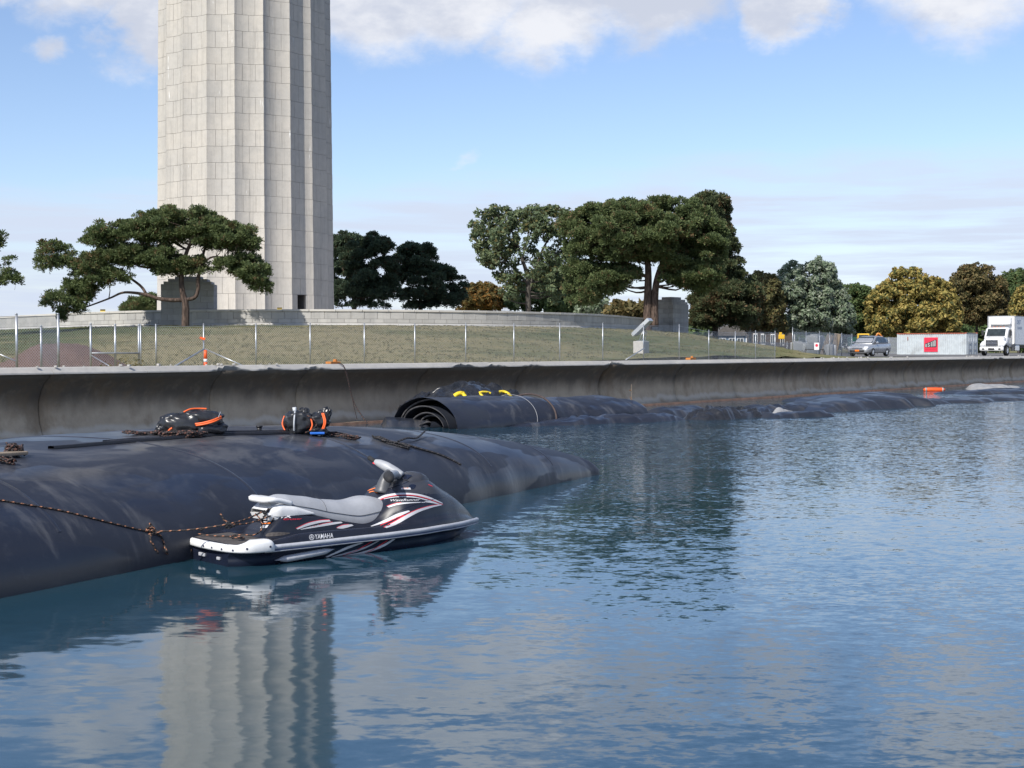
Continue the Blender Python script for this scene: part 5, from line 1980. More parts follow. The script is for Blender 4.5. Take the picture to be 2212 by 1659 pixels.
def rope(name, label, pts, r, mat='rope_orange', cat='rope', k=8, parent=None, group=None, smooth_path=True):
    path = catmull(pts, k) if smooth_path else [Vector(p) for p in pts]
    org = Vector(path[0])
    n = 7
    L = [0.0]
    for a, b in zip(path[:-1], path[1:]):
        L.append(L[-1] + (b - a).length)
    V, F = tube_data([p - org for p in path], r, n, False)
    m = len(path)
    A = np.array([tuple(v) for v in V]).reshape(m, n, 3)
    A = np.concatenate([A, A[:, :1]], 1)
    U = np.array([[(j / n, L[i]) for j in range(n + 1)] for i in range(m)])
    o = grid_mesh(name, A, mat, parent, True, uv=U)
    if parent is None:
        o.location = org
        if label:
            tag(o, label, cat, group)
    else:
        o.location = org
    return o


def coil(label, c, rx, ry, turns, r, mat='rope_brown', seed=1, name='rope_coil', surf=bag_top, rz=0.0, height=0.05):
    rg = np.random.default_rng(seed)
    pts = []
    n = int(turns * 9)
    cr, sr = math.cos(rz), math.sin(rz)
    for i in range(n):
        a = 2 * math.pi * i / 9 + rg.normal(0, .25)
        q = rg.uniform(.35, 1.0)
        x, y = rx * q * math.cos(a), ry * q * math.sin(a)
        X, Y = c[0] + x * cr - y * sr, c[1] + x * sr + y * cr
        z = surf(X, Y) + r + rg.uniform(0, height)
        pts.append((X, Y, z))
    return rope(name, label, pts, r, mat, 'rope coil', 4, group='coils of rope on the dam tube')


# main mooring line: in from the left, over the flank of the tube, round a knot, on to the watercraft
SKI_LOC = Vector((-3.012, 14.479, -0.1276))
SKI_ROT = 0.72721
SKI_S = 1.058


def ski(x, y, z):
    c, s = math.cos(SKI_ROT), math.sin(SKI_ROT)
    return SKI_LOC + SKI_S * Vector((x * c - y * s, x * s + y * c, z))


px = [(-40, 1078), (0, 1083), (60, 1093), (130, 1105), (200, 1122), (260, 1137), (325, 1152)]
rope('mooring_rope', 'orange flecked black rope lying over the left flank of the dam tube', [on_bag(x, y, 0.012) for x, y in px], 0.0095)
k0 = on_bag(325, 1152, .02)
a0 = ski(0.36, -0.04, 0.585)
mid = [k0, on_bag(380, 1148, .03), on_bag(440, 1140, .06)]
end = ski(0.42, -0.10, 0.60)
k1 = P(497, 1131, 14.2)
rope('mooring_rope', 'orange flecked rope from the knot on the tube to the stern grab handle', [k0, k0 * .66 + k1 * .34 + Vector((0, 0, -.02)), k0 * .33 + k1 * .67 + Vector((0, 0, -.02)), k1, k1 * .5 + end * .5 + Vector((0, 0, -.015)), end], 0.009)
rope('mooring_rope', 'second strand of orange flecked rope tied under the grab handle', [k1 + Vector((.02, 0, -.01)), k1 * .55 + ski(.47, -.16, .555) * .45 + Vector((0, 0, -.035)), ski(.47, -.16, .555)], 0.009)
rope('rope_tail', 'short frayed orange rope end standing up from the knot beside the stern', [k1, k1 + Vector((-.05, 0, .03)), k1 + Vector((-.10, 0.0, .10))], 0.011)


def knot(label, c, s, mat='rope_orange', seed=3):
    rg = np.random.default_rng(seed)
    pts = [Vector(c) + Vector(rg.normal(0, s, 3)) for _ in range(16)]
    return rope('rope_knot', label, pts, 0.009, mat, 'knot', 5, group='knots in the mooring ropes')


knot('knot where the rope meets on the flank of the dam tube', k0 + Vector((0, 0, .01)), .035)
knot('dark knot in the rope beside the stern of the watercraft', k1, .026, 'rope_black', 5)
knot('lashing of dark rope round the stern grab handle', ski(.44, -.12, .575), .03, 'rope_black', 8)
rope('rope_tail', 'rope end hanging from the knot down the flank of the tube, left one', [k0, on_bag(326, 1170, .015), on_bag(335, 1187, .015), on_bag(342, 1198, .012)], 0.012)
rope('rope_tail', 'rope end hanging from the knot down to the water, right one', [k0 + Vector((.03, 0, 0)), on_bag(348, 1162, .015), on_bag(355, 1180, .015), on_bag(362, 1198, .01), G(372, 1208, -.05)], 0.011)
rope('stern_line', 'thin rope from the stern corner down into the water', [ski(-.02, .38, .40), ski(-.1, .5, .33), G(412, 1192, 0.08), G(403, 1209, -.05)], 0.010)
# loose line on the rear deck
rope('deck_rope', 'orange flecked rope lying in loops on the rear platform', [ski(-.10, .33, .365), ski(-.02, .2, .352), ski(.08, .05, .352), ski(.16, -.08, .352), ski(.10, -.16, .352), ski(.05, -.06, .356), ski(.12, .02, .36), ski(.2, -.02, .365), ski(.26, -.14, .37), ski(.33, -.16, .42), ski(.37, -.08, .5), ski(.36, .0, .56)], 0.008)
# black line off the crest to the far bank
c1 = on_bag(860, 958, .03)
rope('black_line', 'thin black line looping up from the crest of the dam tube', [c1, on_bag(880, 955, .06), P(900, 946, c1.y + .6), P(918, 931, c1.y + 1.2)], 0.014, 'rope_black')
rope('black_line', 'dark rope lying down the far shoulder of the dam tube', [on_bag(868, 960, .015), on_bag(910, 972, .015), on_bag(955, 986, .015), on_bag(996, 1006, .015)], 0.017, 'rope_black')
cc = on_bag(842, 958)
coil('tangle of dark rope on the crest right of the bundles', (cc.x, cc.y), .30, .07, 4, .011, 'rope_black', 5, rz=rad(10), height=.04)
cc = on_bag(715, 941)
coil('brown rope tangle beside the tied bundle with the white pipe', (cc.x + .15, cc.y), .32, .12, 5, .011, 'rope_brown', 6, rz=rad(10))
cc = on_bag(395, 945)
coil('brown rope tangle in front of the strapped bundle', (cc.x, cc.y), .34, .10, 6, .012, 'rope_brown', 7, rz=rad(25), height=.07)
cc = on_bag(310, 940)
coil('small rope tangle left of the strapped bundle', (cc.x, cc.y), .28, .1, 4, .012, 'rope_brown', 8, rz=rad(20))
cc = on_bag(32, 985)
coil('big heap of brown rope at the left edge of the dam tube', (cc.x, cc.y), .12, .10, 6, .011, 'rope_brown', 9, height=.12)
cc = on_bag(8, 1002)
coil('rope heap lying at the very left edge of the picture', (cc.x, cc.y), .15, .07, 4, .011, 'rope_brown', 10, height=.08)
o = MB().box((0, 0, .02), (.5, .16, .04), .1, .012).build('timber_offcut', 'pallet_wood', None, False, tuple(on_bag(8, 989, .02)), rad(50))
tag(o, 'pale timber offcut among the ropes at the left edge', 'timber')


def strap(label, pts, w, mat='strap_black', name='webbing_strap', th=.02, cat='strap'):
    path = catmull(pts, 8)
    rows = []
    org = Vector(path[0])
    for i, p in enumerate(path):
        d = (path[min(i + 1, len(path) - 1)] - path[max(i - 1, 0)]).normalized()
        sd = d.cross(Vector((0, 0, 1))).normalized() * w / 2
        up = Vector((0, 0, th))
        rows.append([p - sd * 1.05 - up * .4 - org, p - sd + up - org, p - sd * .1 + up * 1.2 - org, p + sd + up - org, p + sd * 1.05 - up * .4 - org])
    o = grid_mesh(name, rows, mat, None, True)
    o.location = org
    tag(o, label, cat, 'straps on the dam tube')
    return o


strap('thick black seam strap running along the crest of the dam tube', [on_bag(x, y, .01) for x, y in ((110, 970), (170, 965), (260, 957), (350, 950), (440, 942), (540, 939), (620, 936.5))], .085, th=.022)
strap('folded dark strap beside the seam strap on the crest', [on_bag(x, y, .008) for x, y in ((230, 955), (280, 950), (330, 948), (390, 945))], .12, th=.012)
strap('black end strap left of the tied bundle', [on_bag(x, y, .01) for x, y in ((470, 936), (520, 935), (580, 934.5), (620, 934))], .06)

# ------------------------------------------------------------------ two bundles on the crest
plain('plastic_black', (0.020, 0.021, 0.024), 0.30, 0.25, 9, bump=0.25)
plain('strap_orange', (0.85, 0.14, 0.03), 0.5, 0.08, 8)
plain('plastic_blue', (0.02, 0.14, 0.55), 0.4, 0.08, 6)
plain('pipe_white', (0.42, 0.44, 0.46), 0.45, 0.1, 9)
plain('twine_pale', (0.30, 0.30, 0.31), 0.7, 0.1, 9)


def sack(rx, ry, rz_, seed, parent, name, loc, rot=(0, 0, 0), fold=0.10, mat='plastic_black', nu=48, nv=28, box=0.7):
    u = np.linspace(0, 2 * np.pi, nu, endpoint=False)
    v = np.linspace(0.0, np.pi, nv)
    U, Vv = np.meshgrid(u, v)
    sg = lambda a, e: np.sign(a) * np.abs(a) ** e
    d = np.stack([sg(np.sin(Vv), box) * sg(np.cos(U), box), sg(np.sin(Vv), box) * sg(np.sin(U), box), sg(np.cos(Vv), box)], -1)
    f = fbm(d * 2.2, seed, 3)
    rid = 1 - np.abs(fbm(d * np.array([3.0, 3.0, 1.4]) + 5, seed + 3, 3)) * 3
    sc = 1 + f * 0.25 + (rid - .6) * fold
    A = d * sc[..., None] * np.array([rx, ry, rz_])
    o = grid_mesh(name, A, mat, parent, True, closed=True)
    o.location = loc
    o.rotation_euler = rot
    return o


def ring_strap(parent, name, pts, w, mat):
    path = [Vector(p) for p in pts]
    V, F = [], []
    return MB().tube(catmull(path, 6), w, 6).build(name, mat, parent, True)


sc1 = on_bag(418, 936).y / FPX
b1 = on_bag(416, 937.5)
B1 = thing('plastic_bundle', 'rolled black plastic bundle tied with orange straps on the tube crest, left one', 'bundle', tuple(b1), rad(8), 'black bundles on the dam tube')
sack(.29, .19, .145, 41, B1, 'lower_roll', (-.12, 0, .14), (0, rad(-4), 0), .10)
sack(.27, .17, .12, 42, B1, 'upper_roll', (.12, .02, .195), (0, rad(3), 0), .07)
sack(.20, .16, .085, 43, B1, 'end_fold', (.22, -.02, .075), (0, 0, .2), .16)
sack(.11, .10, .07, 44, B1, 'loose_flap', (-.36, -.04, .06), (.2, .5, .3), .25)
ring_strap(B1, 'orange_strap', [(.05, -.185, .14), (.15, -.20, .155), (.28, -.19, .19), (.37, -.09, .23)], .013, 'strap_orange')
ring_strap(B1, 'orange_strap', [(.06, -.19, .12), (.16, -.205, .135), (.29, -.195, .17), (.375, -.09, .21)], .012, 'strap_orange')
ring_strap(B1, 'orange_strap', [(-.10, -.10, .29), (-.02, -.05, .325), (.08, 0, .33), (.18, .02, .325)], .012, 'strap_orange')
ring_strap(B1, 'orange_strap', [(-.30, -.18, .03), (-.27, -.185, .07), (-.24, -.19, .09)], .013, 'strap_orange')
ring_strap(B1, 'twine', [(-.30, -.12, .2), (-.31, -.05, .25), (-.31, .05, .24)], .006, 'twine_pale')
ring_strap(B1, 'twine', [(.34, -.14, .22), (.36, -.06, .28), (.36, .04, .28)], .006, 'twine_pale')
MB().box((-.42, -.1, .02), (.12, .05, .03), .1, .01).build('blue_scrap', 'plastic_blue', B1)
b2 = on_bag(662, 937)
B2 = thing('plastic_bundle', 'tied black plastic bundle with a white pipe end on the tube crest, right one', 'bundle', tuple(b2), rad(5), 'black bundles on the dam tube')
sack(.20, .18, .165, 51, B2, 'main_sack', (-.10, 0, .155), (0, 0, 0), .12)
sack(.155, .14, .13, 52, B2, 'second_sack', (.165, .03, .17), (0, rad(-18), 0), .16)
sack(.07, .06, .12, 53, B2, 'raised_corner', (.26, .02, .24), (0, rad(20), 0), .2)
sack(.07, .06, .05, 54, B2, 'tied_neck', (-.03, 0, .31), (0, 0, 0), .3)
sack(.13, .10, .05, 55, B2, 'bottom_fold', (.17, -.08, .04), (0, 0, .2), .2)
MB().tube([(-.15, -.02, .27), (-.165, -.02, .37)], [.024, .028], 12).build('pipe_end', 'pipe_white', B2, True)
ring_strap(B2, 'white_streak_tape', [(-.155, -.185, .05), (-.155, -.215, .15), (-.15, -.18, .26), (-.15, -.08, .31)], .012, 'pipe_white')
for yy in (0, .02):
    ring_strap(B2, 'orange_strap', [(.22 + yy, -.13, .06), (.25 + yy, -.13, .17), (.22 + yy, -.10, .29)], .011, 'strap_orange')
ring_strap(B2, 'orange_strap', [(-.28, -.10, .04), (-.325, -.06, .14), (-.30, -.03, .25)], .011, 'strap_orange')
ring_strap(B2, 'orange_strap', [(.06, -.17, .05), (.09, -.17, .13), (.07, -.15, .22)], .012, 'strap_orange')
rope('rope_loop', None, [(.02, -.17, .26), (.10, -.20, .22), (.15, -.21, .14), (.08, -.22, .06), (.0, -.2, .03)], .010, 'rope_brown', parent=B2)
MB().box((.16, -.2, .02), (.2, .06, .03), .05, .01).build('blue_scrap', 'plastic_blue', B2)
o = MB().tube([(0, 0, 0), (0, 0, .07)], .035, 10).tube([(0, 0, .07), (0, 0, .09)], .045, 10).build('valve_cap', 'strap_black', None, True, tuple(on_bag(560, 934)))
tag(o, 'small black valve cap on the crest between the two bundles', 'valve cap')

# wall rope
rope('wall_rope', 'dark rope from the coping down the sea wall to the water behind the tube', [W(tw(P(738, 784, wall_Y(738)))[0], .2, 1.82), P(742, 790, wall_Y(742) - .2), P(752, 822, wall_Y(752) - .25), P(765, 870, wall_Y(765) - .35), P(790, 910, wall_Y(790) - .9), P(803, 925, wall_Y(803) - 1.4)], 0.016, 'rope_brown')
rope('wall_rope', 'thin second rope hanging on the sea wall', [P(748, 800, wall_Y(748) - .2), P(757, 840, wall_Y(757) - .2), P(765, 880, wall_Y(765) - .2), P(771, 905, wall_Y(771) - .2)], 0.010, 'rope_brown')


# ------------------------------------------------------------------ rolled and crumpled dam tubes along the wall
def crumple(name, label, a, b, wid, hgt, mat, seed, fold=0.5, cat='sheet', group=None, n=(70, 30), prof=None, scale=1.6, lift=0.0, dome=0.8):
    """crumpled sheet floating along the line a-b; folds are ridged relief"""
    a, b = Vector(a), Vector(b)
    d = (b - a)
    L = d.length
    d.normalize()
    sd = Vector((-d.y, d.x, 0))
    S = np.linspace(0, 1, n[0])
    Cc = np.linspace(-1, 1, n[1])
    SS, CC = np.meshgrid(S, Cc, indexing='ij')
    pr = np.ones_like(S) if prof is None else np.interp(S, np.linspace(0, 1, len(prof)), prof)
    p3 = np.stack([SS * L, CC * wid * 1.4, np.zeros_like(SS)], -1) * scale * .7
    p3 = p3 + np.stack([fbm(p3 * .6 + 2, seed + 21, 2), fbm(p3 * .6 + 7, seed + 22, 2), 0 * SS], -1) * 1.3
    rid = 1 - 2.2 * np.abs(fbm(p3 + 3, seed, 3))
    f2 = fbm(p3 * 1.7 + 9, seed + 5, 4)
    edge = np.clip((1 - np.abs(CC)) * 3.2, 0, 1) * np.clip(np.minimum(SS, 1 - SS) * 9, 0, 1)
    bump = (1 - np.abs(CC) ** 2.2) ** dome
    z = hgt * pr[:, None] * (bump * (1 - fold) + fold * (0.55 * rid + 0.6 * f2 + .25) * bump ** .5) * edge ** .6 - 0.10 * (1 - edge) + lift
    wob = fbm(np.stack([SS * L * .8, CC * 0, CC * 0 + 4], -1), seed + 9, 3) * wid * .7
    lat = CC * wid * (0.75 + .25 * pr[:, None]) + wob + fbm(p3 * 1.2 + 20, seed + 11, 2) * hgt * fold * .6
    X = a.x + d.x * SS * L + sd.x * lat
    Y = a.y + d.y * SS * L + sd.y * lat
    A = np.stack([X - a.x, Y - a.y, z], -1)
    o = grid_mesh(name, A, mat, None, True, uv=np.stack([SS * L, CC * wid], -1))
    o.location = (a.x, a.y, 0)
    tag(o, label, cat, group)
    return o


def roll():
    e0, e1 = G(975, 927, 0), G(1440, 902, 0)
    ax = (e1 - e0)
    L = ax.length
    ax.normalize()
    sd = Vector((-ax.y, ax.x, 0))
    # shift so that the near edge of the roll touches those points
    r = thing('dam_roll', 'rolled up dark dam tube with a spiral end, at the foot of the sea wall', 'dam roll', tuple(e0), 0)
    rx, rz_ = 1.36, 0.80
    # spiral sheet at the open end
    turns = 4.6
    n = 190
    org = Vector((0, 0, 0))

    def sp(t, depth):
        a = -math.pi * 0.15 + 2 * math.pi * turns * t
        q = 0.10 + 0.90 * t + 0.02 * math.sin(a * 1.7) + 0.17 * float(vnoise(np.array([a * .5, 0.4, 0.2]), 61)) * (0.3 + t)
        x = q * rx * math.cos(a)
        z = q * rz_ * math.sin(a) * (1 if math.sin(a) > 0 else 0.35)
        jag = 0.34 * float(vnoise(np.array([a * .6, 3.3, 1.0]), 62)) + .1 + .10 * (1 - t) * 0
        return sd * x + ax * (depth + jag) + Vector((0, 0, z * 1.0 + 0.02))
    rows = []
    for i in range(n):
        t = i / (n - 1)
        rows.append([sp(t, .0), sp(t, .05), sp(t, .6), sp(t, 1.3)])
    grid_mesh('spiral_layers', rows, 'dam_fabric_dull', r, True)
    rows = []
    for i in range(n):
        t = i / (n - 1)
        p, q = sp(t, -.012), sp(max(0, t - .016), -.012)
        rows.append([p + Vector((0, 0, .012)), p - (p - sp(t, .3)).normalized() * 0 + Vector((0, 0, -.018)), sp(t, .02) + Vector((0, 0, -.03))])
    grid_mesh('sheet_edges', rows, 'edge_grey', r, True)
    # outer skin of the roll: lumpy flattened tube
    S = np.linspace(0, 1, 90)
    ph = np.linspace(-.25, math.pi + .25, 40)
    rows, uv = [], []
    for s in S:
        k = np.interp(s, [0, .25, .42, .5, .62, .75, .9, 1.0], [1, 1, .98, .93, 1.0, .95, .85, .35])
        kz = np.interp(s, [0, .25, .42, .52, .62, .78, .92, 1.0], [1.03, 1.03, 1.0, .86, .90, .88, .72, .12])
        rr, uu = [], []
        for p in ph:
            w = 1 + 0.05 * float(fbm(np.array([s * 9, p * 1.3, 2.2]), 63, 3)) + (0.10 * float(fbm(np.array([s * 20, p * 3, 5.2]), 65, 3)) if s > .45 else 0)
            x = (rx + .03) * k * w * math.cos(p)
            z = (rz_ + .02) * kz * w * (math.sin(p) if math.sin(p) > 0 else math.sin(p) * .8)
            v = sd * x + ax * (s * L) + Vector((0, 0, z))
            rr.append(tuple(v))
            uu.append((s * L, p))
        rows.append(rr)
        uv.append(uu)
    grid_mesh('outer_skin', rows, 'dam_fabric', r, True, uv=uv)
    # pale crease and brown rope band round it
    for nm, s0, mt, rad_ in (('pale_crease', .335, 'twine_pale', .007), ('brown_band', .42, 'rope_brown', .03)):
        pts = []
        for p in np.linspace(.02, math.pi - .3, 22):
            k = 1.035
            pts.append(sd * ((rx + .03) * k * -math.cos(p)) + ax * (s0 * L + .5 * math.sin(p * .5) - .05) + Vector((0, 0, (rz_ + .03) * k * math.sin(p))))
        MB().tube(pts, rad_, 6).build(nm, mt if mt != 'rope_brown' else 'band_brown', r, True)
    return r, e0, ax, sd, L


plain('edge_grey', (0.085, 0.082, 0.085), 0.6, 0.3, 8)
plain('band_brown', (0.06, 0.042, 0.038), 0.8, 0.2, 8)
plain('strap_yellow', (0.80, 0.60, 0.03), 0.5, 0.08, 6)
rl, re0, rax, rsd, rL = roll()
rl.location = Vector(rl.location) + rsd * 1.15
GB = 'slack dam tubes along the sea wall'
Yr = rl.location.y
# crumpled sheet heap on the far side of the roll, with yellow straps
heap_o = crumple('tarpaulin_heap', 'crumpled heap of black sheeting behind the roll with yellow straps', P(872, 890, Yr + 2.2), P(1130, 870, Yr + 5.0), .9, 1.22, 'plastic_black', 71, .36, 'tarpaulin', None, (90, 40), [.45, .75, .9, 1, 1.02, 1.0, .9, .6], 2.3, 0, .5)
HB = BVHTree.FromPolygons([heap_o.matrix_basis @ v.co for v in heap_o.data.vertices], [tuple(p.vertices) for p in heap_o.data.polygons])


def on_heap(x, y):
    d = ray(x, y).normalized()
    h, n, i, dd = HB.ray_cast(Vector((0, 0, CAM_H)), d)
    return (h - d * .035) if h is not None else P(x, y, Yr + 2.6)


def flat_strap(label, px, w):
    pts = catmull([on_heap(x, y) for x, y in px], 2)
    rows = []
    org = pts[0]
    for i, p in enumerate(pts):
        d = (pts[min(i + 1, len(pts) - 1)] - pts[max(i - 1, 0)]).normalized()
        vw = (p - Vector((0, 0, CAM_H))).normalized()
        s_ = d.cross(vw).normalized() * w / 2
        rows.append([p - s_ - org, p - vw * .012 - org, p + s_ - org, p + vw * .02 - org])
    o = grid_mesh('yellow_strap', rows, 'strap_yellow', None, True, closed=True)
    o.location = org
    tag(o, label, 'strap', 'yellow straps on the black sheeting')


flat_strap('short wide yellow strap end at the left of the black sheeting', [(982, 856), (990, 851), (1000, 850), (1003, 856)], .15)
flat_strap('long yellow strap hanging down in front of the black sheeting', [(1003, 857), (1009, 866), (1016, 876), (1022, 873), (1031, 872)], .12)
flat_strap('small orange yellow strap piece left of the hanging strap', [(985, 861), (990, 865), (996, 869)], .09)
flat_strap('yellow strap with a folded corner in the middle of the black sheeting', [(1060, 850), (1050, 847), (1036, 848), (1042, 855), (1044, 864)], .08)
flat_strap('yellow strap at the right end of the black sheeting', [(1078, 847), (1088, 846), (1097, 850), (1104, 857)], .10)
crumple('sheet_flap', 'creased black sheet slumped against the left side of the roll', P(900, 905, Yr + .3), P(985, 880, Yr + 1.6), .5, .8, 'plastic_black', 92, .5, 'sheet', GB, (50, 26), [.3, .8, 1, .7], 2.4)
crumple('sheet_flap', 'flat grey black sheet spread on the water left of the roll', P(822, 918, Yr + .8), P(930, 912, Yr + 1.0), .9, .28, 'dam_fabric_dull', 72, .3, 'sheet', GB)
sack(.55, .4, .42, 73, None, 'peaked_flap', tuple(P(905, 893, Yr + 1.5)), (.1, -.2, .4), .3, 'plastic_black')
tag(bpy.data.objects['peaked_flap'], 'peaked black fold of sheeting standing up left of the spiral', 'sheet fold')
crumple('slack_tube', 'flat slack fabric in the water along the near side of the roll', G(1080, 923), G(1480, 905), .62, .30, 'dam_fabric', 74, .5, 'slack tube', GB, (100, 26), [.2, .5, 1.0, .9, .9, .6], 2.0)
crumple('slack_tube', 'low slack tube just past the end of the roll', G(1425, 903), G(1500, 893), .75, .34, 'dam_fabric_dull', 75, .35, 'slack tube', GB)
crumple('slack_tube', 'shiny crumpled lump of sheeting on the water in the middle distance', G(1492, 907), G(1618, 899), .75, .42, 'plastic_black', 76, .62, 'slack tube', GB, (80, 36), [.5, 1, 1, .9, .8], 2.6)
crumple('slack_tube', 'wrinkled dark fabric with a pale torn edge, left of the smooth hump', G(1600, 892), G(1765, 884), .9, .34, 'dam_fabric_dull', 77, .55, 'slack tube', GB, (90, 34), [.6, 1, .8, .8, .5], 1.7)
crumple('slack_tube', 'low fabric flap nearest the open water below the wrinkled fabric', G(1655, 903), G(1785, 898), .5, .22, 'dam_fabric_dull', 78, .5, 'slack tube', GB)
crumple('slack_tube', 'smooth dark hump of partly filled tube before the buoy', G(1700, 890), G(2025, 869), 1.6, .48, 'dam_fabric_dull', 79, .12, 'slack tube', GB, (90, 30), [.4, .7, .95, 1.0, .9, .5, .15], .7, 0, .7)
crumple('slack_tube', 'thin dark tongue of fabric behind the smooth hump', G(1700, 868), G(1960, 856), 1.1, .30, 'dam_fabric_dull', 80, .25, 'slack tube', GB, (70, 26), [.3, .8, 1, .6], 1.0)
crumple('slack_tube', 'low dark fabric barely above the water right of the hump', G(1990, 872), G(2230, 858), 1.3, .20, 'dam_fabric_dull', 81, .5, 'slack tube', GB, (70, 26), None, .8)
crumple('slack_tube', 'distant dark fabric streak by the right edge of the picture', G(2060, 852), G(2300, 842), 1.6, .24, 'dam_fabric_dull', 82, .5, 'slack tube', GB, (70, 26), None, .7)
plain('sheet_pale', (0.30, 0.295, 0.285), 0.6, 0.15, 3)
crumple('pale_sheet', 'pale whitish peaked sheet near the wall at the right edge', G(2095, 843), G(2190, 837), 1.0, .34, 'sheet_pale', 83, .3, 'sheet', None, (50, 24), [.3, 1, .8, .3], 1.0)
crumple('pale_sheet', 'small tan torn edge sticking up from the slack fabric', G(1668, 903), G(1712, 896), .2, .36, 'sheet_pale', 85, .5, 'sheet', None, (30, 12), [.2, 1, .5], 2.0)
# buoy
b = G(2018, 845, 0.0)
by = thing('rescue_float', 'orange red float lying on the water near the wall', 'float', tuple(b))
MB().tube([(-.58, 0, .07), (-.46, 0, .08), (0, 0, .08), (.46, 0, .08), (.58, 0, .07)], [.06, .11, .12, .11, .06], 12).build('float_body', 'orange_plastic', by, True)
for x in (-.45, .45):
    MB().tube([(x - .04, 0, .08), (x + .04, 0, .08)], .118, 12).build('band', 'sheet_pale', by, True)
# dead stalk by the wall joint
V, F = leaf_cards(np.array([tuple(P(x, y, wall_Y(x) - .4)) for x, y in ((1366, 858), (1364, 866), (1362, 845), (1352, 868))]), [.1, .14, .08, .1], 420, .05)
st = thing('dry_stalk', 'dry orange weed stalk at the foot of the sea wall by the wide joint', 'weed', tuple(P(1364, 885, wall_Y(1364) - .4)))
o = link('leaves', fast_mesh('leaves', V - np.array(st.location), F), 'dry_weed', st)
MB().tube([(0, 0, 0), (.0, 0, 1.0)], .012, 5).build('stem', 'pallet_wood', st)


# ------------------------------------------------------------------ the personal watercraft
plain('gel_black', (0.010, 0.013, 0.026), 0.22, 0.15, 5, spec=0.5)
plain('deck_black', (0.013, 0.015, 0.024), 0.30, 0.2, 6)
plain('hood_charcoal', (0.040, 0.042, 0.050), 0.33, 0.1, 6)
plain('seat_vinyl', (0.345, 0.355, 0.375), 0.5, 0.06, 9, bump=0.05)
plain('ski_white', (0.72, 0.72, 0.71), 0.38, 0.05, 9, dirt=0.15)
plain('rail_grey', (0.42, 0.43, 0.46), 0.4, 0.1, 12, dirt=0.2)
plain('rail_blue', (0.04, 0.06, 0.13), 0.4, 0.1, 12)
plain('mat_brown', (0.075, 0.066, 0.062), 0.9, 0.25, 30, bump=0.4)
plain('bar_grey', (0.36, 0.37, 0.385), 0.45, 0.08, 10)
plain('column_grey', (0.075, 0.078, 0.085), 0.45, 0.1, 10)
plain('decal_white', (0.56, 0.56, 0.575), 0.35, 0.04, 10)
plain('decal_red', (0.62, 0.03, 0.05), 0.35, 0.05, 10)
plain('decal_orange', (0.85, 0.22, 0.04), 0.35, 0.05, 10)
plain('decal_navy', (0.03, 0.035, 0.07), 0.35, 0.1, 10)

SKI = thing('personal_watercraft', 'black and grey personal watercraft with white red stripes moored beside the dam tube', 'watercraft', tuple(SKI_LOC), SKI_ROT, None, SKI_S)


def smooth_interp(x, xs, ys):
    return sum(np.interp(x + d, xs, ys) for d in (-.06, -.03, 0, .03, .06)) / 5


def f_b(x):
    return float(smooth_interp(x, [-.2, -.12, -.02, .15, .6, 1.6, 2.1, 2.5, 2.8, 3.0, 3.12, 3.2, 3.26], [.38, .46, .53, .56, .575, .575, .53, .43, .31, .20, .125, .06, .012]))


def f_zr(x):
    return float(np.interp(x, [-.2, 2.4, 3.0, 3.25], [.285, .29, .275, .262]))


def f_zg(x):
    return float(smooth_interp(x, [-.2, .2, .55, 1.0, 1.5, 2.0, 2.45, 2.8, 3.05, 3.18, 3.26], [.335, .35, .40, .395, .385, .39, .405, .385, .335, .295, .27]))


def f_top(x):   # centre line of the cowl
    return float(smooth_interp(x, [1.5, 1.7, 1.92, 2.05, 2.2, 2.38, 2.46, 2.6, 2.8, 2.95, 3.1, 3.19, 3.26], [.50, .62, .73, .77, .80, .83, .80, .71, .60, .505, .385, .305, .268]))


def f_ped(x):
    return float(smooth_interp(x, [.25, .36, .5, 1.5, 1.8], [.20, .24, .26, .25, .27]))


def f_pedtop(x):
    return float(smooth_interp(x, [.24, .34, .46, .58, .85, 1.2, 1.55, 1.9], [.345, .38, .50, .56, .54, .46, .40, .50]))


def sst(a, b, x):
    t = min(1, max(0, (x - a) / (b - a)))
    return t * t * (3 - 2 * t)


def section(x):
    b, zr, zg = f_b(x), f_zr(x), f_zg(x)
    zf = float(np.interp(x, [-.2, .3, .5, 1.6, 1.9], [.335, .338, .315, .315, .36]))
    ped, pt = f_ped(x), f_pedtop(x)
    rear = [(b, zr + .015), (b - .008, (zr + zg) / 2), (b - .03, zg - .012), (b - .06, zg), (b - .10, zg - .012), (b - .13, zf + .008), (b - .17, zf), (ped + .06, zf), (ped + .015, zf + .02), (ped, zf * .6 + pt * .4),
            (ped - .02, pt - .02), (.17, pt), (.08, pt), (0, pt)]
    if x < .33:
        w = max(.05, b - .16)
        rear = [(b, zr + .015), (b - .01, (zr + zg) / 2), (b - .03, zg - .01), (b - .055, zg - .002), (b - .085, zg - .006), (b - .11, zf + .004), (w, zf), (w * .85, zf), (w * .7, zf), (w * .55, zf), (w * .42, zf), (w * .3, zf), (w * .15, zf), (0, zf)]
        t = sst(.2, .33, x)
    zt = f_top(x)
    dz = zt - zg
    B = max(.006, b - .045)
    front = [(b, zr + .015), (b - .006, zr * .6 + zg * .4), (b - .02, zg - .02 * min(1, dz * 6)), (b - .045, zg), (B * .965, zg + .10 * dz), (B * .93, zg + .24 * dz), (B * .885, zg + .38 * dz), (B * .83, zg + .52 * dz),
             (B * .765, zg + .65 * dz), (B * .67, zg + .77 * dz), (B * .54, zg + .87 * dz), (B * .38, zg + .945 * dz), (B * .19, zg + .985 * dz), (0, zt)]
    k = sst(1.62, 2.02, x)
    return [(a[0] * (1 - k) + c[0] * k, a[1] * (1 - k) + c[1] * k) for a, c in zip(rear, front)]


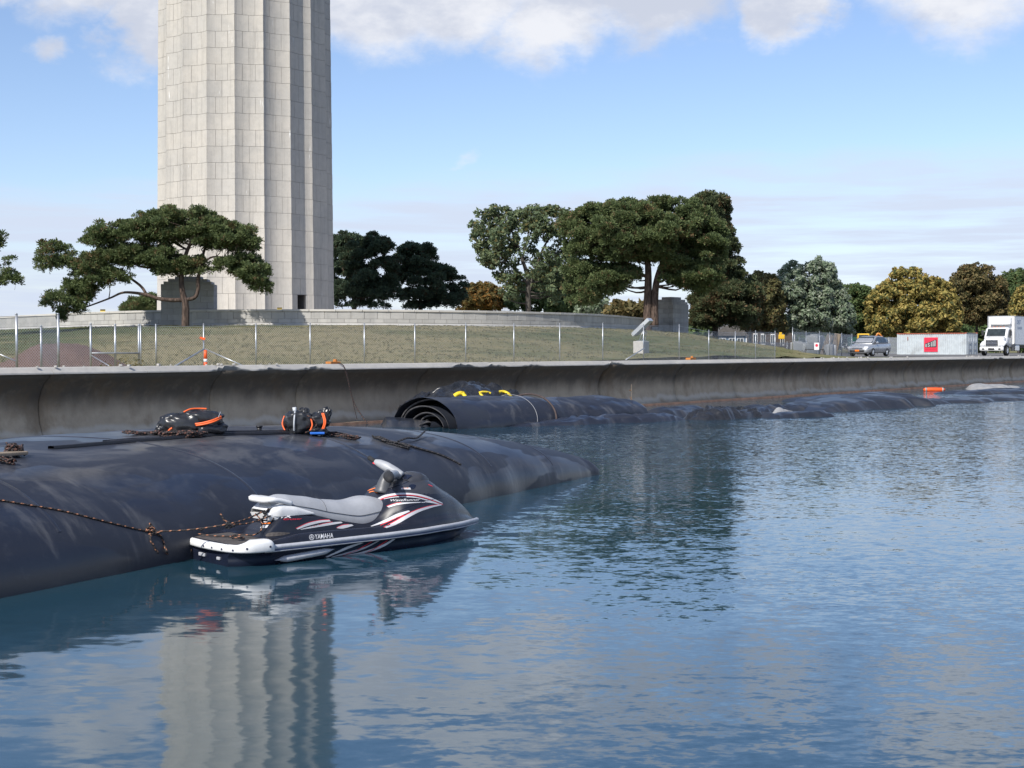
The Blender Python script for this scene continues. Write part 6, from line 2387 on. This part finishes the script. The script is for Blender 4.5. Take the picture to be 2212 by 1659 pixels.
def bspline(ctrl, per=4):
    c = np.array(ctrl, float)
    c = np.vstack([2 * c[0] - c[1], c, 2 * c[-1] - c[-2]])
    out = []
    for i in range(len(c) - 3):
        for j in range(per):
            t = j / per
            out.append(((1 - t) ** 3 * c[i] + (3 * t ** 3 - 6 * t * t + 4) * c[i + 1] + (-3 * t ** 3 + 3 * t * t + 3 * t + 1) * c[i + 2] + t ** 3 * c[i + 3]) / 6)
    out.append(c[-2])
    return np.array(out)


XS = np.unique(np.concatenate([np.linspace(-.17, .3, 16), np.linspace(.3, .62, 16), np.linspace(.62, 1.6, 22), np.linspace(1.6, 3.0, 48), np.linspace(3.0, 3.245, 16)]))
rows = []
for x in XS:
    h = bspline(section(x))
    full = [(x, -p[0], p[1]) for p in h] + [(x, p[0], p[1]) for p in h[::-1][1:]]
    rows.append(full)
DK = np.array(rows)
ncol = DK.shape[1]
half = (ncol + 1) // 2


def sheet(name, A, mat, parent):
    return grid_mesh(name, A, mat, parent, True)


# faces split by colour: hood (upper front), deck (rest)
r_, c_ = DK.shape[:2]
idx = np.arange(r_ * c_).reshape(r_, c_)
Fq = np.stack([idx[:-1, :-1], idx[1:, :-1], idx[1:, 1:], idx[:-1, 1:]], -1).reshape(-1, 4)
cen = DK.reshape(-1, 3)[Fq].mean(1)
hoodline = np.interp(cen[:, 0], [1.75, 1.95, 2.2, 2.45, 2.7, 2.95, 3.05], [9, .655, .665, .64, .60, .52, 9])
is_hood = (cen[:, 0] > 1.95) & (cen[:, 0] < 3.02) & (cen[:, 2] > hoodline)
matmask = (cen[:, 0] < .3) & (np.abs(cen[:, 1]) < .40) & (cen[:, 0] > -.15)


def sub(name, mask, mat):
    F = Fq[mask]
    used = np.unique(F)
    remap = -np.ones(r_ * c_, int)
    remap[used] = np.arange(len(used))
    return link(name, fast_mesh(name, DK.reshape(-1, 3)[used], remap[F]), mat, SKI, True)


deck_o = sub('deck', ~is_hood & ~matmask, 'deck_black')
hood_o = sub('hood', is_hood, 'hood_charcoal')
mat_o = sub('traction_mat', matmask, 'mat_brown')
DECK = BVHTree.FromPolygons([ski(*p) for p in DK.reshape(-1, 3)], [tuple(f) for f in Fq])

# hull below the rail
rows = []
for x in XS:
    b, zr = f_b(x), f_zr(x)
    k = float(np.interp(x, [-.2, 2.2, 2.7, 2.95, 3.1, 3.22], [1, 1, .82, .55, .3, .05]))
    kz = float(np.interp(x, [-.2, 2.2, 2.7, 2.95, 3.1, 3.25], [-.12, -.12, -.02, .10, .19, .258]))
    ch = float(np.interp(x, [-.2, 2.2, 2.7, 2.95, 3.1, 3.25], [.06, .07, .11, .16, .215, .26]))
    h = [(b, zr - .012), (b - .015, zr - .035), (b - .05 * k - .01, zr - .055 * k - .03), (b * (.55 + .36 * k), (zr + ch) / 2), (b * (.45 + .40 * k), ch), (b * (.3 + .25 * k), (ch + kz) / 2), (0.0, kz)]
    h = bspline(h, 3)
    rows.append([(x, -p[0], p[1]) for p in h] + [(x, p[0], p[1]) for p in h[::-1][1:]])
HL = np.array(rows)
hull_o = sheet('hull', HL, 'gel_black', SKI)
idxh = np.arange(HL.shape[0] * HL.shape[1]).reshape(HL.shape[:2])
Fh = np.stack([idxh[:-1, :-1], idxh[1:, :-1], idxh[1:, 1:], idxh[:-1, 1:]], -1).reshape(-1, 4)
HULL = BVHTree.FromPolygons([ski(*p) for p in HL.reshape(-1, 3)], [tuple(f) for f in Fh])
MB().add([tuple(p) for p in HL[0]] + [tuple(p) for p in DK[0]], [tuple(range(HL.shape[1]))[::-1], tuple(range(HL.shape[1], HL.shape[1] + ncol))]).build('transom', 'gel_black', SKI)


def along_rail(x0, x1, n, off, z0, z1, mat, name, side):
    rows = []
    for x in np.linspace(x0, x1, n):
        b = f_b(x)
        e = .02
        tx, ty = 2 * e, f_b(x + e) - f_b(x - e)
        L = math.hypot(tx, ty)
        nx, ny = -ty / L, tx / L
        zr = f_zr(x)
        q = lambda o, z: (x + nx * o, side * (b + ny * o), zr + z)
        rows.append([q(0.0, z0 - .006), q(off, z0), q(off * 1.25, (z0 + z1) / 2), q(off, z1), q(0.0, z1 + .006)])
    return sheet(name, rows, mat, SKI)


for sd_ in (-1, 1):
    along_rail(.12, 3.243, 90, .020, -.008, .026, 'rail_grey', 'rub_rail', sd_)
    along_rail(.12, 3.243, 90, .017, -.024, -.008, 'rail_blue', 'rail_insert', sd_)
    along_rail(.12, 3.243, 90, .016, -.034, -.025, 'rail_grey', 'lower_bead', sd_)

# stern bumper
path = [(.20, -.585), (.08, -.572), (-.04, -.54), (-.12, -.47), (-.165, -.36), (-.19, -.18), (-.197, 0), (-.19, .18), (-.165, .36), (-.12, .47), (-.04, .54), (.06, .57)]
pp = catmull([(x, y, 0) for x, y in path], 6)
rows = []
for i, p in enumerate(pp):
    t = (pp[min(i + 1, len(pp) - 1)] - pp[max(i - 1, 0)]).normalized()
    n = Vector((t.y, -t.x, 0)) * (-1 if True else 1)
    n = Vector((-t.y, t.x, 0))
    out = n if (n.x * (p.x - .6) + n.y * p.y) > 0 else -n
    s = i / (len(pp) - 1)
    bul = sst(.30, .14, s) * sst(-.02, .04, s) + .75 * sst(.80, .92, s)
    zt = .335 + .045 * bul
    th = .028 + .018 * bul
    inn = .03 + .085 * bul
    q = lambda o, z: tuple(p + out * o + Vector((0, 0, z)))
    rows.append([q(-.02, .262), q(th * .8, .262), q(th, .275), q(th, zt - .035), q(th * .6, zt - .008), q(-inn * .3, zt), q(-inn, zt - .004), q(-inn - .01, .30)])
A = np.array(rows)
bo = grid_mesh('stern_bumper', A, 'ski_white', SKI, True, closed=True)
MB().add([tuple(p) for p in A[0]] + [tuple(p) for p in A[-1]], [tuple(range(8)), tuple(range(8, 16))[::-1]]).build('bumper_end', 'ski_white', SKI)
for s in (.06, .20, .31, .40, .48, .56):
    i = int(s * (len(pp) - 1))
    v0, v1 = Vector(A[i][2]), Vector(A[i][3])
    c = v0 * .45 + v1 * .55
    o_ = Vector((c.x - .6, c.y, 0)).normalized()
    o_ = (Vector(A[i][3]) - Vector(A[i][0]))
    o_.z = 0
    o_.normalize()
    MB().tube([c - o_ * .004, c + o_ * .004], .011, 8).build('screw', 'decal_navy', bo)

# sponson on the near side, and its twin
for sd_ in (-1, 1):
    rows = []
    for x in np.linspace(.26, .94, 26):
        k = sst(.26, .38, x) * (1 - sst(.80, .94, x)) ** .7 * .75
        b = f_b(x)
        zc = .155 + .055 * (x - .22) / .76
        rows.append([(x, sd_ * (b - .09), zc - .05 * k), (x, sd_ * (b - .03 + .02 * k), zc - .045 * k), (x, sd_ * (b - .018 + .03 * k), zc), (x, sd_ * (b - .03 + .02 * k), zc + .032 * k), (x, sd_ * (b - .09), zc + .036 * k)])
    sheet('sponson', rows, 'rail_grey', SKI)
MB().box((-.175, .12, .19), (.02, .12, .035), 0, .008).build('tie_down', 'rail_grey', SKI)
MB().box((-.175, -.2, .185), (.02, .06, .03), 0, .008).build('tie_down', 'rail_grey', SKI)

# seat
SX = np.linspace(.47, 2.0, 60)
rows = []
for x in SX:
    zt = float(smooth_interp(x, [.44, .5, .58, .66, .8, .95, 1.1, 1.27, 1.4, 1.51, 1.63, 1.76, 1.9, 2.02], [.66, .705, .735, .74, .712, .695, .655, .638, .618, .63, .655, .645, .59, .53]))
    zb = float(smooth_interp(x, [.44, .6, .85, 1.17, 1.52, 1.68, 1.8, 1.92, 2.02], [.63, .60, .545, .455, .375, .395, .43, .48, .51]))
    hw = float(smooth_interp(x, [.44, .52, .7, 1.1, 1.45, 1.7, 1.85, 1.96, 2.02], [.09, .15, .185, .20, .225, .235, .22, .17, .09]))
    ring = []
    for j in range(28):
        a = 2 * math.pi * j / 28
        ca, sa = math.cos(a), math.sin(a)
        y = hw * math.copysign(abs(ca) ** (.62 if sa >= 0 else .25), ca) * (1.0 if sa < 0 else (.80 + .20 * (1 - sa)))
        z = zb + (zt - zb) * (max(0, sa) ** .72) if sa >= 0 else zb - .015 * abs(sa)
        ring.append((x, y, z))
    rows.append(ring)
so = grid_mesh('seat', rows, 'seat_vinyl', SKI, True, closed=True)
for rr_ in (rows[0], rows[-1]):
    MB().add([tuple(p) for p in rr_], [tuple(range(28))]).build('seat_end', 'seat_vinyl', so, True)
SR = np.array(rows)
for j in (1, 13):      # piping along both sides
    MB().tube([Vector(SR[i][j]) + Vector((0, .004 if j < 7 else -.004, .002)) for i in range(2, len(SR) - 2)], .003, 5).build('piping', 'column_grey', so, True)
for i in (24,):  # cross seams of the cover
    MB().tube([Vector(SR[i][j]) + Vector((0, 0, .001)) for j in range(1, 14)], .0024, 5).build('seam', 'column_grey', so, True)
# white rear seat base and grab handle
rows = []
for x in np.linspace(.40, .92, 20):
    k = (x - .40) / .52
    hw = float(np.interp(k, [0, .2, .6, 1], [.15, .205, .215, .21]))
    zt = float(np.interp(k, [0, .25, .6, 1], [.60, .655, .62, .545]))
    zb = float(np.interp(k, [0, .25, .6, 1], [.545, .535, .535, .53]))
    rows.append([(x, -hw, zb), (x, -hw - .006, (zb + zt) / 2), (x, -hw + .01, zt), (x, 0, zt), (x, hw - .01, zt), (x, hw + .006, (zb + zt) / 2), (x, hw, zb)])
sheet('seat_base', rows, 'ski_white', SKI)
gh = MB()
gh.tube(catmull([(.66, -.185, .655), (.54, -.19, .69), (.44, -.185, .705), (.385, -.12, .70), (.375, 0, .70), (.385, .12, .70), (.44, .185, .705), (.54, .19, .69), (.66, .185, .655)], 5), .026, 10)
gh.box((.44, 0, .712), (.15, .30, .03), 0, .012)
gh.build('grab_handle', 'ski_white', SKI, True)
MB().add([(.40, -.17, .56), (.40, .17, .56), (.42, .15, .50), (.42, -.15, .50), (.52, -.19, .56), (.52, .19, .56), (.52, .19, .50), (.52, -.19, .50)], [(0, 1, 2, 3), (0, 4, 5, 1), (0, 3, 7, 4), (1, 5, 6, 2)]).build('handle_bracket', 'ski_white', SKI)

# cowl dash, steering
rows = []
for x in np.linspace(2.18, 2.52, 14):
    k = (x - 2.18) / .34
    hw = float(np.interp(k, [0, .4, .8, 1], [.16, .19, .15, .08]))
    z0 = f_top(x) - .03
    zt = float(np.interp(k, [0, .15, .55, .8, 1], [.80, .835, .872, .83, .775]))
    rows.append([(x, -hw, z0 - .03), (x, -hw * .96, (z0 + zt) / 2), (x, -hw * .7, zt - .008), (x, 0, zt), (x, hw * .7, zt - .008), (x, hw * .96, (z0 + zt) / 2), (x, hw, z0 - .03)])
sheet('instrument_hood', rows, 'hood_charcoal', SKI)
MB().add([(2.185, -.12, .80), (2.185, .12, .80), (2.24, .13, .845), (2.24, -.13, .845)], [(0, 1, 2, 3)]).build('instrument_panel', 'gel_black', SKI)


def UP(zx_, zy_, yl):
    """place on the craft for a point of the enlarged crop, at a given distance from its centre plane"""
    x = 378 + zx_ * .3174
    y = 945 + zy_ * .3174
    d = ray(x, y)
    o = Vector((0, 0, CAM_H))
    c, s = math.cos(SKI_ROT), math.sin(SKI_ROT)
    nrm = Vector((-s, c, 0))
    p0 = ski(0, yl, 0)
    h = o + d * ((p0 - o).dot(nrm) / d.dot(nrm))
    q = (h - SKI_LOC) / SKI_S
    return Vector((q.x * c + q.y * s, yl, q.z))


col = MB().tube(catmull([(1.94, 0, .66), (1.97, 0, .78), (2.02, 0, .86), (2.04, 0, .89)], 4), [.10, .07, .055, .04], 14)
col.build('steering_column', 'column_grey', SKI, True)
hub = Vector((2.05, 0, .885))
far = UP(1362, 165, .30)
tipf = UP(1322, 138, .40)
near = UP(1452, 262, -.22)
tipn = UP(1468, 288, -.40)
rows = []
pth = catmull([UP(1545, 262, .0), UP(1500, 235, .07), UP(1440, 200, .16), UP(1395, 178, .24), far], 4)
MB().tube(pth, [.045, .055, .056, .046, .027], 12).build('handlebar_cover', 'bar_grey', SKI, True)
MB().tube([far, tipf], [.024, .027], 10).build('grip', 'black_rubber', SKI, True)
MB().tube([UP(1345, 172, .30), UP(1380, 190, .26)], .008, 6).build('throttle_lever', 'decal_red', SKI, True)
MB().tube(catmull([UP(1500, 250, .0), UP(1478, 252, -.10), near], 4), [.045, .048, .04], 12).build('handlebar_cover', 'bar_grey', SKI, True)
MB().tube(catmull([near + Vector((0, .05, .01)), near, near * .4 + tipn * .6, tipn], 3), [.035, .058, .05, .030], 14).build('grip', 'black_rubber', SKI, True)
MB().tube([near + Vector((-.02, -.06, -.01)), near + Vector((-.08, -.15, -.015))], .008, 6).build('brake_lever', 'black_rubber', SKI, True)


# ---- graphics laid on the shell
def cast(zx_, zy_, tree, lift=0.003):
    d = ray(378 + zx_ * .3174, 945 + zy_ * .3174).normalized()
    h, n, i, dd = tree.ray_cast(Vector((0, 0, CAM_H)), d)
    if h is None:
        return None
    if n.dot(d) > 0:
        n = -n
    h = h + n * lift
    c, s = math.cos(SKI_ROT), math.sin(SKI_ROT)
    q = (h - SKI_LOC) / SKI_S
    return Vector((q.x * c + q.y * s, -q.x * s + q.y * c, q.z))


def resample(pts, n):
    p = catmull([(x, y, 0) for x, y in pts], 8)
    L = np.concatenate([[0], np.cumsum([(b - a).length for a, b in zip(p[:-1], p[1:])])])
    t = np.linspace(0, L[-1], n)
    return np.stack([np.interp(t, L, [q.x for q in p]), np.interp(t, L, [q.y for q in p])], -1)


def decal(name, up, lo, mat, tree=DECK, n=40, k=4, lift=.003):
    a, b = resample(up, n), resample(lo, n)
    rows = []
    for i in range(n):
        r = []
        for j in range(k + 1):
            q = a[i] * (1 - j / k) + b[i] * (j / k)
            h = cast(q[0], q[1], tree, lift)
            r.append(h)
        rows.append(r)
    V, F = [], []
    idm = {}
    for i, r in enumerate(rows):
        for j, h in enumerate(r):
            if h is not None:
                idm[(i, j)] = len(V)
                V.append(tuple(h))
    for i in range(n - 1):
        for j in range(k):
            q = [(i, j), (i + 1, j), (i + 1, j + 1), (i, j + 1)]
            if all(x in idm for x in q):
                w = [Vector(V[idm[x]]) for x in q]
                if max((w[0] - w[2]).length, (w[1] - w[3]).length) < .16:
                    F.append(tuple(idm[x] for x in q))
    if F:
        link(name, fast_mesh(name, V, F), mat, SKI, True)


# upper sweep over the cowl
decal('stripe', [(1370, 420), (1430, 392), (1530, 378), (1640, 383), (1730, 405), (1818, 444)], [(1378, 428), (1440, 405), (1535, 390), (1635, 394), (1725, 416), (1820, 452)], 'decal_white')
decal('stripe', [(1378, 430), (1440, 406), (1535, 391), (1635, 395), (1725, 417), (1822, 456)], [(1384, 434), (1445, 410), (1535, 395), (1632, 399), (1722, 421), (1824, 460)], 'decal_red')
decal('stripe', [(1420, 418), (1480, 406), (1550, 401), (1630, 404), (1710, 422), (1780, 444)], [(1424, 421), (1485, 410), (1550, 406), (1640, 412), (1705, 428), (1775, 450)], 'decal_white')
decal('stripe', [(1444, 470), (1500, 451), (1560, 443), (1640, 440), (1700, 440)], [(1456, 478), (1510, 461), (1570, 452), (1640, 446), (1698, 444)], 'decal_white')
decal('stripe', [(1440, 466), (1495, 448), (1540, 441)], [(1443, 469), (1498, 451), (1542, 444)], 'decal_red')
decal('stripe', [(1700, 432), (1760, 440), (1815, 458)], [(1695, 440), (1755, 448), (1800, 460)], 'decal_white')
# lower sweep
decal('stripe', [(1330, 603), (1420, 565), (1500, 525), (1560, 505), (1590, 497)], [(1336, 607), (1430, 580), (1510, 545), (1570, 518), (1600, 503)], 'decal_white')
decal('stripe', [(1395, 598), (1450, 572), (1510, 543), (1555, 528)], [(1400, 600), (1455, 576), (1515, 547), (1560, 531)], 'decal_red')
decal('stripe', [(1425, 612), (1500, 572), (1570, 530), (1650, 492), (1740, 466), (1820, 456)], [(1440, 617), (1515, 590), (1585, 548), (1660, 508), (1745, 478), (1812, 462)], 'decal_white')
decal('stripe', [(1416, 611), (1495, 568), (1566, 527), (1648, 488), (1740, 462), (1822, 452)], [(1422, 613), (1499, 572), (1570, 531), (1651, 492), (1741, 466), (1822, 456)], 'decal_red')
# rear pedestal flashes
decal('stripe', [(825, 620), (900, 585), (980, 566), (1050, 562)], [(835, 626), (910, 600), (990, 580), (1060, 572)], 'decal_white')
decal('stripe', [(820, 617), (898, 581), (980, 562), (1050, 558)], [(824, 620), (900, 585), (981, 566), (1051, 562)], 'decal_red')
decal('stripe', [(850, 625), (950, 600), (1060, 580), (1130, 574)], [(860, 627), (960, 612), (1065, 595), (1140, 582)], 'decal_white')
decal('stripe', [(925, 608), (1010, 585), (1070, 574)], [(928, 611), (1013, 588), (1072, 577)], 'decal_red')
decal('stripe', [(1100, 614), (1140, 597), (1200, 592)], [(1102, 618), (1145, 620), (1215, 600)], 'decal_white')
decal('stripe', [(1097, 612), (1138, 594), (1180, 590)], [(1100, 615), (1141, 598), (1182, 593)], 'decal_red')
# hull flashes
decal('hull_stripe', [(1022, 812), (1100, 775), (1180, 738), (1260, 715)], [(1040, 814), (1110, 785), (1195, 750), (1285, 715)], 'decal_white', HULL)
decal('hull_stripe', [(1060, 812), (1180, 778), (1290, 745), (1380, 700)], [(1075, 812), (1190, 790), (1300, 752), (1395, 700)], 'rail_grey', HULL)
decal('hull_stripe', [(1140, 800), (1240, 762), (1340, 705)], [(1145, 802), (1245, 766), (1346, 705)], 'decal_red', HULL)
decal('hull_stripe', [(1150, 803), (1280, 775), (1400, 735), (1480, 690)], [(1165, 806), (1300, 785), (1420, 742), (1500, 690)], 'decal_white', HULL)
decal('hull_stripe', [(1258, 793), (1340, 762), (1440, 700)], [(1264, 796), (1346, 766), (1448, 700)], 'decal_red', HULL)
# warning stickers
decal('sticker', [(1310, 360), (1370, 340), (1410, 336), (1436, 348)], [(1312, 366), (1370, 346), (1408, 342), (1432, 355)], 'decal_orange')
decal('sticker', [(1320, 372), (1350, 364), (1380, 376)], [(1322, 377), (1350, 370), (1378, 381)], 'decal_orange')
decal('sticker', [(1540, 344), (1600, 342)], [(1538, 354), (1606, 356)], 'decal_white')
decal('sticker', [(1545, 345), (1590, 343)], [(1544, 349), (1592, 347)], 'decal_orange')
decal('hood_vent', [(1590, 330), (1610, 320), (1640, 324)], [(1600, 346), (1620, 352), (1636, 340)], 'gel_black')
decal('red_accent', [(1722, 318), (1750, 330)], [(1724, 324), (1752, 336)], 'decal_red')
decal('sticker', [(605, 570), (660, 562)], [(600, 580), (652, 576)], 'decal_white')
decal('sticker', [(598, 584), (652, 580)], [(594, 590), (646, 587)], 'decal_orange')
decal('sticker', [(590, 600), (640, 596)], [(580, 618), (628, 616)], 'decal_white')
decal('mat_patch', [(615, 668), (640, 650), (700, 644), (780, 648)], [(625, 676), (690, 672), (740, 665), (785, 652)], 'mat_brown')


def text_on(name, txt, x0, y0, x1, y1, hgt, mat, shear=0.0, bold=0.0, tree=DECK, lift=.004):
    me = text_mesh(txt, 1.0, mat, 0.0, bold, shear)
    co = np.zeros(len(me.vertices) * 3)
    me.vertices.foreach_get('co', co)
    co = co.reshape(-1, 3)
    mn, mx = co[:, :2].min(0), co[:, :2].max(0)
    u = (co[:, 0] - mn[0]) / (mx[0] - mn[0])
    v = (co[:, 1] - mn[1]) / (mx[1] - mn[1])
    ok = True
    for i in range(len(co)):
        h = cast(x0 + (x1 - x0) * u[i], y0 + (y1 - y0) * u[i] - hgt * v[i], tree, lift)
        if h is None:
            ok = False
            h = UP(x0 + (x1 - x0) * u[i], y0 + (y1 - y0) * u[i] - hgt * v[i], -.55)
        me.vertices[i].co = h
    me.update()
    return link(name, me, None, SKI)


text_on('lettering', 'YAMAHA', 950, 693, 1076, 683, 33, 'decal_white', 0, .012)
text_on('lettering', 'WaveRunner', 1468, 436, 1668, 431, 15, 'decal_white', .25, .008)
text_on('lettering', 'VX', 714, 552, 800, 547, 20, 'decal_white', .25, .02)
text_on('lettering', 'Cruiser', 738, 563, 862, 559, 11, 'decal_red', .2, .012)
# round three-pronged emblem
ctr = (929, 680)


def ringd(r0, r1, n=28):
    V, F = [], []
    for i in range(n):
        a = 2 * math.pi * i / n
        for r in (r0, r1):
            h = cast(ctr[0] + r * math.cos(a), ctr[1] + r * 1.08 * math.sin(a), DECK, .004)
            V.append(tuple(h) if h is not None else tuple(UP(ctr[0], ctr[1], -.56)))
    F = [(2 * i, 2 * i + 1, (2 * i + 3) % (2 * n), (2 * i + 2) % (2 * n)) for i in range(n)]
    return V, F


em = MB().add(*ringd(14, 17.5))
for k in range(3):
    a = math.pi / 2 + k * 2 * math.pi / 3
    V = []
    for (rr, w) in ((1, 1.6), (13, 1.6), (13, -1.6), (1, -1.6)):
        h = cast(ctr[0] + rr * math.cos(a) - w * math.sin(a), ctr[1] - rr * math.sin(a) - w * math.cos(a), DECK, .004)
        V.append(tuple(h) if h is not None else tuple(UP(ctr[0], ctr[1], -.56)))
    em.add(V, [(0, 1, 2, 3)])
for (rr, w) in ((4.5, 1.2), (8.5, 1.2)):
    V2, F2 = ringd(rr - w / 2, rr + w / 2, 18)
    em.add(V2, F2)
em.build('emblem', 'decal_white', SKI, fix=False)
# seam lines of the shell
decal('panel_seam', [(1480, 520), (1600, 468), (1720, 428), (1840, 404)], [(1481, 523), (1601, 471), (1721, 431), (1840, 407)], 'gel_black')
decal('panel_seam', [(1380, 362), (1460, 345), (1560, 312), (1600, 290)], [(1381, 365), (1461, 348), (1561, 315), (1602, 293)], 'gel_black')
